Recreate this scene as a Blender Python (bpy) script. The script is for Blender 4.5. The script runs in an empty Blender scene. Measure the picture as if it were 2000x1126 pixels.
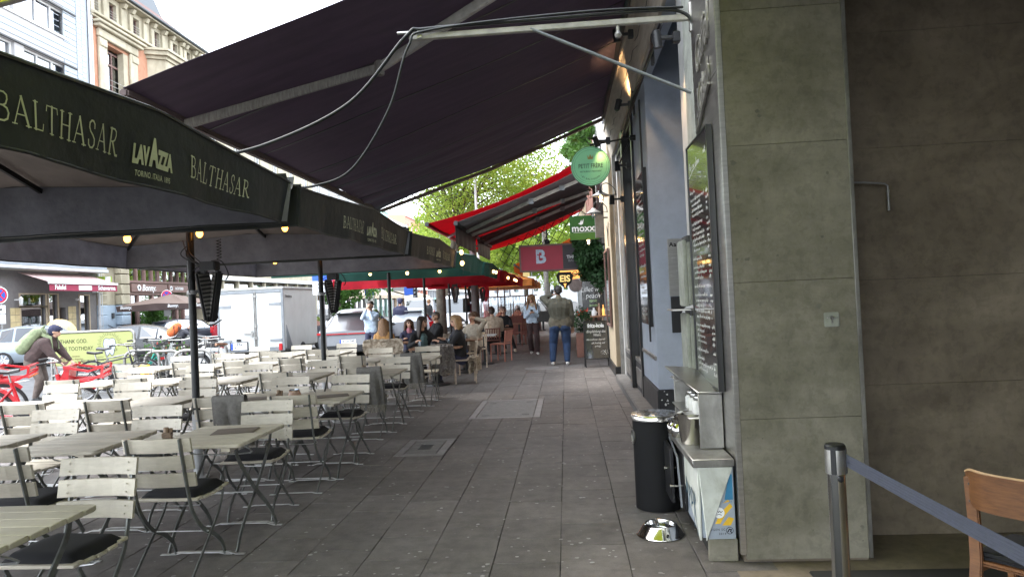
import bpy, bmesh, math, random
import numpy as np
from mathutils import Vector, Matrix, noise
random.seed(7)
SC = bpy.context.scene
COL = SC.collection
PI = math.pi
# ---------------------------------------------------------------- camera
def look(yaw, pitch, roll):
    y, p, r = (math.radians(a) for a in (yaw, pitch, roll))
    f = Vector((-math.sin(y)*math.cos(p), math.cos(y)*math.cos(p), math.sin(p)))
    rt = Vector((math.cos(y), math.sin(y), 0)); up = rt.cross(f)
    R = rt*math.cos(r) - up*math.sin(r); U = rt*math.sin(r) + up*math.cos(r)
    return Matrix((R, U, -f)).transposed()
cam = bpy.data.cameras.new('camera'); camo = bpy.data.objects.new('camera', cam); COL.objects.link(camo)
camo.matrix_world = Matrix.Translation((0, 0, 1.6)) @ look(4.28, 0.875, 2.6).to_4x4()
cam.sensor_width = 36; cam.lens = 25.0; cam.clip_end = 2000; cam.clip_start = 0.05
SC.camera = camo
# ---------------------------------------------------------------- sky, sun, exposure
W = bpy.data.worlds.new('World'); SC.world = W; W.use_nodes = True
nt = W.node_tree; nt.nodes.clear()
wo = nt.nodes.new('ShaderNodeOutputWorld'); bg = nt.nodes.new('ShaderNodeBackground')
sky = nt.nodes.new('ShaderNodeTexSky'); sky.sky_type = 'NISHITA'; sky.sun_disc = False
SUN_EL, SUN_ROT = 52, -70
sky.sun_elevation = math.radians(SUN_EL); sky.sun_rotation = math.radians(SUN_ROT)
sky.air_density = 1.0; sky.dust_density = 2.0; sky.ozone_density = 1.0
tc = nt.nodes.new('ShaderNodeTexCoord'); nz = nt.nodes.new('ShaderNodeTexNoise')
nz.inputs['Scale'].default_value = 3.2; nz.inputs['Detail'].default_value = 7; nz.inputs['Roughness'].default_value = .55
rmp = nt.nodes.new('ShaderNodeValToRGB')
rmp.color_ramp.elements[0].position = .34; rmp.color_ramp.elements[0].color = (.45, .45, .45, 1)
rmp.color_ramp.elements[1].position = .62; rmp.color_ramp.elements[1].color = (1, 1, 1, 1)
mx = nt.nodes.new('ShaderNodeMix'); mx.data_type = 'RGBA'
mx.inputs['B'].default_value = (11.2, 11.9, 12.8, 1)
nt.links.new(tc.outputs['Generated'], nz.inputs['Vector']); nt.links.new(nz.outputs['Fac'], rmp.inputs['Fac'])
nt.links.new(rmp.outputs['Color'], mx.inputs['Factor']); nt.links.new(sky.outputs['Color'], mx.inputs['A'])
nt.links.new(mx.outputs['Result'], bg.inputs['Color']); bg.inputs['Strength'].default_value = .115
nt.links.new(bg.outputs['Background'], wo.inputs['Surface'])
sl = bpy.data.lights.new('sun', 'SUN'); sl.energy = .6; sl.angle = math.radians(14); sl.color = (1, .96, .9)
so = bpy.data.objects.new('sun', sl); COL.objects.link(so)
_e, _r = math.radians(SUN_EL), math.radians(SUN_ROT)
so.rotation_euler = Vector((math.sin(_r)*math.cos(_e), math.cos(_r)*math.cos(_e), math.sin(_e))).to_track_quat('Z', 'Y').to_euler()
so.location = (-20, 10, 40)
SC.view_settings.view_transform = 'Standard'; SC.view_settings.look = 'None'
SC.view_settings.exposure = 2.4; SC.view_settings.gamma = 1; SC.view_settings.use_curve_mapping = False
SC.cycles.max_bounces = 8; SC.cycles.diffuse_bounces = 4; SC.cycles.use_denoising = True
SC.cycles.sample_clamp_indirect = 6
# ---------------------------------------------------------------- materials
MATS = {}
def mat(name, col, rough=.6, metal=0., var=.18, scale=6., bump=0., bscale=60., spec=.5, rnd=0., coat=0., trans=0., emit=None, estr=0., col2=None, stretch=None, glass=0., alpha=1., lo=.35, hi=.65, world=False):
    m = bpy.data.materials.new(name); m.use_nodes = True; MATS[name] = m
    n = m.node_tree; L = n.links.new; b = n.nodes['Principled BSDF']
    b.inputs['Roughness'].default_value = rough; b.inputs['Metallic'].default_value = metal
    b.inputs['Specular IOR Level'].default_value = spec; b.inputs['Coat Weight'].default_value = coat
    if glass: b.inputs['Transmission Weight'].default_value = glass
    if alpha < 1: b.inputs['Alpha'].default_value = alpha
    c = (*col, 1); c2 = (*col2, 1) if col2 else tuple(min(1, x*(1-var)) for x in col) + (1,)
    c1 = c if col2 else tuple(min(1, x*(1+var*.6)) for x in col) + (1,)
    if world: src = n.nodes.new('ShaderNodeNewGeometry').outputs['Position']
    else: src = n.nodes.new('ShaderNodeTexCoord').outputs['Object']
    if stretch:
        mp = n.nodes.new('ShaderNodeMapping'); mp.inputs['Scale'].default_value = stretch; L(src, mp.inputs['Vector']); src = mp.outputs['Vector']
    last = None
    if var or col2:
        t = n.nodes.new('ShaderNodeTexNoise'); t.inputs['Scale'].default_value = scale; t.inputs['Detail'].default_value = 6; t.inputs['Roughness'].default_value = .62
        L(src, t.inputs['Vector'])
        r = n.nodes.new('ShaderNodeValToRGB'); r.color_ramp.elements[0].position = lo; r.color_ramp.elements[1].position = hi
        r.color_ramp.elements[0].color = c2; r.color_ramp.elements[1].color = c1
        L(t.outputs['Fac'], r.inputs['Fac']); last = r.outputs['Color']
        rr = n.nodes.new('ShaderNodeMapRange'); rr.inputs['To Min'].default_value = max(.02, rough-.08); rr.inputs['To Max'].default_value = min(1, rough+.1)
        L(t.outputs['Fac'], rr.inputs['Value']); L(rr.outputs['Result'], b.inputs['Roughness'])
    if rnd:
        oi = n.nodes.new('ShaderNodeObjectInfo'); mr = n.nodes.new('ShaderNodeMapRange')
        mr.inputs['To Min'].default_value = 1-rnd; mr.inputs['To Max'].default_value = 1+rnd; L(oi.outputs['Random'], mr.inputs['Value'])
        mm = n.nodes.new('ShaderNodeVectorMath'); mm.operation = 'SCALE'
        if last: L(last, mm.inputs[0])
        else: mm.inputs[0].default_value = col
        L(mr.outputs['Result'], mm.inputs['Scale']); last = mm.outputs['Vector']
    if last: L(last, b.inputs['Base Color'])
    else: b.inputs['Base Color'].default_value = c
    if bump:
        t2 = n.nodes.new('ShaderNodeTexNoise'); t2.inputs['Scale'].default_value = bscale; t2.inputs['Detail'].default_value = 4; L(src, t2.inputs['Vector'])
        bp = n.nodes.new('ShaderNodeBump'); bp.inputs['Strength'].default_value = min(1, bump); bp.inputs['Distance'].default_value = .01 if bump <= 1 else .01*bump
        L(t2.outputs['Fac'], bp.inputs['Height']); L(bp.outputs['Normal'], b.inputs['Normal'])
    if emit:
        b.inputs['Emission Color'].default_value = (*emit, 1); b.inputs['Emission Strength'].default_value = estr
    if trans:
        tr = n.nodes.new('ShaderNodeBsdfTranslucent'); ms = n.nodes.new('ShaderNodeMixShader'); ms.inputs['Fac'].default_value = trans
        if last: L(last, tr.inputs['Color'])
        else: tr.inputs['Color'].default_value = c
        L(b.outputs['BSDF'], ms.inputs[1]); L(tr.outputs['BSDF'], ms.inputs[2]); L(ms.outputs['Shader'], n.nodes['Material Output'].inputs['Surface'])
    return m
def glassmat(name, tint, refl=.12, rough=.02, mx_=.95):
    # window glass: transparent tinted sheet with a mirror-like coat
    m = bpy.data.materials.new(name); m.use_nodes = True; MATS[name] = m; n = m.node_tree; L = n.links.new; n.nodes.clear()
    o = n.nodes.new('ShaderNodeOutputMaterial'); t = n.nodes.new('ShaderNodeBsdfTransparent'); t.inputs['Color'].default_value = (*tint, 1)
    g = n.nodes.new('ShaderNodeBsdfGlossy'); g.inputs['Roughness'].default_value = rough; g.inputs['Color'].default_value = (.95, .97, 1, 1)
    lw = n.nodes.new('ShaderNodeLayerWeight'); lw.inputs['Blend'].default_value = .35
    mr = n.nodes.new('ShaderNodeMapRange'); mr.inputs['To Min'].default_value = refl; mr.inputs['To Max'].default_value = mx_; L(lw.outputs['Fresnel'], mr.inputs['Value'])
    ms = n.nodes.new('ShaderNodeMixShader'); L(mr.outputs['Result'], ms.inputs['Fac']); L(t.outputs['BSDF'], ms.inputs[1]); L(g.outputs['BSDF'], ms.inputs[2]); L(ms.outputs['Shader'], o.inputs['Surface'])
    return m
def mottle(name, layers):
    # extra layers of stains over a material: (scale, stretch, dark, lo, hi)
    n = MATS[name].node_tree; L = n.links.new; b = n.nodes['Principled BSDF']
    for (sc, st, dk, lo, hi) in layers:
        src = b.inputs['Base Color'].links[0].from_socket; g = n.nodes.new('ShaderNodeNewGeometry'); mp = n.nodes.new('ShaderNodeMapping'); mp.inputs['Scale'].default_value = st; L(g.outputs['Position'], mp.inputs['Vector'])
        t = n.nodes.new('ShaderNodeTexNoise'); t.inputs['Scale'].default_value = sc; t.inputs['Detail'].default_value = 8; t.inputs['Roughness'].default_value = .68; t.inputs['Distortion'].default_value = .4; L(mp.outputs['Vector'], t.inputs['Vector'])
        r = n.nodes.new('ShaderNodeValToRGB'); r.color_ramp.elements[0].position = lo; r.color_ramp.elements[1].position = hi; r.color_ramp.elements[0].color = (*dk, 1); r.color_ramp.elements[1].color = (1, 1, 1, 1); L(t.outputs['Fac'], r.inputs['Fac'])
        m = n.nodes.new('ShaderNodeMix'); m.data_type = 'RGBA'; m.blend_type = 'MULTIPLY'; m.inputs['Factor'].default_value = 1; L(src, m.inputs['A']); L(r.outputs['Color'], m.inputs['B']); L(m.outputs['Result'], b.inputs['Base Color'])
def emat(name, col, s): return mat(name, col, var=0, emit=col, estr=s)
# ---------------------------------------------------------------- mesh builder
class MB:
    def __init__(s): s.v = []; s.f = []; s.m = []; s.mi = 0
    def add(s, vs, fs, mi=None):
        o = len(s.v); s.v += [tuple(v) for v in vs]; k = s.mi if mi is None else mi
        for f in fs: s.f.append(tuple(i+o for i in f)); s.m.append(k)
        return s
    def bx(s, x0, x1, y0, y1, z0, z1, M=None, mi=None):
        v = [Vector((x, y, z)) for z in (z0, z1) for y in (y0, y1) for x in (x0, x1)]
        if M: v = [M @ p for p in v]
        return s.add(v, [(0, 2, 3, 1), (4, 5, 7, 6), (0, 1, 5, 4), (2, 6, 7, 3), (0, 4, 6, 2), (1, 3, 7, 5)], mi)
    def box(s, c, d, M=None, mi=None):
        T = Matrix.Translation(c); T = T @ M.to_4x4() if M else T
        return s.bx(-d[0]/2, d[0]/2, -d[1]/2, d[1]/2, -d[2]/2, d[2]/2, T, mi)
    def tube(s, pts, r, n=8, closed=False, caps=True, mi=None, w=None, t=None, up=None):
        pts = [Vector(p) for p in pts]; N = len(pts); rs = r if isinstance(r, (list, tuple)) else [r]*N
        tans = []
        for i in range(N):
            a = pts[(i-1) % N] if (i or closed) else pts[i]; b = pts[(i+1) % N] if (i < N-1 or closed) else pts[i]
            d = (b-a); tans.append(d.normalized() if d.length > 1e-9 else Vector((0, 0, 1)))
        ref = Vector(up) if up else (Vector((0, 0, 1)) if abs(tans[0].z) < .9 else Vector((1, 0, 0)))
        nn = (ref - tans[0]*ref.dot(tans[0])).normalized(); vs = []
        for i in range(N):
            if up: nn = (Vector(up) - tans[i]*Vector(up).dot(tans[i])).normalized()
            else: nn = (nn - tans[i]*nn.dot(tans[i])).normalized()
            bb = tans[i].cross(nn)
            if w is not None:
                for (p, q) in ((1, 1), (-1, 1), (-1, -1), (1, -1)): vs.append(pts[i] + bb*(p*w/2) + nn*(q*t/2))
            else:
                for k in range(n):
                    a = 2*PI*k/n; vs.append(pts[i] + (nn*math.cos(a) + bb*math.sin(a))*rs[i])
        if w is not None: n = 4
        fs = []
        for i in range(N if closed else N-1):
            j = (i+1) % N
            for k in range(n):
                l = (k+1) % n; fs.append((i*n+k, i*n+l, j*n+l, j*n+k))
        if caps and not closed: fs += [tuple(range(n-1, -1, -1)), tuple(range((N-1)*n, N*n))]
        return s.add(vs, fs, mi)
    def bar(s, pts, w, t, up, mi=None): return s.tube(pts, 0, caps=True, w=w, t=t, up=up, mi=mi)
    def lathe(s, prof, n=24, c=(0, 0, 0), M=None, mi=None, cap=True):
        vs = []; fs = []; P = len(prof)
        for (r, z) in prof:
            for k in range(n):
                a = 2*PI*k/n; p = Vector((r*math.cos(a), r*math.sin(a), z)); p = M @ p if M else p; vs.append(p + Vector(c))
        for i in range(P-1):
            for k in range(n):
                l = (k+1) % n; fs.append((i*n+k, i*n+l, (i+1)*n+l, (i+1)*n+k))
        if cap: fs += [tuple(range(n-1, -1, -1)), tuple(range((P-1)*n, P*n))]
        return s.add(vs, fs, mi)
    def cyl(s, p0, p1, r, r1=None, n=12, mi=None): return s.tube([p0, p1], [r, r if r1 is None else r1], n, mi=mi)
    def sph(s, c, r, n=12, m=8, mi=None, M=None):
        r = r if isinstance(r, (list, tuple)) else (r, r, r); vs = [(0, 0, -1)]; fs = []
        for i in range(1, m):
            t = PI*i/m
            for k in range(n): a = 2*PI*k/n; vs.append((math.sin(t)*math.cos(a), math.sin(t)*math.sin(a), -math.cos(t)))
        vs.append((0, 0, 1)); L = len(vs)-1
        for k in range(n):
            l = (k+1) % n; fs.append((0, 1+l, 1+k)); fs.append((L, 1+(m-2)*n+k, 1+(m-2)*n+l))
            for i in range(m-2): fs.append((1+i*n+k, 1+i*n+l, 1+(i+1)*n+l, 1+(i+1)*n+k))
        out = []
        for v in vs:
            p = Vector((v[0]*r[0], v[1]*r[1], v[2]*r[2])); p = M @ p if M else p; out.append(p + Vector(c))
        return s.add(out, fs, mi)
    def prism(s, poly, d0, d1, ax='x', mi=None, M=None):
        # poly: 2D outline in the two other axes, extruded along ax
        def P(a, b, d):
            p = {'x': (d, a, b), 'y': (a, d, b), 'z': (a, b, d)}[ax]; return M @ Vector(p) if M else p
        n = len(poly); vs = [P(a, b, d0) for a, b in poly] + [P(a, b, d1) for a, b in poly]
        fs = [tuple(range(n-1, -1, -1)), tuple(range(n, 2*n))] + [(i, (i+1) % n, n+(i+1) % n, n+i) for i in range(n)]
        return s.add(vs, fs, mi)
    def grid(s, fn, nu, nv, mi=None):
        vs = [fn(i/nu, j/nv) for j in range(nv+1) for i in range(nu+1)]
        fs = [(j*(nu+1)+i, j*(nu+1)+i+1, (j+1)*(nu+1)+i+1, (j+1)*(nu+1)+i) for j in range(nv) for i in range(nu)]
        return s.add(vs, fs, mi)
    def sheet(s, fn, nu, nv, th, mi=None):
        # a grid with real thickness: fn gives a point, th an offset vector
        t = Vector(th); o = [Vector(fn(i/nu, j/nv)) for j in range(nv+1) for i in range(nu+1)]; K = len(o)
        vs = o + [p+t for p in o]; w = nu+1
        fs = [(j*w+i, j*w+i+1, (j+1)*w+i+1, (j+1)*w+i) for j in range(nv) for i in range(nu)]
        fs += [tuple(K+k for k in reversed(f)) for f in fs[:]]
        bd = [i for i in range(nu)] + [j*w+nu for j in range(nv)] + [nv*w+i for i in range(nu, 0, -1)] + [j*w for j in range(nv, 0, -1)]
        for a, b in zip(bd, bd[1:]+bd[:1]): fs.append((b, a, K+a, K+b))
        return s.add(vs, fs, mi)
    def mesh(s, name, mats, smooth=None, bevel=0, seg=2):
        me = bpy.data.meshes.new(name); me.from_pydata(s.v, [], s.f)
        mats = mats if isinstance(mats, (list, tuple)) else [mats]
        for m in mats: me.materials.append(MATS[m] if isinstance(m, str) else m)
        if len(mats) > 1: me.polygons.foreach_set('material_index', s.m)
        bm = bmesh.new(); bm.from_mesh(me); bmesh.ops.recalc_face_normals(bm, faces=bm.faces)
        if bevel:
            es = [e for e in bm.edges if len(e.link_faces) == 2 and e.calc_face_angle(0) > .5]
            bmesh.ops.bevel(bm, geom=es, offset=bevel, segments=seg, affect='EDGES', clamp_overlap=True)
        bm.to_mesh(me); bm.free()
        if smooth or bevel:
            me.polygons.foreach_set('use_smooth', [True]*len(me.polygons)); me.set_sharp_from_angle(angle=math.radians(smooth if smooth else 40))
        me.update(); return me
    def build(s, name, mats, parent=None, smooth=None, bevel=0, seg=2, loc=None, rz=0, rot=None):
        return put(name, s.mesh(name, mats, smooth, bevel, seg), parent, loc, rz, rot)
KIDS = {}
def put(name, me, parent=None, loc=None, rz=0, rot=None):
    o = bpy.data.objects.new(name, me); COL.objects.link(o)
    if parent: o.parent = parent; KIDS.setdefault(parent, []).append(o)
    if loc is not None: o.location = loc
    if rot: o.rotation_euler = rot
    elif rz: o.rotation_euler = (0, 0, rz)
    return o
def tag(o, label=None, cat=None, group=None, kind=None):
    if label: o['label'] = label
    if cat: o['category'] = cat
    if group: o['group'] = group
    if kind: o['kind'] = kind
    return o
def thing(name, label, cat, loc=(0, 0, 0), rz=0, group=None):
    o = put(name, None, None, loc, rz); return tag(o, label, cat, group)
def struct(o): o['kind'] = 'structure'; return o
def clone(r, loc=None, rz=None, label=None, parent=None, group=None):
    c = r.copy(); COL.objects.link(c)
    if parent: c.parent = parent; KIDS.setdefault(parent, []).append(c)
    if loc is not None: c.location = loc
    if rz is not None: c.rotation_euler = (0, 0, rz)
    if label: c['label'] = label
    if group: c['group'] = group
    for k in KIDS.get(r, ()): clone(k, parent=c)
    return c
def frame(o, x, y):
    x = Vector(x).normalized(); y = Vector(y).normalized(); z = x.cross(y)
    M = Matrix((x, y, z)).transposed().to_4x4(); M.translation = o; return M
SOUTH = ((1, 0, 0), (0, 0, 1))      # reads from the camera side
EAST = ((0, 1, 0), (0, 0, 1))       # reads from the walkway, on things left of it
WEST = ((0, -1, 0), (0, 0, 1))      # reads from the walkway, on the right-hand facade
def text(s, size, M, name, m, parent, sx=1., shear=0., bold=0., ex=.001, align='CENTER', sp=1., fn=None):
    cu = bpy.data.curves.new('t', 'FONT'); cu.body = s; cu.size = size; cu.align_x = align; cu.align_y = 'CENTER'; cu.shear = shear
    cu.offset = bold*size; cu.extrude = ex; cu.space_character = sp; cu.resolution_u = 3
    o = bpy.data.objects.new('t', cu); COL.objects.link(o)
    dg = bpy.context.evaluated_depsgraph_get(); me = bpy.data.meshes.new_from_object(o.evaluated_get(dg))
    bpy.data.objects.remove(o); bpy.data.curves.remove(cu); me.name = name
    S = Matrix.Diagonal((sx, 1, 1, 1)); me.transform(M @ S)
    if fn:
        for v in me.vertices: v.co = fn(v.co)
    me.materials.clear(); me.materials.append(MATS[m])
    return put(name, me, parent)
def ribbons(lines, width, M, mb, lift=.0015):
    # flat strokes (handwriting, drawings): each line is a list of 2D points in plane M
    for L in lines:
        wd = width
        if isinstance(L, tuple): L, wd = L
        for (a, b) in zip(L, L[1:]):
            a = Vector((*a, 0)); b = Vector((*b, 0)); d = b-a
            if d.length < 1e-6: continue
            n = Vector((-d.y, d.x, 0)).normalized()*wd/2; e = d.normalized()*wd*.3
            q = [a-n-e, b-n+e, b+n+e, a+n-e]
            mb.add([M @ (p+Vector((0, 0, lift))) for p in q], [(0, 1, 2, 3)])
def arc(cx, cy, r, a0, a1, n=12, ry=None): return [(cx+r*math.cos(a0+(a1-a0)*i/n), cy+(ry or r)*math.sin(a0+(a1-a0)*i/n)) for i in range(n+1)]
def scrawl(x, y, w, h, rng):
    # one line of small illegible handwriting, as words of loops
    out = []; cx = x
    while cx < x+w:
        wl = rng.uniform(.5, 2.2)*h*1.6; p = []; k = max(3, int(wl/(h*.3)))
        for i in range(k+1):
            hi = h*(rng.choice((.45, .5, .55, 1., .5)) if i % 2 else rng.choice((0, 0, .05, -.25)))
            p.append((cx+wl*i/k, y+hi))
        if cx+wl > x+w: break
        out.append(p); cx += wl+h*.7
    return out
# ---------------------------------------------------------------- palette
mat('slab_stone', (.178, .161, .152), .7, var=.25, scale=9, bump=.35, bscale=220, rnd=.12, world=True)
mat('slab_joint', (.02, .019, .018), .95)
mat('cover_steel', (.16, .155, .15), .62, .15, var=.3, scale=12, bump=.5, bscale=90)
mat('cover_rim', (.21, .2, .195), .55, .2, var=.25)
mat('gum', (.33, .32, .31), .8, var=.5, scale=3, world=True)
mat('asphalt', (.12, .12, .122), .85, var=.25, scale=1.5, bump=.4, bscale=120, world=True)
mat('far_paving', (.22, .215, .21), .85, var=.2, scale=2, world=True)
mat('kerb_stone', (.26, .255, .25), .8, var=.25, world=True)
mat('road_paint', (.75, .75, .74), .7, var=.15)
mat('concrete', (.285, .262, .215), .7, var=.5, scale=2.6, bump=.12, bscale=14, col2=(.205, .19, .148), stretch=(.6, .6, 1.9), lo=.3, hi=.68)
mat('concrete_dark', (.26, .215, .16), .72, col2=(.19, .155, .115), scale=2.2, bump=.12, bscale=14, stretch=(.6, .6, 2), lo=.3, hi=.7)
mat('stain', (.17, .16, .13), .8, var=.3)
mat('steel', (.5, .49, .47), .32, 1, var=.15, scale=4, stretch=(1, 1, 12), bump=.03, bscale=200)
mat('steel_dull', (.36, .35, .33), .45, .85, var=.25, scale=5)
mat('chrome', (.66, .65, .63), .1, 1, var=.08)
mat('steel_polish', (.72, .7, .67), .17, 1, var=.1, scale=3)
mat('black_metal', (.02, .02, .022), .42, .3, var=.3)
mat('black_plastic', (.014, .014, .015), .45, var=.25, bump=.05)
mat('rubber', (.018, .018, .018), .75, var=.2)
mat('bin_black', (.008, .008, .009), .6, spec=.2, var=.2, bump=.06, bscale=300)
mat('chair_wood', (.64, .585, .48), .5, col2=(.56, .51, .415), scale=5, stretch=(1.5, 12, 12), bump=.06, bscale=60, rnd=.1)
mat('chair_edge', (.42, .4, .3), .5, var=.1)
mat('chair_iron', (.2, .21, .2), .45, .6, var=.3, scale=14)
mat('zinc', (.62, .63, .63), .42, .9, var=.2, scale=14)
mat('cushion', (.012, .012, .014), .9, var=.3, scale=20, bump=.3, bscale=400)
mat('menu_card', (.2, .165, .14), .5, var=.15, scale=8)
mat('holder_wood', (.3, .2, .12), .55, col2=(.12, .08, .05), scale=24)
mat('candle_glass', (.62, .42, .3), .25, var=.15, scale=14, bump=.4, bscale=70, trans=.4)
mat('blanket', (.2, .19, .172), .95, var=.2, scale=30, bump=.5, bscale=300)
mat('fringe', (.4, .37, .32), .95, var=.3, scale=60)
mat('fur', (.36, .33, .31), .95, col2=(.16, .14, .13), scale=26, bump=1, bscale=120)
mat('fur_tan', (.6, .52, .41), .95, col2=(.32, .25, .18), scale=26, bump=1, bscale=120)
mat('parasol_cloth', (.2, .175, .16), .62, var=.18, scale=3, bump=.5, bscale=16, trans=.42)
mat('parasol_flap', (.036, .039, .037), .6, spec=.25, var=.2, scale=4, bump=.9, bscale=12, trans=.03)
mat('cloth_hem', (.03, .034, .03), .5, var=.2)
mat('cloth_lit_grey', (.32, .32, .355), .55, var=.2, scale=5, bump=.9, bscale=14, trans=.3)  # brightness of light on the far valances is put into this colour
mat('awning_cloth', (.1, .076, .098), .82, col2=(.08, .062, .08), scale=1.5, stretch=(1, 6, 1), bump=.12, bscale=500, trans=.42)
mat('lettering', (.6, .62, .42), .6, var=.15)
mat('awning_metal', (.42, .4, .37), .5, .2, var=.25, scale=9)
mat('awning_arm', (.24, .225, .2), .6, .1, col2=(.14, .125, .11), scale=12, stretch=(6, 1, 1))
mat('red_cloth', (.46, .014, .04), .75, var=.12, trans=.5, bump=.2, bscale=9)
mat('red_flap', (.6, .014, .035), .7, var=.12, trans=.55, bump=.3, bscale=9)
mat('green_cloth', (.012, .085, .066), .75, var=.12, trans=.2, bump=.3, bscale=9)
mat('awning_grey', (.2, .175, .185), .82, var=.12, scale=3, trans=.3)
mat('lime_cloth', (.52, .55, .13), .75, var=.1, trans=.6)
mat('orange_cloth', (.66, .27, .06), .75, var=.15, trans=.5)
mat('cream_cloth', (.66, .55, .42), .75, var=.15, trans=.35)
mat('brown_cloth', (.2, .145, .12), .75, var=.1, trans=.15)
mat('brown_flap', (.075, .05, .045), .7, var=.1)
mat('pole_dark', (.035, .037, .038), .42, .5, var=.25)
mat('pole_grey', (.3, .3, .3), .5, .5, var=.25)
mat('pole_light', (.5, .51, .52), .5, .2, var=.15)
mat('wood_chair', (.19, .08, .028), .4, col2=(.12, .048, .018), scale=7, stretch=(2, 2, 14), bump=.1, bscale=40)
mat('wood_edge', (.5, .32, .18), .5, var=.2)
mat('belt', (.075, .08, .115), .7, var=.12, scale=60)
mat('plaster_blue', (.36, .4, .47), .82, var=.08, bump=.1, bscale=60)
mat('plaster_white', (.5, .5, .49), .85, var=.1)
mat('plaster_cream', (.45, .37, .26), .85, var=.12)
mat('plaster_rough', (.3, .31, .275), .9, var=.25, bump=.8, bscale=20)
mat('cornice_stone', (.5, .45, .38), .8, col2=(.36, .31, .25), scale=5, stretch=(3, .5, 3), bump=.3, bscale=12)
mat('plinth_black', (.022, .022, .024), .4, var=.4)
mat('frame_black', (.014, .014, .015), .3, var=.2)
mat('white_paint', (.62, .62, .61), .5, var=.08)
mat('board_black', (.035, .036, .037), .07, var=.12, scale=3, spec=.9, coat=.6)
mat('chalk', (.72, .72, .7), .9, var=.3, scale=50)
mat('chalk_green', (.45, .66, .3), .9, var=.3)
mat('sign_mint', (.2, .5, .27), .45, var=.05, emit=(.2, .55, .3), estr=.06)
mat('sign_dark', (.03, .05, .04), .5, var=.1)
mat('gold', (.35, .26, .08), .45, .5, var=.1)
mat('moxxa_green', (.01, .075, .01), .45, col2=(.016, .1, .01), scale=1.5)
mat('moxxa_lime', (.06, .17, .015), .45, var=.1)
mat('banner_red', (.36, .04, .065), .65, var=.06)
mat('banner_dark', (.05, .043, .05), .65, var=.1)
mat('sign_orange', (.85, .36, .08), .5, var=.06, emit=(.9, .4, .1), estr=.25)
mat('sign_yellow', (.8, .62, .25), .5, var=.06, emit=(.9, .6, .15), estr=.12)
mat('white_sign', (.8, .81, .82), .5, var=.04)
mat('sign_blue', (.02, .1, .5), .5, var=.04)
mat('sign_red', (.6, .02, .04), .5, var=.04)
mat('tooth_poster', (.36, .38, .15), .6, var=.05, scale=2, spec=.2)
mat('ink_dark', (.012, .012, .011), .7, spec=.2, var=0)
mat('ink_brown', (.1, .04, .028), .6, var=.05)
mat('tooth_white', (.42, .46, .5), .6, var=.04)
mat('poster_grey', (.3, .34, .4), .6, var=.1)
mat('poster_blue', (.03, .19, .36), .6, var=.25)
mat('poster_yellow', (.75, .46, .03), .6, var=.2)
mat('graffiti', (.03, .09, .14), .6, var=.2)
mat('counter_white', (.6, .62, .58), .45, var=.12, scale=5)
emat('bulb', (1, .36, .05), 2.6); emat('bulb_soft', (1, .55, .18), 2.6); emat('lamp_glow', (1, .6, .22), 5)
emat('traffic_green', (.1, 1, .6), 3)
glassmat('shop_glass', (.3, .31, .31), .3); glassmat('pane_glass', (.3, .36, .42), .3); glassmat('car_glass', (.06, .075, .08), .1, mx_=.5)
glassmat('clear_glass', (.85, .88, .9), .06); glassmat('white_glass', (.55, .62, .7), .35)
mat('bark', (.1, .085, .065), .95, var=.4, bump=1.5, bscale=14)
mat('leaf_bright', (.4, .5, .08), .6, col2=(.17, .28, .04), scale=.7, trans=.5)
mat('leaf_mid', (.085, .2, .035), .6, var=.35, scale=1.2, trans=.4)
mat('leaf_dark', (.03, .085, .025), .6, var=.4, scale=2, trans=.3)
mat('flower_red', (.6, .06, .03), .6, var=.2)
mat('skin', (.56, .33, .23), .55, var=.08, scale=20)
mat('skin_dark', (.24, .125, .075), .55, var=.08, scale=20)
mat('lips', (.42, .13, .11), .5, var=0); mat('eye', (.03, .025, .02), .2, var=0)
for n_, c_ in dict(hair_dark=(.028, .016, .011), hair_blond=(.33, .2, .09), hair_brown=(.1, .05, .025), hair_light=(.26, .14, .065), hair_grey=(.12, .1, .09), hair_black=(.012, .01, .01)).items():
    mat(n_, c_, .5, var=.4, scale=30, stretch=(4, 4, .6), bump=.5, bscale=90)
for n_, c_ in dict(wear_olive=(.058, .056, .04), wear_olive_knit=(.12, .105, .075), wear_denim=(.025, .052, .12), wear_paleblue=(.5, .6, .72), wear_maroon=(.05, .027, .026), wear_black=(.012, .012, .014), wear_striped=(.1, .17, .17), wear_charcoal=(.045, .045, .055), wear_beige=(.52, .42, .32), wear_sand=(.4, .35, .28), wear_mustard=(.5, .27, .1), wear_pink=(.5, .2, .24), wear_navy=(.035, .037, .075), wear_brown=(.06, .036, .033), wear_taupe=(.13, .1, .085), wear_grey=(.2, .2, .21), wear_orange=(.72, .16, .05), wear_rust=(.3, .09, .05), wear_sage=(.23, .27, .15), wear_white=(.7, .7, .7)).items():
    mat(n_, c_, .85, var=.25, scale=14, bump=.9, bscale=22)
mat('shoe_white', (.7, .7, .69), .6, var=.1); mat('shoe_dark', (.02, .02, .02), .5, var=.1)
mat('leather', (.025, .022, .022), .35, var=.2, bump=.3)
for n_, c_ in dict(paint_silver=(.27, .31, .35), paint_dark=(.045, .055, .07), paint_grey=(.115, .12, .13), paint_black=(.012, .013, .015), paint_red=(.3, .02, .03), paint_palegrey=(.3, .33, .36), paint_white=(.7, .71, .72)).items():
    mat(n_, c_, .33, .25, var=.04, coat=.35)
mat('tail_lamp', (.45, .01, .015), .15, var=0, coat=.6); mat('plate', (.78, .79, .8), .5, var=0); mat('plate_blue', (.02, .08, .5), .5, var=0)
mat('rim_silver', (.5, .5, .52), .3, .9, var=.1)
mat('trailer_white', (.5, .51, .5), .5, var=.06, scale=2); mat('aluminium', (.22, .235, .25), .5, .5, var=.15)
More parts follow.
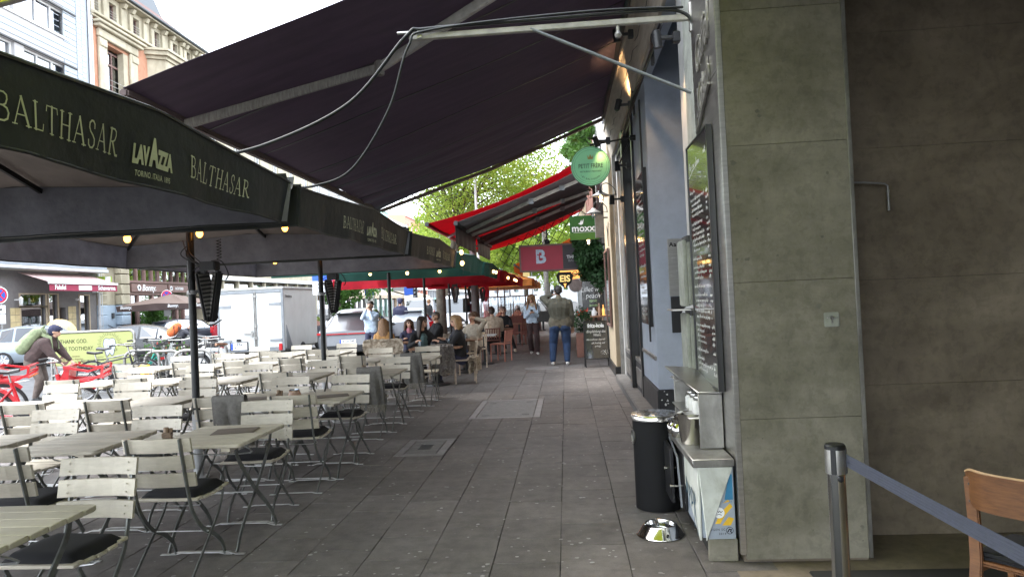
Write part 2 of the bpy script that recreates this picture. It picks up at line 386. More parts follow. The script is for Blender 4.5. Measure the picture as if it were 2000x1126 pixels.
mat('bike_red', (.5, .012, .02), .3, var=.1, coat=.5); mat('bike_black', (.02, .02, .022), .35, var=.2, coat=.3); mat('bike_white', (.6, .61, .6), .35, var=.1); mat('bike_teal', (.03, .33, .26), .35, var=.1)
mat('saddle_brown', (.22, .1, .05), .5, var=.2); mat('bag_yellow', (.8, .42, .02), .5, var=.3, scale=9)
mat('salmon', (.5, .2, .14), .5, var=.1); mat('rust_chair', (.2, .075, .055), .6, var=.2); mat('rattan', (.45, .17, .07), .6, col2=(.7, .4, .2), scale=60)
mat('teak', (.26, .13, .07), .55, var=.3, stretch=(2, 12, 12)); mat('terracotta', (.25, .12, .09), .8, var=.2)
mat('clad_white', (.31, .345, .385), .6, var=.05, rnd=.04); mat('orange_render', (.44, .22, .14), .88, col2=(.37, .185, .115), scale=1.2, bump=.2, bscale=12)
mat('stone_cream', (.4, .36, .27), .85, var=.14, scale=1.4); mat('roof_tile', (.11, .045, .032), .8, var=.3, rnd=.15); mat('roof_grey', (.055, .065, .075), .6, var=.15)
mat('shop_grey', (.17, .16, .155), .6, var=.12); mat('shop_dark', (.06, .06, .062), .6, var=.15); mat('tile_cream', (.55, .45, .25), .5, var=.15, rnd=.08)
mat('brown_front', (.17, .1, .085), .6, var=.1); mat('base_blue', (.36, .44, .52), .8, var=.08); mat('interior', (.15, .13, .11), .9, var=.5, scale=2.5)
mat('interior_warm', (.3, .2, .12), .9, var=.6, scale=3)
mat('pastel_mint', (.42, .66, .6), .85, var=.06); mat('pastel_grey', (.38, .37, .37), .85, var=.06); mat('pastel_coral', (.62, .25, .18), .85, var=.06); mat('pastel_white', (.36, .37, .38), .85, var=.05); mat('timber', (.42, .25, .14), .8, col2=(.6, .5, .4), scale=3, stretch=(8, 8, .5))
mat('maroon_flap', (.3, .03, .07), .7, var=.08); mat('pink_cloth', (.5, .36, .34), .75, var=.1, trans=.2); mat('shop_lime', (.3, .45, .04), .6, var=.3, scale=3); mat('umbrella_yellow', (.8, .6, .25), .7, var=.25, scale=3)
mat('skip_grey', (.34, .35, .36), .6, var=.1); mat('wire', (.05, .05, .05), .5, var=0)
mottle('concrete', [(1.3, (1, 1, 1.6), (.72, .72, .68), .36, .6), (5, (1, 1, .45), (.82, .82, .8), .38, .56), (16, (1, 1, 1), (.86, .86, .85), .42, .5), (60, (1, 1, 1), (.93, .93, .93), .4, .6)])
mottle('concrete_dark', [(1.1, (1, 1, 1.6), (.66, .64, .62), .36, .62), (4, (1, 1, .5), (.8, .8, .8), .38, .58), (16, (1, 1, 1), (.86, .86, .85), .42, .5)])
mottle('slab_stone', [(.55, (1, 1, 1), (.78, .77, .76), .36, .62), (3, (1, .6, 1), (.84, .83, .82), .4, .55), (170, (1, 1, 1), (.72, .72, .72), .36, .6)])
mottle('trailer_white', [(.8, (1, 1, .4), (.9, .89, .87), .38, .6)]); mottle('counter_white', [(6, (1, 1, .4), (.75, .74, .7), .36, .52)])
mottle('awning_cloth', [(.9, (1, 1, 1), (.86, .86, .86), .36, .6), (5, (.4, 1.5, 1), (.93, .93, .93), .4, .55)]); mottle('steel_dull', [(7, (1, 1, .4), (.7, .7, .7), .36, .56)]); mottle('chair_wood', [(3, (1, 1, 1), (.88, .87, .86), .38, .56), (30, (.4, 2, 2), (.94, .94, .93), .4, .5)])
mottle('asphalt', [(.35, (1, .3, 1), (.78, .78, .78), .38, .6)]); mottle('pastel_grey', [(.5, (1, 1, .4), (.86, .86, .86), .38, .6)]); mottle('stone_cream', [(1.2, (1, 1, .4), (.8, .79, .76), .38, .55)]); mottle('orange_render', [(2.5, (1, 1, .6), (.86, .84, .82), .4, .5)])
# ================================================================ GROUND
g_ = MB(); g_.bx(-900, 900, -300, 1500, -.6, -.15); struct(g_.build('ground', 'far_paving'))
r_ = MB(); r_.bx(-21.9, -9.25, -120, 500, -.149, -.1); road = struct(r_.build('road', 'asphalt'))
for k in range(-3, 40):
    m = MB(); m.bx(-15.7, -15.56, k*9-3, k*9+1.5, -.0998, -.096); m.build('lane_mark', 'road_paint', road)
k_ = MB(); k_.bx(-9.25, -9.1, -120, 500, -.149, -.008); struct(k_.build('kerb', 'kerb_stone', bevel=.015))
k_ = MB(); k_.bx(-22.05, -21.9, -120, 500, -.149, .0); struct(k_.build('kerb', 'kerb_stone', bevel=.015))
k_ = MB(); k_.bx(-26, -22.05, -120, 500, -.149, -.004); struct(k_.build('far_pavement', 'far_paving'))
p_ = MB(); p_.bx(-9.1, 3, -20, 400, -.149, -.014); pav = struct(p_.build('pavement', 'slab_joint'))
# paving slabs, staggered; three gaps for cover plates
SX, SY, X0 = .4125, .435, -1.755
rng = random.Random(3)
COVERS = [(-1.40, -.42, 9.62, 11.35), (-1.9, -1.36, 7.42, 8.3)]
protos = []
for i in range(6):
    m = MB(); m.bx(-SX/2+.002, SX/2-.002, -SY/2+.002, SY/2-.002, -.03, 0); protos.append(m.mesh('paving_slab', 'slab_stone', bevel=.0025, seg=1))
cells = []
for i in range(-18, 7):
    cx = X0+SX*(i+.5); off = rng.uniform(.35, .65)*SY if i % 2 else rng.uniform(-.06, .06)
    for j in range(-3, 150):
        cy = 4.17+SY*(j+.5)+off
        if cx > 1.2 and cy > 4.3 or cx < -9: continue
        hit = [q for q in COVERS if q[0]-SX/2 < cx < q[1]+SX/2 and q[2]-SY/2 < cy < q[3]+SY/2]
        if hit:
            a, b, c, d = hit[0]; x0, x1, y0, y1 = cx-SX/2+.003, cx+SX/2-.003, cy-SY/2+.003, cy+SY/2-.003; a -= .006; b += .006; c -= .006; d += .006
            for (p, q, r, s) in ((x0, min(x1, a), y0, y1), (max(x0, b), x1, y0, y1), (max(x0, a+.001), min(x1, b-.001), y0, min(y1, c)), (max(x0, a+.001), min(x1, b-.001), max(y0, d), y1)):
                if q-p > .015 and s-r > .015: m = MB(); m.bx(p, q, r, s, -.03, 0); m.build('paving_slab', 'slab_stone', pav, bevel=.003, seg=1)
            continue
        cells.append((cx, cy))
def seen(c):
    x, y = c
    if y < 2.7: return 99+abs(y)
    return y + (8 if x < -2.6 else 0) + (0 if -.86*y < x < .58*y else 50)
cells.sort(key=seen)
for n, (cx, cy) in enumerate(cells[:270]):
    o = put('paving_slab', protos[n % 6], pav, (cx+rng.uniform(-.002, .002), cy+rng.uniform(-.002, .002), rng.uniform(-.003, .001)), 0)
    o.rotation_euler = (rng.uniform(-.004, .004), rng.uniform(-.004, .004), rng.uniform(-.006, .006)+(PI if n % 2 else 0))
m = MB()
for (cx, cy) in cells[270:]:
    dz = rng.uniform(-.003, .001); m.bx(cx-SX/2+.002, cx+SX/2-.002, cy-SY/2+.002, cy+SY/2-.002, -.013, dz)
tag(m.build('paving_slab', 'slab_stone', pav), kind='stuff')
for (a, b, c, d) in COVERS:
    m = MB(); w = .09
    m.bx(a, b, c, c+w, -.013, .002); m.bx(a, b, d-w, d, -.013, .002); m.bx(a, a+w, c+w, d-w, -.013, .002); m.bx(b-w, b, c+w, d-w, -.013, .002)
    cv = m.build('cover_frame', 'cover_rim', pav, bevel=.003, seg=1)
    m = MB(); m.bx(a+w+.008, b-w-.008, c+w+.008, d-w-.008, -.013, .001)
    m.build('cover_plate', 'cover_steel', cv)
    m = MB()
    if b-a > .8:
        for (u, v) in ((.15, .12), (.85, .12), (.15, .85), (.85, .88)): m.bx(a+w+(b-a-2*w)*u-.05, a+w+(b-a-2*w)*u+.05, c+w+(d-c-2*w)*v-.035, c+w+(d-c-2*w)*v+.035, .0015, .004)
        m.build('lifting_slot', 'plinth_black', cv)
    else:
        xm, ym = (a+b)/2, (c+d)/2
        for q in range(4): m.bx(xm-.07, xm+.07, ym-.12+q*.065, ym-.12+q*.065+.035, .0015, .005)
        m.build('grate', 'plinth_black', cv)
m = MB(); m.lathe([(.4, -.013), (.4, .003), (.36, .003), (.36, .001), (0.01, .001)], 28, (-.62, 16.3, 0)); m.build('manhole_cover', 'cover_rim', pav)
m = MB()
for _ in range(950):
    y = 3.2+12*rng.random()**1.5; x = rng.uniform(-2.2, .85) if rng.random() < .85 else rng.uniform(-4, -2.2); r = rng.uniform(.006, .017)
    pts = [(x+r*math.cos(2*PI*k/7)*rng.uniform(.6, 1.2), y+r*math.sin(2*PI*k/7)*rng.uniform(.6, 1.2), .0028) for k in range(7)]
    m.add(pts, [tuple(range(7))])
tag(m.build('chewing_gum', 'gum'), 'flattened pale chewing gum spots trodden into the dark paving', 'gum', kind='stuff')
# ================================================================ RIGHT-HAND BUILDING
def wall_holes(m, X, y0, y1, z0, z1, holes, depth, mi=None):
    # wall sheet in plane x=X with rectangular openings and reveals going to X+depth
    ys = sorted({y0, y1, *[h[0] for h in holes], *[h[1] for h in holes]}); zs = sorted({z0, z1, *[h[2] for h in holes], *[h[3] for h in holes]})
    for a, b in zip(ys, ys[1:]):
        for c, d in zip(zs, zs[1:]):
            if any(h[0] <= a and b <= h[1] and h[2] <= c and d <= h[3] for h in holes): continue
            m.add([(X, a, c), (X, b, c), (X, b, d), (X, a, d)], [(0, 1, 2, 3)], mi)
    for (a, b, c, d) in holes:
        e = X+depth
        for q in ([(X, a, c), (X, b, c), (e, b, c), (e, a, c)], [(X, a, d), (X, b, d), (e, b, d), (e, a, d)], [(X, a, c), (X, a, d), (e, a, d), (e, a, c)], [(X, b, c), (X, b, d), (e, b, d), (e, b, c)]): m.add(q, [(0, 1, 2, 3)], mi)
# concrete-clad pillar at the corner of the recess
pil = thing('concrete_pillar', 'grey concrete clad pillar with a metal edge left of the dark recess', 'pillar', (1.33, 4.65, 0))
m = MB(); m.bx(.975, 1.68, 4.285, 5.02, 0, 3.75); m.build('core', 'concrete_dark', pil, loc=(-1.33, -4.65, 0))
zj = [.02, .836, 1.636, 2.44, 3.24, 3.75]
for a, b in zip(zj, zj[1:]):
    m = MB(); m.bx(.985, 1.675, 4.262, 4.284, a+.0012, b-.0012); m.build('panel', 'concrete', pil, bevel=.0007, seg=1, loc=(-1.33, -4.65, 0))
m = MB(); m.bx(.95, .984, 4.255, 4.29, 0.05, 3.75); m.build('edge_strip', 'steel', pil, bevel=.004, loc=(-1.33, -4.65, 0))
m = MB(); m.bx(1.676, 1.7, 4.26, 5.0, 0.02, 3.7); m.build('edge_strip', 'steel_dull', pil, bevel=.002, seg=1, loc=(-1.33, -4.65, 0))
for (a, b) in ((.1, 2.9), (2.905, 3.75)):
    m = MB(); m.bx(.955, .974, 4.292, 5.02, a, b); m.build('side_panel', 'steel', pil, bevel=.002, seg=1, loc=(-1.33, -4.65, 0))
sc_ = thing('wall_socket', 'small square key socket on the concrete pillar', 'socket', (1.53, 4.26, 1.4))
m = MB(); m.bx(-.042, .042, -.012, .0, -.042, .042); m.build('plate', 'plaster_rough', sc_, bevel=.004)
m = MB(); m.lathe([(.012, 0), (.012, .006), (.004, .006), (.004, .002)], 14, (0, -.012, .01), Matrix.Rotation(PI/2, 3, 'X')); m.bx(-.003, .003, -.016, -.012, -.022, 0)
for q in (-.025, .025): m.box((q, -.013, .01), (.006, .004, .006))
m.build('lock', 'steel', sc_)
# recess to the right: back wall, floor, ceiling, unseen end walls added to keep it dark
W_ = MB(); W_.bx(1.70, 7.2, 4.72, 5.02, 0, 3.75); rw = struct(W_.build('recess_wall', 'slab_joint'))
zr = [.0, .95, 1.62, 2.46, 3.2, 3.5]
for i, (a, b) in enumerate(zip(zr, zr[1:])):
    for (x0, x1) in ((1.705, 3.35), (3.355, 5.1), (5.105, 6.8)):
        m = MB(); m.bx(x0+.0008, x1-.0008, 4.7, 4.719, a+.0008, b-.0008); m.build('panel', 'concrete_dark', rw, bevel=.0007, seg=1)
m = MB(); m.bx(.97, 7.2, -4, 4.719, 3.5, 3.75); struct(m.build('recess_ceiling', 'shop_dark'))
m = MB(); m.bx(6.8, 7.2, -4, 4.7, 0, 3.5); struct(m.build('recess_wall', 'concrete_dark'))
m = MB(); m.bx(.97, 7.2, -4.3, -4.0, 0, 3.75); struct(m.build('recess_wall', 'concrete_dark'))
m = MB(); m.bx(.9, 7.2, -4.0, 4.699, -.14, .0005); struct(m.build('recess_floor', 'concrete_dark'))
m = MB(); m.bx(1.28, 6.8, 3.2, 4.1, .001, .016); tag(m.build('door_mat', 'rubber', bevel=.006), 'black door mat on the recess floor', 'mat')
m = MB()
rr = random.Random(5)
for _ in range(34):
    x, z = (rr.uniform(1.0, 1.25), rr.uniform(.9, 2.7)) if _ < 16 else (rr.uniform(1.0, 1.66), rr.uniform(.1, 3.2)); s_ = rr.uniform(.006, .022)
    m.add([(x+s_*math.cos(a)*rr.uniform(.3, 1.1), 4.2612, z+s_*math.sin(a)*rr.uniform(.3, 1.1)) for a in [2*PI*k/8 for k in range(8)]], [tuple(range(8))])
o = m.build('stain', 'stain', pil, loc=(-1.33, -4.65, 0)); tag(o, kind='stuff')
hk = thing('wall_hook', 'bent metal crank hook hanging on the dark recess wall', 'hook', (1.9, 4.69, 2.24))
m = MB(); m.tube([(-.1, 0, .0), (-.1, -.05, 0), (.0, -.06, -.005), (.135, -.06, -.02), (.15, -.06, -.035), (.15, -.06, -.08)], .006, 8); m.build('rod', 'pole_grey', hk, smooth=40)
m = MB(); m.cyl((.15, -.06, -.06), (.15, -.06, -.19), .009); m.build('grip', 'pole_grey', hk, smooth=40)
# masonry behind the pillar and the doorway
def slab_thing(name, label, cat, m, mt, bevel=0): return tag(m.build(name, mt, bevel=bevel), label, cat)
m = MB(); m.bx(1.02, 2.2, 5.021, 5.7, 0, 5.5); slab_thing('rough_wall', 'rough grey plastered wall end behind the steel menu shelf', 'wall', m, 'plaster_rough')
m = MB(); m.bx(1.1, 2.2, 5.701, 6.4, 0, 5.5); slab_thing('door_jamb', 'pale cream plastered jamb of the dark doorway', 'wall', m, 'plaster_white')
m = MB(); m.bx(2.0, 2.2, 6.4, 8.7, 0, 5.5); slab_thing('doorway_wall', 'dark back wall of the deep house doorway', 'wall', m, 'plaster_blue')
bp = thing('blue_pillar', 'blue grey plastered house pillar with a black base beside the doorway', 'pillar', (1.5, 9.5, .12))
m = MB(); m.bx(1.07, 2.0, 8.7, 10.3, .43, 5.4); m.build('shaft', 'plaster_blue', bp, loc=(-1.5, -9.5, -.12), bevel=.01)
m = MB(); m.bx(1.05, 2.0, 8.685, 10.3, .12, .43); m.build('base', 'plinth_black', bp, loc=(-1.5, -9.5, -.12), bevel=.012)
m = MB(); m.bx(1.045, 1.07, 8.75, 10.2, .78, .83); m.build('rail', 'steel_dull', bp, loc=(-1.5, -9.5, -.12), bevel=.004)
rr = random.Random(8); m = MB()
for _ in range(9):
    x, z, s_ = rr.uniform(1.08, 1.3), rr.uniform(.14, .42), rr.uniform(.008, .02)
    m.add([(x+s_*math.cos(a)*rr.uniform(.3, 1.2), 8.684, z+s_*math.sin(a)*rr.uniform(.3, 1.2)) for a in [2*PI*k/7 for k in range(7)]], [tuple(range(7))])
tag(m.build('chipped_paint', 'white_paint', bp, loc=(-1.5, -9.5, -.12)), kind='stuff')
m = MB(); m.bx(.86, 1.3, 8.6, 13.4, -.01, .12); slab_thing('stone_step', 'long dark stone step in front of the shop windows', 'step', m, 'cover_steel', .012)
# intercom on the blue pillar
ic = thing('intercom_panel', 'brushed steel door intercom panel with name plates on the blue pillar', 'intercom', (1.39, 8.698, 1.68))
m = MB(); m.bx(-.14, .16, -.012, 0, -.13, .56); m.build('plate', 'steel', ic, bevel=.003)
m = MB(); m.bx(-.13, .16, -.02, -.0, -.57, -.135); m.build('letter_slot', 'black_plastic', ic, bevel=.004)
text('Aachener', .075, frame((-.12, -.0145, .49), *SOUTH), 'lettering', 'ink_dark', ic, align='LEFT', bold=.02, sp=1.1)
for q in range(4):
    m = MB(); m.bx(.0, .12, -.018, -.012, .04-q*.048, .076-q*.048); m.build('name_plate', 'white_paint', ic, bevel=.002)
m = MB(); m.bx(.0, .12, -.017, -.012, -.12, -.09); m.build('button_strip', 'ink_dark', ic)
m = MB()
for (u, v, l) in ((-.1, .33, .05), (-.02, .23, .1), (-.05, .17, .12), (-.12, .12, .02)): m.bx(u, u+l, -.0135, -.012, v, v+.008)
m.build('sticker', 'white_paint', ic)
m = MB(); m.lathe([(.11, 0), (.11, .004), (0.001, .004)], 28, (.1, -.02, -.36), Matrix.Rotation(PI/2, 3, 'X')); m.build('round_sticker', 'white_sign', ic)
# shop windows between the blue pillar and the cream pillar
def post(label, x0, x1, y0, y1, z0, z1, mt, bevel=.006): 
    m = MB(); m.bx(x0, x1, y0, y1, z0, z1); return slab_thing('window_post', label, 'post', m, mt, bevel)
SW = thing('shop_window', 'black framed shop window with reflections left of the blue pillar', 'shop window', (1.1, 11.8, .12))
def swp(name, b, mt, bevel=.004, par=None):
    m = MB(); m.bx(*b); return m.build(name, mt, par or SW, bevel=bevel, seg=1, loc=(-1.1, -11.8, -.12) if par is None else None)
swp('mullion', (.99, 1.13, 11.35, 11.62, .12, 4.2), 'frame_black', .01)
swp('mullion', (1.04, 1.13, 10.301, 10.42, .12, 4.2), 'frame_black'); swp('mullion', (1.04, 1.13, 13.2, 13.35, .12, 4.2), 'white_paint')
for y in (10.75, 12.9): swp('glazing_bar', (1.075, 1.12, y, y+.05, .62, 4.1), 'steel_dull')
for (a, b) in ((10.42, 11.35), (11.62, 13.2)):
    swp('rail', (1.05, 1.13, a+.001, b-.001, 4.1, 4.2), 'frame_black'); swp('rail', (1.05, 1.13, a+.001, b-.001, .56, .62), 'steel_dull'); swp('plinth_panel', (1.06, 1.13, a+.001, b-.001, .12, .555), 'shop_dark')
    swp('plinth_frame', (1.045, 1.059, a+.12, b-.12, .2, .47), 'steel_dull')
    swp('pane', (1.095, 1.105, a+.001, b-.001, .62, 4.1), 'shop_glass', 0)
m = MB(); m.bx(1.6, 1.75, 10.31, 13.9, .12, 4.2); slab_thing('shop_backdrop', 'dim shop interior wall behind the window glass', 'wall', m, 'interior')
# cream pillar and the narrow shops beyond it
m = MB(); m.bx(.93, 1.9, 13.95, 16.0, .12, 4.6); cp = slab_thing('cream_pillar', 'cream rendered shopfront pillar beside the black chalkboard', 'pillar', m, 'plaster_cream', .012)
m = MB(); m.bx(.9, 1.9, 13.93, 16.02, -.01, .2); m.build('base', 'plinth_black', cp, bevel=.01)
m = MB(); m.bx(.925, 1.2, 14.3, 16, .2, .5); 
post('white door post with a metal rail at the cream pillar', .98, 1.12, 13.40, 13.56, .0, 4.2, 'steel_dull')
m = MB()
for (pa) in ([(-.35, .42), (.02, .1), (.36, .4), (.1, .0), (.05, -.36), (-.06, -.02)], ): m.prism(pa, 0, .012, 'x')
sw = tag(m.build('swallow_emblem', 'frame_black', loc=(.918, 14.75, 2.82)), 'black swallow shaped emblem on the cream pillar', 'emblem'); sw.scale = (1, .9, .6)
# ---- upper facade above the shopfronts
up = thing('upper_facade', 'grey plastered upper front of the building above the awnings', 'facade', (1, 10, 4.2))
m = MB(); hol = [(y, y+1.3, 6.0, 8.4) for y in (6.2, 9.2, 12.2)] + [(y, y+1.3, 9.6, 12) for y in (6.2, 9.2, 12.2)]
wall_holes(m, 1.0, -4.3, 15.9, 5.5, 13.5, hol, .25); m.bx(1.3, 12, -4.3, 15.9, 5.45, 13.5); m.build('wall', 'plaster_blue', up, loc=(-1, -10, -4.2))
for (a, b, c, d) in hol:
    m = MB(); m.bx(1.2, 1.24, a, b, c, d); m.build('pane', 'pane_glass', up, loc=(-1, -10, -4.2))
m = MB(); m.bx(.98, 1.6, 5.021, 15.9, 5.401, 5.44); m.bx(1.02, 1.5, -4.3, 5.02, 3.751, 5.44); m.build('lintel', 'plaster_blue', up, loc=(-1, -10, -4.2))
co = thing('wooden_cornice', 'weathered fascia lit warm by spotlights under the big awning', 'cornice', (.95, 9.5, 4.3))
m = MB(); m.prism([(1.02, 4.2), (.985, 4.2), (.88, 4.72), (.86, 4.72), (.86, 4.8), (1.02, 4.8)], 6.2, 13.7, 'y'); m.build('fascia', 'cornice_stone', co, loc=(-.95, -9.5, -4.3), bevel=.006)
m = MB(); m.bx(.93, 1.0, 5.3, 13.9, 5.04, 5.2); m.build('ledge', 'plaster_white', co, loc=(-.95, -9.5, -4.3), bevel=.02)
m = MB(); m.bx(1.0, 1.15, 6.2, 13.7, 4.21, 5.4); m.build('band', 'plaster_blue', co, loc=(-.95, -9.5, -4.3))
m = MB()
for k in range(9): y = 6.5+k*.8; m.tube([(.93+.01*math.sin(k), y, 4.4), (.915, y+.3, 4.45), (.92, y+.55, 4.42), (.912, y+.8, 4.46)], .004, 4)
m.build('crack', 'shop_dark', co, loc=(-.95, -9.5, -4.3))
# facade continuing far down the street
def far_house(label, y0, y1, X, H, mt, floors, shop='shop_dark', wm='white_paint', ww=1.1, nwin=3, base=4.2, sgn=-1, sill=True):
    # sgn=-1 faces -X (right side of the street), +1 faces +X (across the road)
    r = thing('town_house', label, 'house', (X, (y0+y1)/2, 0)); L_ = (-X, -(y0+y1)/2, 0)
    hol = []; st = (y1-y0)/nwin
    for f in floors:
        for k in range(nwin): c = y0+st*(k+.5); hol.append((c-ww/2, c+ww/2, f[0], f[1]))
    m = MB(); wall_holes(m, X, y0, y1, base, H, hol, -sgn*.22); xb = X-sgn*.4; m.bx(min(xb, X-sgn*9), max(xb, X-sgn*9), y0, y1, base, H)
    m.bx(min(X, xb), max(X, xb), y0, y0+.02, base, H); m.bx(min(X, xb), max(X, xb), y1-.02, y1, base, H); m.bx(min(X, xb), max(X, xb), y0, y1, H-.02, H)
    m.build('wall', mt, r, loc=L_)
    for (a, b, c, d) in hol:
        m = MB(); e = X-sgn*.18; q = X-sgn*.1
        for bb in ((a, a+.08, c, d), (b-.08, b, c, d), (a+.08, b-.08, c, c+.08), (a+.08, b-.08, d-.08, d), ((a+b)/2-.04, (a+b)/2+.04, c+.08, d-.08)):
            m.bx(min(e, q), max(e, q), *bb)
        w = m.build('window', wm, r, loc=L_); m = MB(); m.bx(min(e, e-sgn*.02), max(e, e-sgn*.02), a, b, c, d); m.build('pane', 'pane_glass', w)
    m = MB(); m.bx(min(X+sgn*.12, X), max(X+sgn*.12, X), y0, y1, base-.25, base+.08); m.bx(min(X+sgn*.25, X), max(X+sgn*.25, X), y0, y1, H-.3, H+.1); m.build('cornice', wm, r, loc=L_, bevel=.03)
    m = MB(); xs = X-sgn*.3; m.bx(min(xs, xs-sgn*8.6), max(xs, xs-sgn*8.6), y0+.02, y1-.02, 0, base-.02)
    m.build('shopfront', shop, r, loc=L_)
    n = max(2, int((y1-y0)/2.2))
    for k in range(n+1):
        y = y0+.12+(y1-y0-.24)*k/n; m = MB(); m.bx(min(X, X-sgn*.28), max(X, X-sgn*.28), y-.1, y+.1, 0, base-.26); m.build('pier', mt, r, loc=L_)
    for k in range(n):
        ya = y0+.22+(y1-y0-.24)*k/n; yb = ya+(y1-y0-.24)/n-.2
        m = MB(); m.bx(min(X-sgn*.2, X-sgn*.22), max(X-sgn*.2, X-sgn*.22), ya, yb, .5, base-.5); m.build('shop_pane', 'shop_glass', r, loc=L_)
    return r
far_house('dark framed theatre front with climbing ivy beyond the cream pillar', 16.05, 24, 1.15, 14, 'plaster_white', [(5.6, 7.8), (9, 11.2)], 'frame_black', nwin=3)
far_house('brick red shop house with stacked displays beyond the theatre', 24.05, 34, 1.15, 15, 'terracotta', [(5.4, 7.6), (8.8, 11)], 'interior_warm', nwin=4)
far_house('pale house above the ice cream parlour signs', 34.05, 46, 1.1, 15, 'plaster_cream', [(5.4, 7.6), (8.8, 11)], 'pastel_white', nwin=4)
far_house('distant white corner house at the end of the right-hand row', 46.05, 66, 1.1, 16, 'pastel_white', [(5.4, 7.6), (8.8, 11)], 'interior', nwin=6)
# ================================================================ BIG AWNING
AX0, AX1, AY0, AY1, AZ0, AZ1 = .86, -3.44, 5.4, 13.2, 4.91, 3.4
aw = thing('folding_awning', 'large dark purple fabric awning spanning the walkway overhead', 'awning', (AX0, (AY0+AY1)/2, AZ0))
LA = (-AX0, -(AY0+AY1)/2, -AZ0)
def aw_pt(u, v):
    y = AY0+(AY1-AY0)*v; f = max(0, (v-.5)/.5)
    fold = .05*f**1.5*math.sin((v*70+5*u*(1-v)+2*math.sin(u*3)))*(.3+.7*u) + .022*f*math.sin(v*150+u*3)*u + .016*math.sin(v*17+u*2) + .012*math.sin(u*9+v*7)
    sag = -.06*math.sin(PI*u)
    return (AX0+(AX1-AX0)*u, y, AZ0+(AZ1-AZ0)*u+fold+sag)
m = MB(); m.sheet(aw_pt, 40, 130, (0, 0, .004)); m.build('fabric', 'awning_cloth', aw, smooth=60, loc=LA)
m = MB()
for k in range(1, 6):
    y = k/6; m.tube([Vector(aw_pt(u/12, y))-Vector((0, 0, .004)) for u in range(13)], 0, w=.03, t=.004, up=(0, 0, 1))
m.build('seam', 'cloth_hem', aw, loc=LA)
m = MB(); m.bx(AX1-.04, AX1+.04, AY0-.0, AY1+.03, AZ1-.05, AZ1+.02); m.build('front_bar', 'brown_flap', aw, bevel=.015, loc=LA)
m = MB(); m.tube([(AX0+.03, AY0-.05, AZ0+.02), (AX0+.03, AY1+.05, AZ0+.02)], .085, 16); m.build('roller', 'black_metal', aw, smooth=40, loc=LA)
m = MB(); m.bar([(AX0-.03, AY1+.01, AZ0-.06), ((AX0+AX1)/2, AY1+.01, (AZ0+AZ1)/2-.11), (AX1+.04, AY1+.01, AZ1-.02)], .05, .09, (0, 1, 0)); m.build('edge_bar', 'brown_cloth', aw, loc=LA)
def arm(yw, yf, bend, el_u):
    E_ = Vector((AX0+(AX1-AX0)*el_u, bend, AZ0+(AZ1-AZ0)*el_u-.13)); A_ = Vector((AX0-.02, yw, AZ0-.14)); B_ = Vector((AX1+.05, yf, AZ1-.07))
    m = MB(); m.bar([A_, E_], .05, .095, (0, 0, 1)); a = m.build('upper_arm', 'awning_metal', aw, bevel=.008, loc=LA)
    m = MB(); m.bar([E_, B_], .045, .085, (0, 0, 1)); m.build('forearm', 'awning_arm', aw, bevel=.008, loc=LA)
    m = MB(); m.cyl(E_-Vector((0, 0, .07)), E_+Vector((0, 0, .07)), .05, n=14); m.build('elbow', 'awning_arm', aw, smooth=40, bevel=.006, loc=LA)
arm(5.68, 6.24, 6.72, .593)
# lime awning just over the camera; its far edge shows in the upper left corner
la = thing('lime_awning', 'yellow green awning edge in the top left corner of the view', 'awning', (.9, 1.2, 4.0))
L2 = (-.9, -1.2, -4.0)
m = MB(); m.sheet(lambda u, v: (.9-4.9*u, -3.2+7.3*v, 4.36-.89*u-.05*math.sin(PI*u)), 12, 16, (0, 0, .004)); m.build('fabric', 'lime_cloth', la, smooth=50, loc=L2)
m = MB(); m.bx(-4.1, -3.98, -3.2, 4.13, 3.38, 3.49); m.build('front_bar', 'black_metal', la, bevel=.01, loc=L2)
m = MB(); m.bar([(.9, 4.12, 4.35), (-4.0, 4.12, 3.46)], .035, .04, (0, 0, 1)); m.build('edge_bar', 'awning_arm', la, loc=L2)
# rod bracket on the pillar carrying cables
rb = thing('wall_bracket', 'horizontal metal bracket rod on the pillar carrying two cables under the awning', 'bracket', (.95, 5.0, 3.5))
m = MB(); m.bx(-1.98, 0, -.02, .02, -.02, .02); m.build('rod', 'awning_metal', rb, bevel=.004)
m = MB(); m.cyl((-1.11, -.01, .0), (-.02, -.02, -.53), .012); m.build('strut', 'aluminium', rb, smooth=40)
m = MB(); m.cyl((0.02, 0, .1), (0.02, 0, -.1), .03); m.cyl((-.5, 0, -.02), (-.5, 0, -.06), .012); m.lathe([(.018, 0), (.026, .02), (.014, .045)], 12, (-.5, 0, -.105)); m.build('fitting', 'steel_dull', rb, smooth=40)
m = MB(); m.tube([(-2.06, -.02, .03), (-1.9, -.02, .03)], .012, 8); m.box((-1.9, 0, .02), (.03, .07, .07)); m.build('end_clamp', 'steel', rb)
c1 = MB(); P = [(.06, 0, -.28), (.03, -.02, -.1), (-.05, -.02, .03), (-.3, -.03, .055), (-1.2, -.03, .05), (-1.85, -.03, .045), (-2.0, -.03, .0)]
def bez(pts, n=10):
    pts = [Vector(p) for p in pts]; out = []
    for i in range(len(pts)-1):
        p0, p1, p2, p3 = pts[max(0, i-1)], pts[i], pts[i+1], pts[min(len(pts)-1, i+2)]
        for k in range(n):
            t = k/n; out.append(.5*((2*p1)+(p2-p0)*t+(2*p0-5*p1+4*p2-p3)*t*t+(3*p1-p0-3*p2+p3)*t**3))
    return out+[pts[-1]]
O5 = Vector((.95, 5.0, 3.5))
Q = [Vector(p)+O5 for p in P]
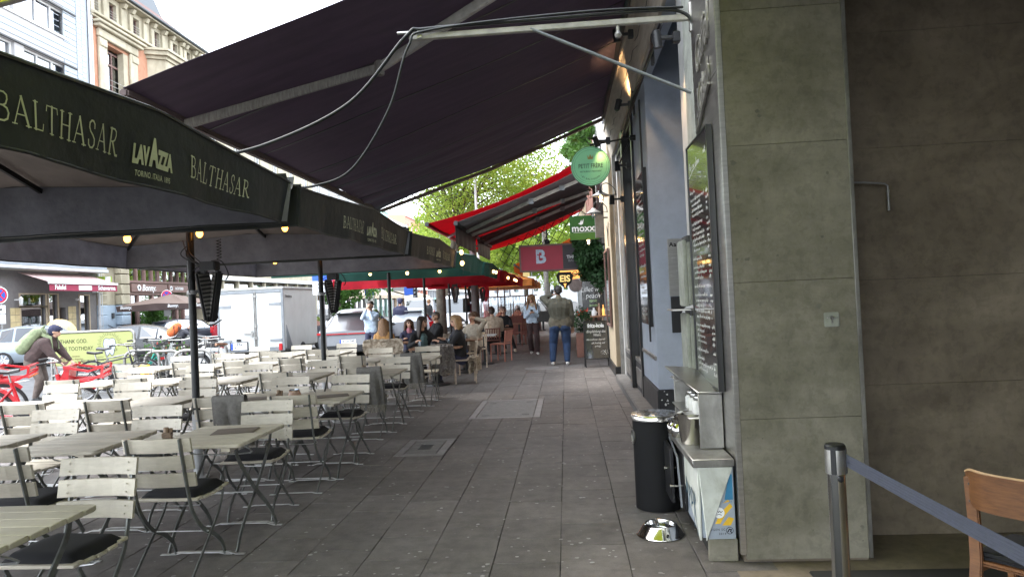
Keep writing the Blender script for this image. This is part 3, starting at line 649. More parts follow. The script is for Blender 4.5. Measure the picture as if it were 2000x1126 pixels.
tag((lambda b: b.tube(bez(Q+[Vector((-1.5, 5.05, 3.08)), Vector((-2.15, 5.1, 2.83)), Vector((-2.7, 5.15, 2.76)), Vector((-3.2, 5.2, 2.74))]), .013, 8) and b.build('power_cable', 'pole_dark', smooth=60))(c1), 'thick dark cable running along the bracket and sagging to the front umbrella', 'cable')
c2 = MB(); Q2 = [Vector((.9, 4.96, 3.56)), Vector((.2, 4.95, 3.575)), Vector((-.85, 4.95, 3.53)), Vector((-1.03, 4.95, 3.42)), Vector((-1.2, 5.0, 3.0)), Vector((-1.5, 5.05, 2.6)), Vector((-1.8, 5.1, 2.5)), Vector((-2.05, 5.2, 2.52))]
tag(c2.tube(bez(Q2), .009, 8).build('hanging_cable', 'pole_dark', smooth=60), 'thinner black cable dropping from the bracket end to the umbrella gutter', 'cable')
# ================================================================ FOLDING CHAIRS AND TABLES
def back_y(z): return -.215 - .2*(z-.45)
def make_chair(name='folding_chair'):
    t = thing(name, 'x', 'chair')
    for k in range(3):
        zc = .60 + k*.108
        m = MB(); n = 6
        for i in range(n):
            xa, xb = -.213+.426*i/n, -.213+.426*(i+1)/n
            ya, yb = [-.03*(1-(x/.213)**2)+.012 for x in (xa, xb)]
            v = []
            for z in (zc-.043, zc+.043):
                y0 = back_y(z)
                for (x, y) in ((xa, ya), (xb, yb)): v += [(x, y0+y-.009, z), (x, y0+y+.009, z)]
            m.add(v, [(0, 2, 6, 4), (1, 5, 7, 3), (0, 1, 3, 2), (4, 6, 7, 5)] + ([(0, 4, 5, 1)] if i == 0 else []) + ([(2, 3, 7, 6)] if i == n-1 else []))
        for x in (-.165, .165):
            for dz in (-.02, .02): m.lathe([(.006, 0), (.004, .003)], 6, (x, back_y(zc+dz)+.018, zc+dz), Matrix.Rotation(-PI/2, 3, 'X'))
        m.build('back_slat', 'chair_wood', t)
    for k in range(5):
        m = MB(); y = -.165+k*.083; z = .452+.012*((k-2)/2)**2; m.bx(-.2, .2, y-.036, y+.036, z-.009, z+.009); m.build('seat_slat', 'chair_wood', t, bevel=.004, seg=1)
    for s in (-1, 1):
        x = s*.168; pts = bez([(x, back_y(.86)-.03, .86), (x, back_y(.6)-.022, .6), (x, back_y(.46)-.012, .45), (x, -.185, .36), (x, -.09, .255), (x, .04, .18), (x, .135, .1), (x, .175, .012)], 3)
        m = MB(); m.bar(pts, .009, .026, (0, 1, .3)); m.build('upright', 'chair_iron', t)
        m = MB(); m.bar(bez([(s*.185, .15, .44), (s*.187, .07, .31), (s*.187, -.1, .16), (s*.187, -.27, .012)], 3), .008, .02, (0, 1, .5)); m.build('leg', 'chair_iron', t)
    for y, h in ((.175, .19), (-.27, .2)):
        m = MB(); m.bar([(-h-.03, y, .004), (-h+.02, y, .005), (-h+.06, y, .014), (h-.06, y, .014), (h-.02, y, .005), (h+.03, y, .004)], .004, .022, (0, 1, 0)); m.build('floor_rail', 'zinc', t)
    m = MB(); m.cyl((-.185, -.055, .23), (.185, -.055, .23), .0045, n=6); m.build('cross_rod', 'zinc', t)
    m = MB(); m.tube(bez([(-.12, -.1, .44), (-.12, -.04, .39), (.12, -.04, .39), (.12, -.1, .44)], 4), .004, 6); m.build('hinge_wire', 'zinc', t)
    return t
CH = make_chair(); CH_used = [False]
RW = ['nearest', 'second nearest', 'third', 'fourth', 'fifth', 'sixth']
CW = ['beside the walkway', 'second from the walkway', 'third from the walkway', 'fourth from the walkway', 'fifth from the walkway', 'sixth from the walkway']
def place(proto, used, x, y, rz, label, group):
    if not used[0]:
        used[0] = True; r = proto; r.location = (x, y, 0); r.rotation_euler = (0, 0, rz); r['label'] = label; r['group'] = group
    else: r = clone(proto, (x, y, 0), rz, label, group=group)
    return r
cu_m = MB()
cu_m.lathe([(.02, .0), (.19, .0), (.215, .012), (.215, .03), (.19, .042), (.02, .045)], 4, M=Matrix.Rotation(PI/4, 3, 'Z'))
cu = MB()
def cush(u, v):
    x = (u-.5)*2; y = (v-.5)*2; e = max(abs(x), abs(y)); r = 1-.06*(abs(x)*abs(y))
    return (x*.19*r, y*.185*r, 0), .038*(1-e**6)**.5
n_ = 10; vs = []; fs = []
for sgn in (0, 1):
    for j in range(n_+1):
        for i in range(n_+1):
            (x, y, _), h = cush(i/n_, j/n_); vs.append((x, y, .465+.012+(h*1.0 if sgn else -.012)+ .004*math.sin(9*x+5*y)))
W1 = n_+1
for sgn in (0, 1):
    o = sgn*W1*W1
    for j in range(n_):
        for i in range(n_): fs.append((o+j*W1+i, o+j*W1+i+1, o+(j+1)*W1+i+1, o+(j+1)*W1+i))
bd = [i for i in range(n_)]+[j*W1+n_ for j in range(n_)]+[n_*W1+i for i in range(n_, 0, -1)]+[j*W1 for j in range(n_, 0, -1)]
for a, b in zip(bd, bd[1:]+bd[:1]): fs.append((a, b, b+W1*W1, a+W1*W1))
cu.add(vs, fs); CUME = cu.mesh('seat_cushion', 'cushion', smooth=70)
CHAIRLOG = []
def chair(x, y, facing, row, col, cushion=False, jit=1, note=''):
    rz = (0 if facing == 'away' else PI) + jit*rng.uniform(-.07, .07)
    x += jit*rng.uniform(-.02, .02); y += jit*rng.uniform(-.025, .025)
    side = 'seen from behind' if facing == 'away' else 'facing the camera'
    lab = 'slatted chair %s, %s, %s table row' % (side, CW[col], RW[row])
    place(CH, CH_used, x, y, rz, lab, 'folding chairs of the terrace')
    if cushion:
        o = put('seat_cushion', CUME, None, (x, y, 0), rz+rng.uniform(-.05, .05)); tag(o, 'black cushion on chair %s, %s, %s row' % (side, CW[col], RW[row]), 'cushion', 'black seat cushions')
    return x, y, rz
TW, TD, TZ = .64, .765, .74
def make_table():
    t = thing('folding_table', 'x', 'table'); n = 7; w = TD/n
    for k in range(n):
        y0 = -TD/2+k*w; m = MB()
        if k in (0, n-1):
            s = 1 if k else -1; ye = y0+w/2+s*(w/2-.003); yi = y0+w/2-s*(w/2-.003); c = .035
            poly = [(-TW/2, yi), (-TW/2, ye-s*c), (-TW/2+c*.3, ye-s*c*.3), (-TW/2+c, ye), (TW/2-c, ye), (TW/2-c*.3, ye-s*c*.3), (TW/2, ye-s*c), (TW/2, yi)]
            m.prism(poly, TZ-.026, TZ, 'z')
        else: m.bx(-TW/2, TW/2, y0+.003, y0+w-.003, TZ-.026, TZ)
        m.build('table_slat', 'chair_wood', t, bevel=.004, seg=1)
    for x in (-.22, .22):
        m = MB(); m.bx(x-.03, x+.03, -TD/2+.01, TD/2-.01, TZ-.05, TZ-.027); m.build('batten', 'chair_wood', t)
    for s in (-1, 1):
        for d in (-1, 1):
            x = s*(.235 if d > 0 else .25)
            m = MB(); m.bar(bez([(x, d*.29, TZ-.052), (x, d*.25, .6), (x, d*.05, .38), (x, -d*.2, .16), (x, -d*.3, .012)], 4), .009, .03, (0, 1, .4)); m.build('leg', 'chair_iron', t)
    for d in (-1, 1):
        m = MB(); h = .25; y = d*.3; m.bar([(-h-.04, y, .004), (-h+.02, y, .005), (-h+.07, y, .02), (h-.07, y, .02), (h-.02, y, .005), (h+.04, y, .004)], .004, .026, (0, 1, 0)); m.build('floor_rail', 'zinc', t)
    m = MB(); m.cyl((-.235, 0, .33), (.235, 0, .33), .005, n=6); m.build('cross_rod', 'zinc', t)
    m = MB(); m.tube(bez([(-.2, -.1, .68), (-.2, .02, .6), (.2, .02, .6), (.2, -.1, .68)], 4), .005, 6); m.build('hinge_wire', 'zinc', t)
    return t
TB = make_table(); TB_used = [False]
# (row, col, right edge x, front y, cushions (near chair, far chair), blanket on near chair's back)
ROWS = [
 (0, 0, -2.2, 2.4, (0, 1)), (0, 1, -3.1, 2.45, (0, 0)),
 (1, 0, -2.16, 4.5, (1, 1)), (1, 1, -3.1, 4.4, (1, 1)), (1, 2, -3.97, 4.4, (0, 0)), (1, 3, -4.9, 4.5, (0, 0)),
 (2, 0, -2.1, 6.42, (1, 1)), (2, 1, -2.78, 6.45, (1, 0)), (2, 2, -3.84, 6.5, (0, 1)), (2, 3, -4.6, 6.45, (0, 0)), (2, 4, -5.5, 6.5, (0, 0)),
 (3, 0, -2.16, 8.72, (1, 1)), (3, 1, -3.13, 8.6, (0, 0)), (3, 2, -4.03, 8.5, (0, 0)), (3, 3, -4.95, 8.6, (0, 0)), (3, 4, -5.9, 8.7, (0, 0)),
 (4, 0, -2.08, 10.88, (0, 0)), (4, 1, -2.95, 10.9, (0, 0)), (4, 2, -3.85, 10.9, (0, 0)), (4, 3, -4.7, 10.85, (0, 0)), (4, 4, -5.6, 10.95, (0, 0)), (4, 5, -6.5, 10.9, (0, 0)),
 (5, 2, -4.2, 12.95, (0, 0)), (5, 3, -5.1, 12.95, (0, 0)), (5, 4, -6.0, 13.0, (0, 0))]
BL = {}
for (r, c, xr, yf, cs) in ROWS:
    x = xr-TW/2; y = yf+TD/2
    place(TB, TB_used, x, y, rng.uniform(-.02, .02), 'cream slatted folding table, %s, %s row from the camera' % (CW[c], RW[r]), 'folding tables of the terrace')
    if r > 0: BL[(r, c)] = chair(x, yf-.11, 'away', r, c, cs[0])
    chair(x+.02, yf+TD+.16, 'camera', r, c, cs[1])
# ---- small things on the tables
def menu(x, y, rz, lab):
    m = MB(); m.bx(-.105, .105, -.15, .15, 0, .004); m.bx(-.1, .1, -.145, .145, .0045, .0075); tag(m.build('menu_card', 'menu_card', bevel=.0015, seg=1, loc=(x, y, TZ+.0006), rz=rz), lab, 'menu', 'menus on the tables')
menu(-2.42, 4.98, -1.35, 'brown menu folder lying on the table beside the walkway, second row')
menu(-2.3, 6.78, -1.2, 'brown menu folder right of the candle jar on the third row')
menu(-3.02, 6.8, -1.3, 'brown menu folder left of the candle jar on the third row')
def holder(x, y, lab):
    t = thing('cutlery_holder', lab, 'holder', (x, y, TZ), .3, 'small wooden holders on the tables')
    m = MB(); m.bx(-.03, .03, -.03, .03, 0, .035); m.bx(-.03, .03, -.03, .03, .038, .07); m.build('box', 'holder_wood', t, bevel=.003)
    m = MB(); m.lathe([(.018, .071), (.018, .1), (.014, .105), (.002, .105)], 12, (-.006, 0, 0)); m.lathe([(.014, .071), (.012, .095), (.002, .097)], 10, (.02, .012, 0)); m.build('shaker', 'holder_wood', t, smooth=40)
holder(-2.72, 4.62, 'stacked wooden table holder at the foot of the first visible parasol pole')
holder(-2.74, 6.55, 'dark wooden cube holder left of the candle jar'); holder(-2.62, 8.95, 'small wooden holder on the fourth row table beside the walkway')
t = thing('candle_jar', 'round pinkish glass candle jar on the third row table', 'candle', (-2.58, 6.52, TZ))
m = MB(); m.lathe([(.035, 0), (.052, .012), (.063, .045), (.056, .075), (.046, .09), (.05, .098), (.044, .1), (.04, .088), (.01, .08)], 22); m.build('jar', 'candle_glass', t, smooth=60)
m = MB(); m.lathe([(.046, .099), (.05, .104), (.043, .112), (.041, .1)], 22); m.build('rim', 'clear_glass', t, smooth=60)
# ---- blankets over chair backs
def blanket(key, lab, dx=.1, w=.3):
    x, y, rz = BL[key]; t = thing('blanket', lab, 'blanket', (x, y, 0), rz, 'grey fringed blankets over chair backs')
    def f(u, v):
        px = dx+(u-.5)*w*(1+.06*math.sin(v*9)); s = (v-.5)*1.0
        if abs(s) < .045: z = .872; yy = back_y(.87)+s*.7
        else:
            z = .872-(abs(s)-.045)*(1.0 if s < 0 else 1.02); yy = back_y(z)+(-.045 if s < 0 else .04) + (.016*math.sin(u*15+v*4)+.009*math.sin(u*31+v*2))*(min(1, (abs(s)-.04)*4))
        return (px, yy, z)
    m = MB(); m.sheet(f, 14, 30, (0, .004, .002)); m.build('cloth', 'blanket', t, smooth=60)
    m = MB(); r2 = random.Random(4)
    for k in range(46):
        u = (k+.5)/46
        for v in (0., 1.):
            p = Vector(f(u, v)); q = p+Vector((r2.uniform(-.012, .012), r2.uniform(-.008, .008), -.07-r2.uniform(0, .03))); m.tube([p, (p+q)/2+Vector((.004, 0, 0)), q], .0022, 4)
    o = m.build('fringe', 'fringe', t); o['kind'] = 'stuff'
blanket((2, 1), 'grey fringed blanket over the chair in front of the candle jar', .12, .3)
blanket((3, 0), 'grey fringed blanket on the chair of the fourth row beside the walkway', .1, .3)
blanket((4, 0), 'grey fringed blanket on the chair of the fifth row beside the walkway', .08, .32)
# ================================================================ PARASOLS
GLY = {'A': [([(0, 0), (.33, 1)], .045), ([(.33, 1), (.7, 0)], .1), ([(.13, .36), (.56, .36)], .045), ([(-.1, .015), (.13, .015)], .04), ([(.55, .015), (.84, .015)], .04)],
 'B': [([(.12, 0), (.12, 1)], .1), ([(0, .98), (.36, .98), (.5, .9), (.52, .76), (.46, .6), (.34, .53), (.12, .53)], .06), ([(.34, .53), (.52, .46), (.6, .3), (.55, .1), (.4, .02), (0, .02)], .065)],
 'L': [([(.12, 0), (.12, 1)], .1), ([(0, .98), (.26, .98)], .04), ([(0, .02), (.55, .02), (.6, .26)], .045)],
 'T': [([(.36, 0), (.36, 1)], .1), ([(-.02, .78), (.02, .98), (.7, .98), (.74, .78)], .045), ([(.22, .015), (.5, .015)], .04)],
 'H': [([(.12, 0), (.12, 1)], .1), ([(.66, 0), (.66, 1)], .1), ([(.12, .52), (.66, .52)], .045)] + [([(x, y), (x+.26, y)], .04) for x in (-.01, .53) for y in (.015, .985)],
 'S': [([(.46, .74), (.45, .9), (.34, 1), (.2, 1), (.08, .9), (.07, .74), (.16, .6), (.34, .48), (.48, .34), (.48, .14), (.36, .01), (.18, 0), (.06, .1), (.04, .27)], .07)],
 'R': [([(.12, 0), (.12, 1)], .1), ([(0, .98), (.36, .98), (.5, .9), (.53, .74), (.46, .57), (.32, .5), (.12, .5)], .06), ([(.3, .5), (.62, .02), (.76, .015)], .09), ([(0, .015), (.26, .015)], .04)]}
GWD = dict(A=.78, B=.66, L=.62, T=.74, H=.8, S=.56, R=.74)
def serif(word, x, y, h, gap=.16, sq=.82):
    out = []
    for c in word:
        for (p, w) in GLY[c]: out.append(([(x+a*h*sq, y+b*h) for a, b in p], w*h))
        x += (GWD[c]+gap)*h*sq
    return out, x
HP = 1.8; FL = .285
def edge_z(s): return 2.465+.09*max(0, 1-abs(s-.12)/1.12)**1.4     # s in -1..1 along a side
def pt_side(side, s):
    a = s*HP
    return {0: (HP, a), 1: (-a, HP), 2: (-HP, -a), 3: (a, -HP)}[side]
def make_parasol(lab, cloth, flap, under, pole, loc, word=None, zoff=0, name='parasol', base=True, flaps=(0, 1, 2, 3), half=HP, grp='large parasols in a row over the terrace', holder=False):
    t = thing(name, lab, 'parasol', (loc[0], loc[1], 0), 0, grp); k = half/HP; AP = 3.08+zoff
    def zed(s): return edge_z(s)+zoff
    for sd in range(4):
        def f(u, v):
            s = u*2-1; x, y = pt_side(sd, s); z = AP+(zed(s)-AP)*v-.045*math.sin(PI*v)*abs(math.sin(PI*s))
            return (x*v*k, y*v*k, z)
        m = MB(); m.sheet(f, 16, 10, (0, 0, .003)); m.build('canopy_panel', cloth, t, smooth=50)
    for sd in flaps:
        def f2(u, v):
            s = u*2-1; x, y = pt_side(sd, s); q = .988+.012*v*math.sin(u*23+sd)+.004*math.sin(u*61)*v
            wv = 1.006-.02*v; return (x*k*wv*(q if sd in (0, 2) else 1), y*k*wv*(q if sd in (1, 3) else 1), zed(s)+.004-v*(zed(s)-2.195-zoff))
        m = MB(); m.sheet(f2, 48, 5, ((.003, 0, 0) if sd == 0 else (-.003, 0, 0) if sd == 2 else (0, .003, 0) if sd == 1 else (0, -.003, 0)))
        fl = m.build('valance', flap if sd in (0, 3) else under, t, smooth=60)
        m = MB(); m.tube([Vector(f2(i/24, 1)) for i in range(25)], .007, 6); m.tube([Vector(f2(i/24, 0))+Vector((0, 0, .006)) for i in range(25)], .008, 6); m.build('hem', 'cloth_hem' if cloth == 'parasol_cloth' else flap, fl, smooth=60)
        if word and sd == 0:
            def onflap(p): # p: (y along, z down from top of valance centre)
                u = (p.x/HP+1)/2; v = p.y; q = Vector(f2(u, v)); return Vector((q.x+.009, q.y, q.z))
            mm = MB(); H_ = .092; L_ = []
            a, xe = serif('BALTHASAR', -.74, 0, H_, .2, .93); L_ += a
            b, xe = serif('BALTHASAR', .5, 0, H_, .2, .93); L_ += b
            for (p, w) in L_:
                for (c, d) in zip(p, p[1:]):
                    c = Vector(c); d = Vector(d); e = d-c
                    if e.length < 1e-6: continue
                    n = Vector((-e.y, e.x)).normalized()*w/2; e = e.normalized()*w*.3
                    mm.add([onflap(Vector((z.x, .72-z.y/FL, 0))) for z in (c-n-e, d-n+e, d+n+e, c+n-e)], [(0, 1, 2, 3)])
            mm.build('lettering', 'lettering', fl)
            def ft(co): return onflap(Vector((co.x, .64-co.y/FL, 0)))
            I = Matrix.Identity(4)
            for (w_, sz, x_, y_) in (('LAV', .088, .1, 0), ('A', .132, .192, .017), ('ZZA', .088, .282, 0)):
                text(w_, sz, Matrix.Translation((x_, y_, 0)), 'lettering', 'lettering', fl, sx=.66, bold=.065, ex=0, fn=ft)
            text('TORINO. ITALIA. 1895', .03, Matrix.Translation((.2, -.066, 0)), 'lettering', 'lettering', fl, sx=.8, bold=.008, ex=0, sp=1.1, fn=ft)
    for i in range(8):
        a = i*PI/4; L_ = half*(1.4142 if i % 2 else 1)*.985; d = Vector((math.cos(a), math.sin(a), 0)); ze = zed(1 if i % 2 else 0)-.03
        m = MB(); m.bar([d*.07+Vector((0, 0, AP-.06)), d*L_+Vector((0, 0, ze))], .022, .034, (0, 0, 1)); rb_ = m.build('rib', 'black_metal', t)
        m = MB(); m.bar([d*.06+Vector((0, 0, AP-.52)), d*L_*.52+Vector((0, 0, AP+(ze-AP)*.52-.02))], .018, .026, (0, 0, 1)); m.build('strut', 'black_metal', rb_)
    m = MB(); m.cyl((0, 0, .62 if base else 0), (0, 0, AP), .036, n=16); m.build('pole', pole, t, smooth=40)
    if base:
        m = MB(); m.cyl((0, 0, .0), (0, 0, .62), .043, n=16); m.build('sleeve', 'pole_light' if base == 1 else pole, t, smooth=40)
        m = MB(); m.lathe([(.1, .001), (.1, .012), (.05, .02), (.046, .1)], 20); m.build('foot', 'pole_light', t, smooth=40)
    m = MB(); m.lathe([(.06, AP-.58), (.06, AP-.46), (.045, AP-.45)], 14); m.lathe([(.07, AP-.12), (.07, AP-.02), (.02, AP+.05)], 14); m.build('hub', 'black_metal', t, smooth=40)
    return t
PX = -3.66
P1 = make_parasol('nearest dark parasol with BALTHASAR lettering on its green black valance, left edge of the view', 'parasol_cloth', 'parasol_flap', 'cloth_lit_grey', 'pole_dark', (PX, 2.98), word=1)
P2 = clone(P1, (PX, 6.74, 0), 0, 'middle dark parasol with BALTHASAR lettering and the heater on its pole'); P3 = clone(P1, (PX, 10.45, 0), 0, 'farthest of the dark lettered parasols, before the green ones')
# fabric gutters between the dark parasols
for (y, l) in ((4.86, 'dark fabric rain gutter between the nearest two parasols'), (8.6, 'dark fabric rain gutter between the second and third parasol')):
    m = MB(); m.sheet(lambda u, v: (PX-1.75+3.52*u, y-.075+.15*v, 2.54-.1*math.sin(PI*v)+.07*(1-abs(u*2-1))**1.3), 24, 8, (0, 0, .003)); tag(m.build('rain_gutter', 'parasol_flap', smooth=60), l, 'gutter')
G1 = make_parasol('nearer green parasol behind the dark ones', 'green_cloth', 'green_cloth', 'green_cloth', 'pole_dark', (-3.66, 14.6), base=2, zoff=.0, flaps=(0, 3))
clone(G1, (-3.66, 18.3, 0), 0, 'farther green parasol with teal edges catching light')
R1 = make_parasol('first red parasol beyond the green ones', 'red_cloth', 'red_flap', 'red_flap', 'pole_dark', (-3.62, 22.0), base=2, zoff=-.06, flaps=(0, 3))
clone(R1, (-3.62, 25.7, 0), 0, 'second red parasol with string lights beneath'); clone(R1, (-3.62, 29.4, 0), 0, 'third red parasol farthest down the terrace')
clone(R1, (-5.9, 23.6, 0), .0, 'red parasol on the street side of the terrace with its valance hanging low')
O1 = make_parasol('orange parasol beyond the red ones', 'orange_cloth', 'orange_cloth', 'cream_cloth', 'pole_grey', (-3.3, 34.5), base=2, zoff=.0)
clone(O1, (-3.3, 38.4, 0), 0, 'second orange parasol far down the walkway'); clone(O1, (-3.3, 42.3, 0), 0, 'farthest orange parasol near the ice cream parlour')
def wall_post(x, y, r, h, lab, mt='pole_grey'):
    m = MB(); m.cyl((x, y, 0), (x, y, h), r, r*.92, 16); tag(m.build('post', mt, smooth=40), lab, 'post')
wall_post(-3.1, 24.2, .13, 3.6, 'thick grey round post among the red parasols', 'shop_grey')
wall_post(-1.2, 46, .16, 8, 'pale lamp post far down the walkway', 'pole_grey')
# ---- heaters on the poles
def make_heater(lab, loc):
    t = thing('patio_heater', lab, 'heater', loc, 0, 'black twin panel heaters on the parasol poles')
    m = MB(); m.box((.0, 0, .36), (.16, .12, .09)); m.box((-.08, 0, .3), (.1, .05, .05)); m.bar([(-.1, 0, .12), (-.17, 0, .12)], .03, .03, (0, 0, 1)); m.build('bracket', 'black_plastic', t, bevel=.01)
    for s in (-1, 1):
        M_ = Matrix.Translation((s*.085, 0, .31)) @ Matrix.Rotation(s*.17, 4, 'Y') @ Matrix.Rotation(s*.75, 4, 'Z')
        m = MB(); m.bx(-.035, .035, -.065, .065, -.5, 0, M_); p = m.build('panel', 'black_plastic', t, bevel=.018, seg=2)
        m = MB()
        for k in range(11): m.bx(-s*.036, -s*.04, -.05, .05, -.45+k*.04, -.428+k*.04, M_) if s < 0 else m.bx(-.04, -.036, -.05, .05, -.45+k*.04, -.428+k*.04, M_)
        o = m.build('grille', 'steel_dull', p); o['kind'] = 'stuff'
    m = MB(); m.tube(bez([(.02, 0, .41), (.14, -.04, .4), (.2, -.03, .28), (.16, 0, .22)], 6), .006, 6); m.build('cable', 'black_plastic', t, smooth=60); m = MB(); m.tube(bez([(-.03, .03, .4), (-.16, -.06, .3), (-.19, -.05, .12), (-.1, 0, .05)], 6), .005, 6); m.build('cable', 'black_plastic', t, smooth=60); m = MB(); m.tube(bez([(-.1, 0, -.16), (0, -.03, -.22), (.1, 0, -.17)], 6), .006, 6); m.build('cable', 'black_plastic', t, smooth=60)
    m = MB(); m.lathe([(.045, .09), (.05, .1), (.045, .13)], 16, (-.19, 0, 0)); m.build('clamp', 'pole_light', t, smooth=40)
    return t
HT = make_heater('black twin panel heater on the nearest visible parasol pole', (PX+.19, 6.74, 1.7))
for (x, y, z, l) in ((PX+.19, 10.45, 1.7, 'black twin panel heater on the second visible parasol pole'), (-3.43, 22, 1.75, 'black heater on the first red parasol pole'), (-3.43, 25.7, 1.75, 'black heater on the second red parasol pole'), (-3.43, 29.4, 1.75, 'black heater on the third red parasol pole')): clone(HT, (x, y, z), 0, l)
m = MB(); m.tube([(.1+.022*math.cos(k*.9), .022*math.sin(k*.9), .62-k*.0042) for k in range(48)], .004, 5); m.build('coiled_wire', 'black_plastic', HT)
m = MB(); rr = random.Random(2)
for k in range(7): m.tube(bez([(-.19+rr.uniform(-.05, .05), rr.uniform(-.05, 0), .62), (-.19+rr.uniform(-.08, .06), -.05, .5), (-.14+rr.uniform(-.05, .05), -.05, .42), (-.05, 0, .36)], 5), .005, 5)
o = m.build('wire_tangle', 'black_plastic', HT); o['kind'] = 'stuff'
# ---- string lights
def string_light(lab, pts, bulbs, sz=.03, mt='bulb', wire=True):
    t = thing('string_light', lab, 'string light', pts[0], 0, 'warm string lights under the parasols'); o0 = Vector(pts[0])
    if wire: m = MB(); m.tube([Vector(p)-o0 for p in bez(pts, 8)], .004, 5); m.build('wire', 'wire', t)
    bm_ = MB(); bm_.sph((0, 0, -.05), (sz, sz, sz*1.25), 10, 8); me = bm_.mesh('bulb', mt, smooth=80)
    cm = MB(); cm.cyl((0, 0, -.03), (0, 0, .01), sz*.5, n=8); ce = cm.mesh('socket', 'black_plastic')
    for b in bulbs:
        x = put('bulb', me, t, Vector(b)-o0); put('socket', ce, x)
    return t
Z_ = 2.36
string_light('bulbs on a wire under the middle dark parasol', [(PX-.75, 6.3, 2.5), (PX-.3, 6.5, 2.42), (PX, 6.7, 2.4), (PX+.5, 6.9, 2.5), (PX+1, 7.4, 2.52)], [(PX-.52, 6.5, 2.47), (PX-.46, 6.45, 2.39), (PX+.12, 6.7, 2.43), (PX+.78, 7.2, 2.5)], .032)
string_light('bulbs on a wire under the farthest dark parasol', [(PX-.8, 9.8, 2.45), (PX, 10.3, 2.4), (PX+.9, 11.2, 2.5)], [(PX-.55, 10.1, 2.36), (PX+.1, 10.35, 2.42), (PX+1.3, 11.9, 2.45)], .032)
string_light('bulbs hanging at the corner of the farthest dark parasol', [(-1.84, 12.3, 2.55), (-1.8, 12.6, 2.3), (-1.85, 12.9, 2.1)], [(-1.8, 12.45, 2.52), (-1.8, 12.5, 2.33)], .035, 'bulb_soft')
string_light('bulbs on a wire along the green parasols', [(-5.4, 15, 2.45), (-4.2, 15.6, 2.35), (-3, 16.4, 2.4), (-1.9, 17.5, 2.4), (-1.8, 20, 2.4)], [(-5, 15.2, 2.4), (-4.3, 15.5, 2.36), (-3.6, 16.1, 2.36), (-2.9, 16.4, 2.38), (-2.4, 17, 2.4), (-2, 17.4, 2.4), (-1.86, 18.6, 2.4), (-1.84, 19.1, 2.4)], .035, 'bulb_soft')
string_light('bulbs on a wire along the red parasols', [(-4.5, 20.5, 2.4), (-3, 21, 2.3), (-1.8, 22, 2.35), (-1.8, 27, 2.35)], [(-3.6, 20.8, 2.36), (-2.7, 21.2, 2.33), (-1.95, 22, 2.35), (-1.8, 22.6, 2.34), (-1.8, 25.5, 2.35), (-1.8, 26.4, 2.34), (-2.6, 24.5, 2.3)], .038, 'bulb_soft')
# ================================================================ RIGHT FOREGROUND
# menu board on the steel side of the pillar
bd = thing('menu_board', 'tall glossy chalk menu board on the steel side of the pillar', 'menu board', (.95, 4.85, 1.8))
m = MB(); m.bx(-.03, -.004, -.36, .36, -.82, .82); m.build('board', 'board_black', bd, bevel=.003, seg=1)
m = MB()
for b in ((-.036, -.0, -.375, -.36, -.83, .83), (-.036, 0, .36, .375, -.83, .83), (-.036, 0, -.36, .36, -.83, -.82), (-.036, 0, -.36, .36, .82, .83)): m.bx(*b)
m.build('frame', 'frame_black', bd)
MW = frame((-.0305, .36, -.82), *WEST); r_ = random.Random(11); L_ = []
L_ += [([(.05, 1.42), (.2, 1.455), (.34, 1.47), (.44, 1.485)], .004)]
for (x, y, w, h) in ((.07, 1.47, .4, .05), (.06, 1.3, .2, .026), (.58, 1.5, .1, .04)): L_ += scrawl(x, y, w, h, r_)
y = 1.25
for blk in (4, 6, 1, 3, 1, 5, 4, 1, 3, 4, 1, 2, 3):
    for q in range(blk):
        if y < .05: break
        L_ += scrawl(.07+(.03 if q else 0), y, r_.uniform(.26, .5), .024, r_); L_ += scrawl(.6, y, .09, .022, r_); y -= .037
    y -= .022
m = MB(); ribbons(L_, .0045, MW, m); o = m.build('handwriting', 'chalk', bd); o['kind'] = 'stuff'
# steel letters on the side panel
lt = thing('steel_lettering', 'raised steel script letters high on the side of the pillar', 'lettering', (.95, 4.66, 3.0))
for (s_, z, sz, dx) in (('Gaffel', .19, .3, .0), ('Kölsch', -.1, .25, .02)):
    text(s_, sz, frame((-.006, -.02+dx, z), (0, -1, .32), (0, .0, 1)), 'letters', 'steel_dull', lt, sx=.62, shear=.25, bold=.012, ex=.006)
m = MB(); m.tube([(-.008, .24, -.33), (-.008, 0, -.22), (-.008, -.2, -.12)], .012, 6); m.build('underline', 'steel_dull', lt)
# folding shelf trays beside the menu board
for (z0, z1, l) in ((1.49, 1.98, 'upper folded grey green steel tray beside the menu board'), (.98, 1.44, 'lower folded grey green steel tray beside the menu board')):
    t = thing('folding_tray', l, 'tray', (.97, 5.4, z0))
    m = MB(); m.bx(-.10, -.07, -.12, .14, 0, z1-z0); m.build('back', 'plaster_rough', t, bevel=.008)
    m = MB(); m.bx(-.075, .1, -.14, -.125, 0.01, z1-z0-.02); m.build('leaf', 'plaster_rough', t, bevel=.006)
    m = MB(); m.bx(-.07, .1, -.12, .1, z1-z0-.02, z1-z0+.03); m.build('hinge_block', 'shop_dark', t, bevel=.004)
    m = MB(); m.bx(-.2, .1, -.13, .13, -.03, -.02); m.build('ledge', 'steel', t, bevel=.002, seg=1)
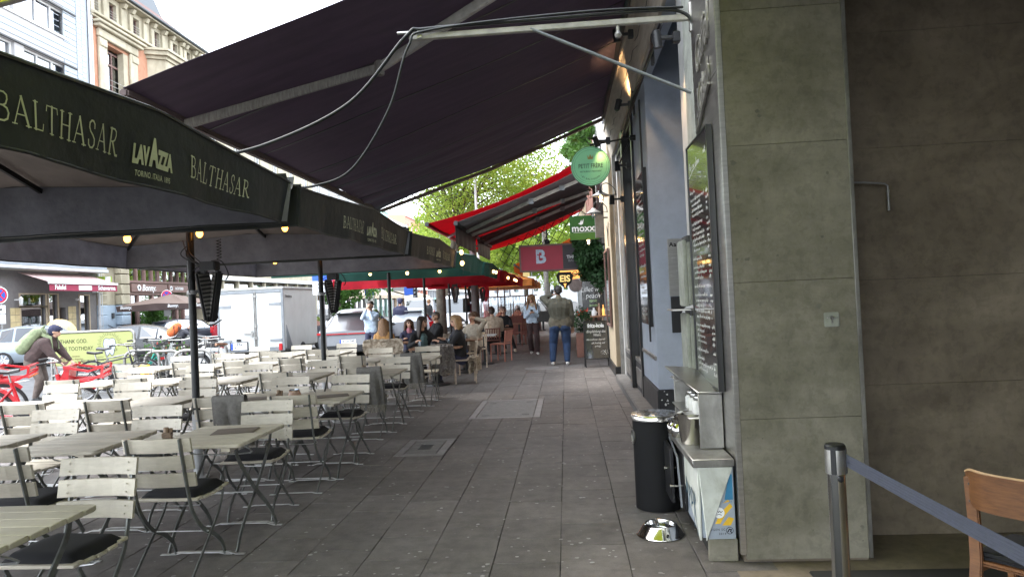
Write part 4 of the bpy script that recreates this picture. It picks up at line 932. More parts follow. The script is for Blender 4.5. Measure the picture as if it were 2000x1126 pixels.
# counter with steel cabinet on top
ct = thing('service_counter', 'white panelled service counter with a grey steel top against the pillar', 'counter', (.86, 4.7, 0))
def part(par, o, name, b, mt, bevel=.004, seg=1):
    m = MB(); m.bx(*b, M=Matrix.Translation((-o[0], -o[1], -o[2]))); return m.build(name, mt, par, bevel=bevel, seg=seg)
CO = (.86, 4.7, 0)
part(ct, CO, 'plinth', (.8, .935, 4.33, 5.2, 0, .135), 'slab_joint'); part(ct, CO, 'plinth_stone', (.775, .945, 4.3, 4.329, 0, .13), 'concrete')
part(ct, CO, 'body', (.745, .94, 4.31, 5.25, .136, .555), 'poster_grey'); part(ct, CO, 'top', (.7, .945, 4.285, 5.3, .556, .605), 'steel_dull', .006)
m = MB(); m.prism([(.735-.86, .555), (.935-.86, .555), (.765-.86, .12)], 4.292-4.7, 4.309-4.7, 'y'); m.build('front_panel', 'counter_white', ct, bevel=.003, seg=1)
m = MB(); m.prism([(4.296-4.7, .555), (4.78-4.7, .555), (4.78-4.7, .34), (4.31-4.7, .12)], .728-.86, .742-.86, 'x'); m.build('side_panel', 'counter_white', ct, bevel=.003, seg=1)
part(ct, CO, 'door', (.722, .742, 4.79, 5.22, .15, .54), 'black_metal'); 
for (y, z, mt) in ((4.86, .3, 'steel'), (5.12, .36, 'steel')):
    m = MB(); m.cyl((.725-.86, y-4.7, z), (.64-.86, y-4.7, z), .006, n=8); m.lathe([(.011, 0), (.011, .006)], 10, (.64-.86, y-4.7, z), Matrix.Rotation(PI/2, 3, 'Y')); m.build('door_knob', mt, ct, smooth=40)
m = MB(); m.bar([(.7-.86, 5.22-4.7, .56), (.69-.86, 4.82-4.7, .5), (.7-.86, 4.78-4.7, .18)], .01, .012, (1, 0, 0)); m.build('edge_strip', 'aluminium', ct)
part(ct, CO, 'open_door', (.66, .685, 4.95, 5.25, .16, .53), 'black_metal')
m = MB(); G_ = frame((.7265-.86, 4.72-4.7, .28), *WEST)
ribbons([([(.0, .02), (.02, .12), (.05, .02), (.07, .1)], .014), ([(.1, -.05), (.11, .09), (.16, .07), (.12, .03)], .014), ([(.18, -.02), (.2, .1), (.25, .08), (.24, .02), (.19, .0)], .014), ([(.27, -.12), (.29, .1), (.33, .06), (.29, .02), (.37, -.14)], .014)], .012, G_, m); m.build('graffiti', 'graffiti', ct)
# poster on the counter front
po = thing('exhibition_poster', 'torn blue and yellow exhibition poster on the counter front', 'poster', (.88, 4.309, .34))
m = MB(); m.prism([(-.105, -.215), (.055, -.215), (.055, .215), (.04, .215)], -.004, -.001, 'y'); m.build('sheet', 'poster_grey', po)
m = MB(); m.prism([(.0, .02), (.05, .02), (.05, .17), (.03, .17)], -.0048, -.0042, 'y'); m.build('blue_block', 'poster_blue', po)
m = MB()
for pl in ([(-.06, -.12), (-.03, -.06), (.03, .0), (.045, -.02), (.0, -.07), (-.03, -.12)], [(-.02, -.13), (.02, -.08), (.05, -.09), (.03, -.13)], [(-.01, .0), (.02, .02), (.03, .01)]): m.prism(pl, -.0056, -.0050, 'y')
m.build('brush_stroke', 'poster_yellow', po)
m = MB(); m.lathe([(.032, 0), (.032, .001), (.001, .001)], 20, (-.035, -.006, -.055), Matrix.Rotation(PI/2, 3, 'X')); st = m.build('round_sticker', 'white_sign', po)
m = MB(); ribbons([([(-.02, .006), (-.01, .014), (-.004, .002), (.004, .012), (.01, .0), (.02, .01)], .003), ([(-.015, -.012), (0, -.008), (.014, -.014)], .003)], .003, frame((-.035, -.0072, -.055), *SOUTH), m, 0); m.build('scribble', 'ink_dark', st)
m = MB(); m.lathe([(.026, 0), (.026, .001), (.001, .001)], 20, (.022, -.006, -.16), Matrix.Rotation(PI/2, 3, 'X')); st = m.build('emblem', 'poster_grey', po)
m = MB(); ribbons([([(.02*math.cos(a), .02*math.sin(a)) for a in [PI*2*k/16 for k in range(17)]], .003), ([(-.012, -.008), (-.002, .008), (.01, .006), (.004, -.004), (.01, -.012)], .006)], .003, frame((.022, -.0072, -.16), *SOUTH), m, 0); m.build('scribble', 'ink_dark', st)
text('EUGEN SCH', .018, frame((-.045, -.0046, -.155), *SOUTH), 'print', 'ink_dark', po, sp=1.25, ex=.0003); text('2019', .018, frame((-.02, -.0046, -.18), *SOUTH), 'print', 'ink_dark', po, sp=1.25, ex=.0003); text('LURAS', .016, frame((.015, -.0052, .01), *SOUTH), 'print', 'poster_blue', po, sp=1.3, ex=.0003)
# steel cabinet
cb = thing('steel_cabinet', 'open steel shelf cabinet with a sloping lid on the counter', 'cabinet', (.88, 4.8, .606)); KO = (.88, 4.8, .606)
part(cb, KO, 'end_wall', (.8, .95, 4.56, 4.57, .607, .95), 'steel_dull'); part(cb, KO, 'back', (.935, .949, 4.572, 5.3, .607, 1.0), 'steel'); part(cb, KO, 'end_wall', (.76, .95, 5.29, 5.3, .607, 1.02), 'steel_dull')
part(cb, KO, 'shelf', (.74, .934, 4.572, 5.288, .79, .8), 'steel')
m = MB(); v = [(.8, 4.555, .952), (.952, 4.555, .952), (.952, 5.31, 1.03), (.7, 5.31, 1.05)]; q = [Vector(p)-Vector(KO) for p in v]
m.add(q+[p+Vector((0, 0, .012)) for p in q], [(0, 1, 2, 3), (7, 6, 5, 4), (0, 4, 5, 1), (1, 5, 6, 2), (2, 6, 7, 3), (3, 7, 4, 0)]); m.build('lid', 'steel', cb, bevel=.003, seg=1)
for k in range(3):
    t = thing('sugar_jar', 'white sugar jar with steel lid on the cabinet shelf, %s' % ('nearest', 'middle', 'farthest')[k], 'jar', (.83, 4.72+.13*k, .8005), 0, 'sugar jars on the cabinet shelf')
    m = MB(); m.lathe([(.036, 0), (.042, .01), (.042, .075), (.03, .09)], 16); m.build('body', 'white_paint', t, smooth=50); m = MB(); m.lathe([(.031, .09), (.033, .093), (.03, .115), (.012, .122)], 16); m.build('lid', 'steel', t, smooth=50)
pt = thing('steel_pot', 'tapered brushed steel cooler pot on the counter edge', 'pot', (.79, 4.75, .606))
m = MB(); m.lathe([(.072, 0), (.078, .006), (.1, .19), (.104, .2), (.1, .2), (.094, .19), (.07, .01), (.001, .008)], 36, cap=False); m.build('bowl', 'steel_polish', pt, smooth=50)
for k, (x, y, h) in enumerate(((.73, 4.98, .12), (.76, 5.09, .13), (.72, 5.12, .1))):
    m = MB(); m.lathe([(.04, 0), (.045, .01), (.05, h*.5), (.03, h*.75), (.045, h), (.04, h), (.02, h*.9)], 18); tag(m.build('steel_can', 'chrome', smooth=50, loc=(x, y, .606)), 'small polished steel jug behind the cooler pot, %s' % ('nearest', 'middle', 'farthest')[k], 'jug', 'steel jugs on the counter')
# bin
bn = thing('ash_bin', 'round black street bin with a speckled metal lid beside the counter', 'bin', (.625, 5.42, 0))
m = MB(); prof = [(.15, 0), (.168, .006), (.169, .66)]
m.lathe(prof, 40); b_ = m.build('body', 'bin_black', bn, smooth=40)
m = MB(); m.lathe([(.172, .655), (.182, .662), (.183, .688), (.176, .7), (.15, .704), (.001, .709)], 40); m.build('lid', 'steel_polish', bn, smooth=35)
m = MB(); M_ = Matrix.Rotation(math.radians(188), 4, 'Z')
for k in range(1): m.lathe([(.052, 0), (.056, .012), (.046, .014), (.044, .002), (.001, .001)], 22, (.163*math.cos(math.radians(186)), .163*math.sin(math.radians(186)), .535), Matrix.Rotation(math.radians(186), 3, 'Z') @ Matrix.Rotation(PI/2, 3, 'Y'))
m.build('ash_opening', 'steel_dull', bn, smooth=40)
m = MB(); r_ = random.Random(6)
for _ in range(150):
    a = r_.uniform(0, 2*PI); d = .145*math.sqrt(r_.random()); s_ = r_.uniform(.004, .014); z = .7095-.003*(d/.15)
    m.add([(d*math.cos(a)+s_*math.cos(b)*r_.uniform(.3, 1), d*math.sin(a)+s_*math.sin(b)*r_.uniform(.3, 1), z+.001) for b in [2*PI*k/6 for k in range(6)]], [tuple(range(6))])
o = m.build('speckle', 'pole_dark', bn); o['kind'] = 'stuff'
# dog bowl
bw = thing('dog_bowl', 'polished steel dog bowl on the paving beside the bin', 'bowl', (.555, 4.8, 0))
m = MB(); m.lathe([(.155, .0), (.158, .006), (.15, .012), (.108, .07), (.1, .074), (.093, .07), (.085, .03), (.07, .022), (.001, .02)], 48, cap=False); m.build('basin', 'chrome', bw, smooth=45)
m = MB(); m.lathe([(.0, 0), (.0085, .0), (.0085, .004), (.001, .005)], 12, (.03, -.135, .034), Matrix.Rotation(math.radians(50), 3, 'X')); m.build('rubber_plug', 'rubber', bw)
m = MB(); m.lathe([(.001, .045), (.089, .045)], 40, cap=False); m.build('water', 'clear_glass', bw)
# stanchion, belt
sn = thing('barrier_post', 'chrome belt barrier post in front of the recess', 'barrier', (1.03, 2.9, 0))
m = MB(); m.cyl((0, 0, .01), (0, 0, .86), .034, n=32); m.build('pole', 'chrome', sn, smooth=40)
m = MB(); m.lathe([(.17, 0), (.17, .012), (.05, .03), (.034, .04)], 36); m.build('foot', 'steel', sn, smooth=40)
m = MB(); m.lathe([(.0385, .86), (.0385, .955), (.036, .963), (.001, .966)], 32); m.build('head', 'steel_dull', sn, smooth=40)
m = MB(); m.lathe([(.0395, .955), (.0395, .968), (.034, .974), (.001, .974)], 32); m.build('cap', 'black_plastic', sn, smooth=40)
for a in (0, PI/2, PI): 
    m = MB(); m.box((0, -.037, .91), (.02, .008, .1), None); o = m.build('slot', 'black_plastic', sn, bevel=.002, rz=a-PI/4+.25)
m = MB(); m.lathe([(.011, 0), (.011, .012), (.001, .014)], 12, (.0, -.036, .845), Matrix.Rotation(PI/2, 3, 'X')); m.build('button', 'black_plastic', sn)
bl = thing('barrier_belt', 'dark blue ribbed belt stretched from the chrome post to the right', 'belt', (1.06, 2.87, .915))
e = Vector((1.17, .7, .905))-Vector((1.06, 2.87, .915))
m = MB()
for k in range(5):
    z0 = -.024+.0098*k
    def f(u, v, z0=z0): 
        p = e*u; return (p.x, p.y, p.z-.01*math.sin(PI*u)+z0+.0086*v)
    n = Vector((-e.y, e.x, 0)).normalized()
    m.sheet(lambda u, v: Vector(f(u, v))+n*(.0016*math.sin(PI*v)), 10, 4, n*.002)
o = m.build('webbing', 'belt', bl, smooth=60); m = MB(); m.sheet(lambda u, v: Vector((e.x*u, e.y*u, e.z*u-.01*math.sin(PI*u)-.0245+.049*v))+n*.0006, 10, 1, n*.001); m.build('backing', 'belt', bl)
# wooden chair in the recess
wc = thing('wooden_chair', 'worn brown bentwood chair with dark seat inside the recess', 'chair', (1.86, 3.02, 0), math.radians(-52))
m = MB()
def bk(u, v):
    x = (u-.5)*.42; yb = .09*(1-(abs(u-.5)*2)**3); hgt = .12+.06*min(1, 4*u*(1-u)*1.4)
    top = .82+.0*u; c = min(1, min(u, 1-u)/.12); h0 = .70-.05*(c**.5)+.02; return (x, -.19-yb+.05, h0+(top-h0-.0+.0)*v - (.02*(1-c)**2 if v > .5 else 0))
m.sheet(bk, 28, 5, (0, .011, 0)); m.build('backrest', 'wood_chair', wc, smooth=50)
m = MB(); m.tube([Vector(bk(i/28, 1))+Vector((0, .0055, .001)) for i in range(29)], .006, 6); m.build('backrest_edge', 'wood_edge', wc, smooth=60)
for s in (-1, 1):
    m = MB(); m.bar([(s*.185, -.155 if s else 0, .79), (s*.175, -.16, .6), (s*.17, -.17, .45), (s*.18, -.24, .0)], .046, .024, (0, 1, 0)); m.build('rear_leg', 'wood_chair', wc, bevel=.005)
    m = MB(); m.bar([(s*.18, .17, .44), (s*.185, .19, 0)], .032, .032, (0, 1, 0)); m.build('front_leg', 'wood_chair', wc, bevel=.006)
    m = MB(); m.bx(s*.17-.01, s*.17+.01, -.2, .17, .2, .225); m.bx(s*.17-.01, s*.17+.01, -.17, .17, .4, .435); m.build('side_rail', 'wood_chair', wc, bevel=.003, seg=1)
m = MB(); m.bx(-.2, .2, -.18, .2, .435, .455); m.build('seat', 'wood_chair', wc, bevel=.01)
m = MB(); m.bx(-.19, .19, -.165, .19, .456, .485); m.build('seat_pad', 'cushion', wc, bevel=.014)
m = MB()
for s in (-1, 1):
    for z in (.76, .69): m.lathe([(.007, 0), (.005, .003), (.001, .003)], 8, (s*.183, -.168, z), Matrix.Rotation(PI/2, 3, 'X'))
m.build('screw', 'shop_dark', wc)
# ================================================================ SIGNS AND LAMPS ON THE RIGHT
# chalk menu on the blue pillar side
b2 = thing('wall_menu', 'narrow grey chalk menu panel on the side of the blue pillar', 'menu board', (1.06, 9.45, 2.15))
m = MB(); m.bx(-.025, .01, -.5, .5, -.95, 1.0); m.build('board', 'board_black', b2, bevel=.004); m = MB(); m.bx(-.032, .012, -.52, -.501, -.97, 1.02); m.build('frame', 'frame_black', b2)
L_ = []; y = 1.8
while y > .1: 
    if r_.random() < .85: L_ += scrawl(.15, y, r_.uniform(.3, .75), .035, r_)
    y -= .07
m = MB(); ribbons(L_, .008, frame((-.0255, .5, -.95), *WEST), m); o = m.build('handwriting', 'chalk', b2); o['kind'] = 'stuff'
# round Petit Frere sign on a bracket
ps = thing('round_sign', 'round mint green restaurant sign with a gold crown on a wall bracket', 'sign', (.43, 9.95, 3.40)); R_ = .275
XR = Matrix.Rotation(PI/2, 3, 'X')
m = MB(); m.lathe([(R_, -.02), (R_, .02), (.001, .02)], 48, M=XR); m.build('rim', 'frame_black', ps, smooth=40)
m = MB(); m.lathe([(R_-.006, .0), (R_-.006, .026), (.001, .026)], 48, M=XR); m.build('face', 'sign_mint', ps, smooth=40)
S_ = frame((0, -.0275, 0), *SOUTH)
m = MB(); ribbons([(arc(0, 0, .252, 0, 2*PI, 56), .004), (arc(0, 0, .225, 0, 2*PI, 56), .0025)], .004, S_, m, .0005); m.build('ring', 'sign_dark', ps)
text('PETIT FRÈRE', .085, frame((0, -.028, .0), *SOUTH), 'lettering', 'sign_dark', ps, sx=.74, bold=.008); text('RESTAURANT WEIN EVENT', .034, frame((0, -.028, -.075), *SOUTH), 'lettering', 'sign_dark', ps, sx=.72)
def onarc(co, r=.185): a = -PI/2+co.x/r; rr = r-co.y; return Vector((rr*math.cos(a), -.028, rr*math.sin(a)))
text('• BY BALTHASAR •', .036, Matrix.Identity(4), 'lettering', 'sign_dark', ps, ex=0, fn=onarc, sp=1.1)
m = MB(); m.prism([(-.034, .095), (.034, .095), (.042, .155), (.02, .12), (.0, .165), (-.02, .12), (-.042, .155)], -.031, -.0285, 'y'); m.build('crown', 'gold', ps)
m = MB(); m.cyl((.0, .03, .30), (.62, .03, .38), .013, n=10); m.build('bracket', 'frame_black', ps, smooth=40); m = MB(); m.cyl((.15, .03, .1), (.15, .03, .32), .008); m.build('hanger', 'frame_black', ps); m = MB(); m.lathe([(.04, 0), (.04, .1)], 14, (.56, .03, .37), Matrix.Rotation(PI/2, 3, 'Y')); m.cyl((.55, .03, .3), (.4, .03, .02), .012); m.build('bracket', 'frame_black', ps, smooth=40)
def spot(lab, loc, d, on=True, cat='spotlight'):
    t = thing('spot_lamp', lab, 'spotlight', loc, 0, 'black spotlights on the facade'); d = Vector(d).normalized(); Q_ = d.to_track_quat('Z', 'Y').to_matrix()
    m = MB(); m.lathe([(.028, -.07), (.036, -.06), (.04, .06), (.044, .075)], 16, M=Q_); m.build('housing', 'black_plastic', t, smooth=40)
    m = MB(); m.lathe([(.04, .07), (.001, .07)], 16, M=Q_, cap=False); m.build('lens', 'lamp_glow' if on else 'steel_dull', t)
    m = MB(); m.bx(.02, .14, -.016, .016, -.012, .02); m.box((.16, 0, 0), (.06, .07, .09)); m.build('mount', 'black_plastic', t, bevel=.006)
    if on:
        l = bpy.data.lights.new('spot_light', 'SPOT'); l.energy = 2 if 'tip' in lab else 7; l.color = (1, .62, .3); l.spot_size = math.radians(100); l.spot_blend = .6; l.shadow_soft_size = .04
        o = bpy.data.objects.new('spot_light', l); COL.objects.link(o); o.parent = t; o.location = d*.11; o.rotation_euler = (-d).to_track_quat('Z', 'Y').to_euler()
    return t
spot('lit black spotlight beside the bracket rod high on the wall', (.86, 6.0, 3.72), (.12, .1, -1))
spot('lit black spotlight at the top edge below the awning roller', (.7, 8.0, 4.5), (.15, .1, -1)); spot('lit spotlight aimed at the weathered fascia', (.8, 9.4, 4.08), (.3, .3, 1))
spot('black spotlight at the tip of the round sign bracket', (.52, 9.85, 3.72), (.3, .1, -.9)); spot('lit spotlight below the round sign bracket at the window', (.85, 10.6, 3.5), (.05, 0, -1)); spot('lit spotlight lowest beside the shop window frame', (.8, 11.3, 3.1), (-.05, 0, -1))
cr = MB(); cr.bx(.955, .975, 6.4, 11.3, 3.98, 4.03); cr.bx(.975, 1.0, 7.2, 7.28, 3.9, 4.2); cr.bx(.975, 1.0, 9.2, 9.28, 3.9, 4.2)
t = thing('cable_rail', 'black metal cable rail with clipped wires above the doorway', 'rail', (.97, 8.8, 4.0)); cr.v = [(a-.97, b-8.8, c-4) for a, b, c in cr.v]; cr.build('rail', 'frame_black', t)
m = MB(); m.tube([(-.03, -2.3, -.1), (-.04, 0, .02), (-.03, 2.4, -.1)], .012, 6); m.build('cable', 'black_plastic', t); m = MB(); m.tube([(.05, .1, 0), (.05, .1, -2.2), (.05, .1, -3)], .012, 6); m.build('cable', 'black_plastic', t)
def barn_lamp(lab, loc, on, r=.16):
    t = thing('enamel_lamp', lab, 'lamp', loc, 0, 'enamel shade lamps on the facade')
    m = MB(); m.lathe([(.03, .08), (.045, .05), (r, -.01), (r, -.018), (.04, .035)], 24, cap=False); m.build('shade', 'steel' if on else 'white_paint', t, smooth=60)
    m = MB(); m.lathe([(.042, .02), (.05, -.06), (.04, -.115), (.001, -.125)], 16); m.build('globe', 'clear_glass', t, smooth=60)
    m = MB(); m.sph((0, 0, -.04), (.026, .026, .04), 10, 8); m.build('bulb', 'lamp_glow' if on else 'white_paint', t, smooth=80)
    m = MB(); m.tube(bez([(0, 0, .08), (.02, 0, .17), (.12, 0, .2), (.24, 0, .1), (.26, 0, -.02)], 6), .008, 6); m.tube([(-.2, 0, -.03), (.28, 0, .0)], .006, 5); m.build('bracket', 'black_metal', t, smooth=60)
    if on:
        l = bpy.data.lights.new('lamp_light', 'POINT'); l.energy = 3; l.color = (1, .6, .28); l.shadow_soft_size = .03; o = bpy.data.objects.new('lamp_light', l); COL.objects.link(o); o.parent = t; o.location = (0, 0, -.09)
    return t
barn_lamp('lit enamel shade lamp below the round sign', (.68, 12.3, 3.32), True); barn_lamp('unlit white enamel lamp in front of the green moxxa sign', (.62, 13.9, 3.22), False, .14); barn_lamp('small lit lamp at the lower edge of the green moxxa sign', (.55, 15.6, 2.85), True, .12)
ms = thing('green_sign', 'square green coffee sign with white lettering hanging from the facade', 'sign', (.44, 14.6, 2.98)); 
m = MB(); m.bx(-.29, .3, -.03, .03, -.235, .26); m.build('panel', 'moxxa_green', ms, bevel=.008); m = MB(); m.bx(-.282, .292, -.034, -.0305, -.23, -.09); m.build('lime_band', 'moxxa_lime', ms)
text('moxxa', .2, frame((.02, -.034, .0), *SOUTH), 'lettering', 'white_sign', ms, sx=1.0, bold=.02)
m = MB(); m.prism([(-.12, .1), (-.06, .07), (-.02, .09), (-.0, .2), (-.04, .13), (-.05, .18), (-.08, .115)], -.036, -.0335, 'y'); m.build('bird_emblem', 'white_sign', ms)
m = MB(); m.bx(-.22, .25, -.036, -.034, -.085, -.08); m.build('rule', 'white_sign', ms); m = MB(); m.cyl((.3, 0, .2), (.5, 0, .2), .015); m.build('bracket', 'frame_black', ms)
m = MB(); m.bx(-.08, .08, -.1, .1, -.22, .22)
for k in range(10): m.bx(-.085, .085, -.108, -.1, -.2+k*.042, -.18+k*.042)
tag(m.build('vent_box', 'pole_grey', loc=(.72, 14.0, 2.95)), 'small louvred grey box on the cream pillar beside the green sign', 'vent')
# theatre banner
tb = thing('theatre_banner', 'red and dark theatre banner sign hanging across the walkway', 'banner', (-.15, 20, 2.72)); w0, w1 = -1.05, .95
m = MB(); m.bx(w0, .12, -.05, .05, -.33, .33); m.build('red_field', 'banner_red', tb); m = MB(); m.bx(.121, w1, -.05, .05, -.33, .33); m.build('dark_field', 'banner_dark', tb)
m = MB()
for b in ((w0-.05, w1+.05, -.07, .07, .331, .38), (w0-.05, w1+.05, -.07, .07, -.38, -.331), (w0-.05, w0-.001, -.07, .07, -.33, .33), (w1+.001, w1+.05, -.07, .07, -.33, .33)): m.bx(*b)
m.build('frame', 'brown_front', tb)
text('B', .52, frame((-.5, -.052, .02), *SOUTH), 'letter', 'wear_paleblue', tb, bold=.035); text('T', .2, frame((-.53, -.056, .02), *SOUTH), 'letter', 'banner_red', tb, bold=.03)
text('THEATER', .13, frame((.5, -.052, -.01), *SOUTH), 'letter', 'white_sign', tb, bold=.02, align='LEFT' if 0 else 'CENTER'); text('BAUTURM', .1, frame((.5, -.052, -.11), *SOUTH), 'letter', 'pole_grey', tb)
m = MB(); m.cyl((-.3, 0, .38), (-.3, 0, .8), .02); m.cyl((w1, 0, .3), (w1+.5, 0, .3), .03); m.sph((-.3, 0, .45), .08); m.build('hanger', 'frame_black', tb)
# EIS SALON
es = thing('salon_sign', 'orange ice cream parlour sign lettered SALON above the glowing EIS sign', 'sign', (.1, 34, 2.62))
m = MB(); m.bx(-.3, .72, -.06, .06, -.22, .28, Matrix.Rotation(-.1, 4, 'Y')); m.build('panel', 'sign_orange', es, bevel=.02); text('SALON', .36, frame((.2, -.065, .03), (1, 0, .1), (-.1, 0, 1)), 'letters', 'ink_dark', es, shear=.25, bold=.01)
ei = thing('ice_cream_sign', 'glowing yellow EIS letters on a dark cone shaped sign', 'sign', (.0, 33.9, 2.36)); m = MB(); m.prism([(-.4, .25), (-.3, .42), (.3, .42), (.4, .2), (.3, -.1), (0, -.36), (-.3, -.1)], -.05, .05, 'y'); m.build('panel', 'ink_dark', ei); text('EIS', .42, frame((0, -.055, .1), *SOUTH), 'letters', 'sign_yellow', ei, bold=.03)
m = MB(); m.prism([(-.07, -.12), (.07, -.12), (0, -.34)], -.058, -.052, 'y'); m.build('cone', 'sign_orange', ei); m = MB(); m.cyl((.4, 0, .3), (1.3, 0, .3), .03); m.build('bracket', 'frame_black', ei)
m = MB(); m.lathe([(.34, 0), (.34, .08)], 24, (.52, 36, 2.15), XR); tag(m.build('disc_sign', 'pole_grey', smooth=40), 'grey round blank sign behind the ice cream sign', 'sign')
# A-board
ab = thing('chalk_stand', 'black A-frame chalkboard lettered fritz-kola standing at the cream pillar', 'chalkboard', (.64, 16.15, 0), math.radians(4))
for (sg, n_) in ((1, 'front_board'), (-1, 'rear_board')):
    Mt = Matrix.Rotation(sg*-.13, 4, 'X'); Mt = Matrix.Translation((0, -sg*.13, 0)) @ Mt
    m = MB(); m.bx(-.255, .255, -.012, .012, .2, 1.02, Mt); pb = m.build(n_, 'board_black', ab, bevel=.004)
    m = MB()
    for x in (-.275, .257): m.bx(x, x+.02, -.016, .016, 0, 1.03, Mt)
    m.bx(-.255, .255, -.016, .016, 1.021, 1.04, Mt); m.bx(-.255, .255, -.016, .016, .18, .199, Mt); m.build('frame', 'frame_black', ab)
    if sg == 1:
        B0 = Mt @ Matrix.Translation((0, -.0125, 0)); FX = B0 @ frame((0, 0, 0), *SOUTH)
        text('fritz-kola', .125, FX @ Matrix.Translation((0, .93, .001)), 'lettering', 'white_sign', pb, bold=.025, sp=.92, sx=.92)
        for (s_, x, y, z) in (('Empfehlung des', 0, .8, .085), ('Weins', .02, .72, .085), ('Alkoholfreier Aperitif', -.02, .62, .06), ('süß, fruchtig und', .03, .54, .055), ('spritzig!', .02, .47, .055)):
            text(s_, z, FX @ Matrix.Translation((x, y, .001)), 'chalk_writing', 'chalk', pb, shear=.3, sx=.8, bold=.0)
        m = MB(); ribbons([([(.17+.09*math.cos(a)*c, .33+.05*math.sin(a)*c), (.17+.09*math.cos(a+.25)*c, .33+.05*math.sin(a+.25)*c)], .006) for c in (1, .7) for a in [k*PI/5 for k in range(10)]] + [([(.14, .31), (.17, .36), (.2, .31), (.15, .34)], .006)], .006, FX, m); m.build('chalk_drawing', 'chalk', pb)
# chalkboard and shelf behind
c2 = thing('wall_chalkboard', 'black chalkboard lettered Lillet peach on the facade behind the shelf', 'chalkboard', (.72, 19.0, 1.55))
m = MB(); m.bx(-.28, .3, -.015, .015, -.45, .45); m.build('board', 'board_black', c2, bevel=.03)
for (s_, y, z, mm_) in (('Lillet wild', .22, .19, 'chalk'), ('peach', .05, .19, 'chalk'), ('tonic', -.08, .12, 'chalk_green'), ('lemon', -.2, .1, 'chalk_green')): text(s_, z, frame((.0, -.017, y), *SOUTH), 'chalk_writing', mm_, c2, shear=.2, sx=.85)
m = MB(); m.bx(-.18, .05, -.018, -.016, -.36, -.33); m.bx(-.15, .1, -.018, -.016, -.41, -.385); m.bx(0, .25, -.018, -.016, .36, .38); m.build('chalk_bar', 'chalk', c2)
sh = thing('wall_shelf', 'small wooden shelf on the facade above the chalk stand', 'shelf', (.8, 17.5, 1.08)); m = MB(); m.bx(-.22, .2, -.2, .2, 0, .03); m.build('board', 'teak', sh); m = MB(); m.bx(.05, .09, -.15, -.1, -.16, -.001); m.build('bracket', 'timber', sh)
for (x, h, r0, mt, lb, ct_) in ((-.13, .2, .06, 'white_paint', 'white lamp like jar on the small shelf', 'jar'), (.0, .3, .03, 'candle_glass', 'tall clear bottle on the small shelf', 'bottle'), (.1, .26, .035, 'sign_orange', 'orange bottle on the small shelf', 'bottle')):
    m = MB(); m.lathe([(r0, 0), (r0, h*.55), (r0*.4, h*.75), (r0*.4, h), (.004, h)], 14); tag(m.build('bottle', mt, smooth=50, loc=(.8+x, 17.45, 1.111)), lb, ct_)
wm_ = thing('framed_menu', 'dark framed menu board on the pillar edge beyond the shelf', 'menu board', (.91, 15.1, 1.75)); m = MB(); m.bx(-.02, .0, -.6, .6, -.75, .75); m.build('board', 'board_black', wm_); m = MB(); m.bx(-.035, .0, -.66, -.601, -.8, .8); m.bx(-.035, 0, .601, .66, -.8, .8); m.bx(-.035, 0, -.6, .6, .751, .8); m.bx(-.035, 0, -.6, .6, -.8, -.751); m.build('frame', 'brown_front', wm_)
# ================================================================ OTHER AWNINGS OVER THE WALKWAY
def awning(lab, cloth, X0, X1, y0, y1, z0, z1, flap=None, arms=(), armm='pole_light', sag=.05, fl=.45, narm=2, bar='black_metal'):
    t = thing('folding_awning', lab, 'awning', (X0, (y0+y1)/2, z0)); Lx = (-X0, -(y0+y1)/2, -z0)
    def f(u, v): return (X0+(X1-X0)*u, y0+(y1-y0)*v, z0+(z1-z0)*u-sag*math.sin(PI*u)+.015*math.sin(v*25+u))
    m = MB(); m.sheet(f, 20, 30, (0, 0, .004)); m.build('fabric', cloth, t, smooth=60, loc=Lx)
    m = MB(); m.bx(X1-.06, X1+.04, y0-.03, y1+.03, z1-.06, z1+.05); m.build('front_bar', bar, t, bevel=.015, loc=Lx)
    if flap: m = MB(); m.sheet(lambda u, v: (X1-.03+.015*math.sin(u*30)*v, y0+(y1-y0)*u, z1-.05-fl*v), 30, 3, (-.003, 0, 0)); m.build('valance', flap, t, loc=Lx)
    for k, (ya, yb) in enumerate(arms):
        E_ = Vector((X0+(X1-X0)*.46, (ya+yb)/2-.5, z0+(z1-z0)*.46-.16)); A_ = Vector((X0, ya, z0-.14)); B_ = Vector((X1+.05, yb, z1-.08))
        for (p, q, nm) in ((A_, E_, 'upper_arm'), (E_, B_, 'forearm')):
            m = MB(); m.bar([p, q], .06, .08, (0, 0, 1)); a = m.build(nm, armm, t, loc=Lx)
        m = MB(); m.box(E_, (.12, .12, .14)); m.build('elbow', 'aluminium', t, loc=Lx)
        c = A_.lerp(E_, .5); m = MB(); m.box(c, (.14, .1, .12)); m.build('bracket', 'aluminium', t, loc=Lx)
    return t
awning('red awning high behind the dark awnings over the walkway', 'red_cloth', .85, -3.45, 18.0, 30, 5.2, 3.62, None, ((19, 21), (28, 26)), 'pole_grey', .22)
awning('dark grey awning with white arms over the walkway, nearer of two', 'awning_grey', .8, -2.55, 17.0, 21.0, 4.72, 3.5, 'black_metal', ((17.6, 18.5), (20.5, 19.5)), 'awning_metal', .05)
awning('dark grey awning with white arms, farther of two', 'awning_grey', .8, -2.55, 21.35, 25.0, 4.72, 3.5, 'black_metal', ((21.8, 22.6),), 'pole_light', .05)
awning('orange awning sloping beyond the theatre banner', 'orange_cloth', .9, -2.3, 33, 40, 4.6, 3.2, 'orange_cloth', (), sag=.1, fl=.3)
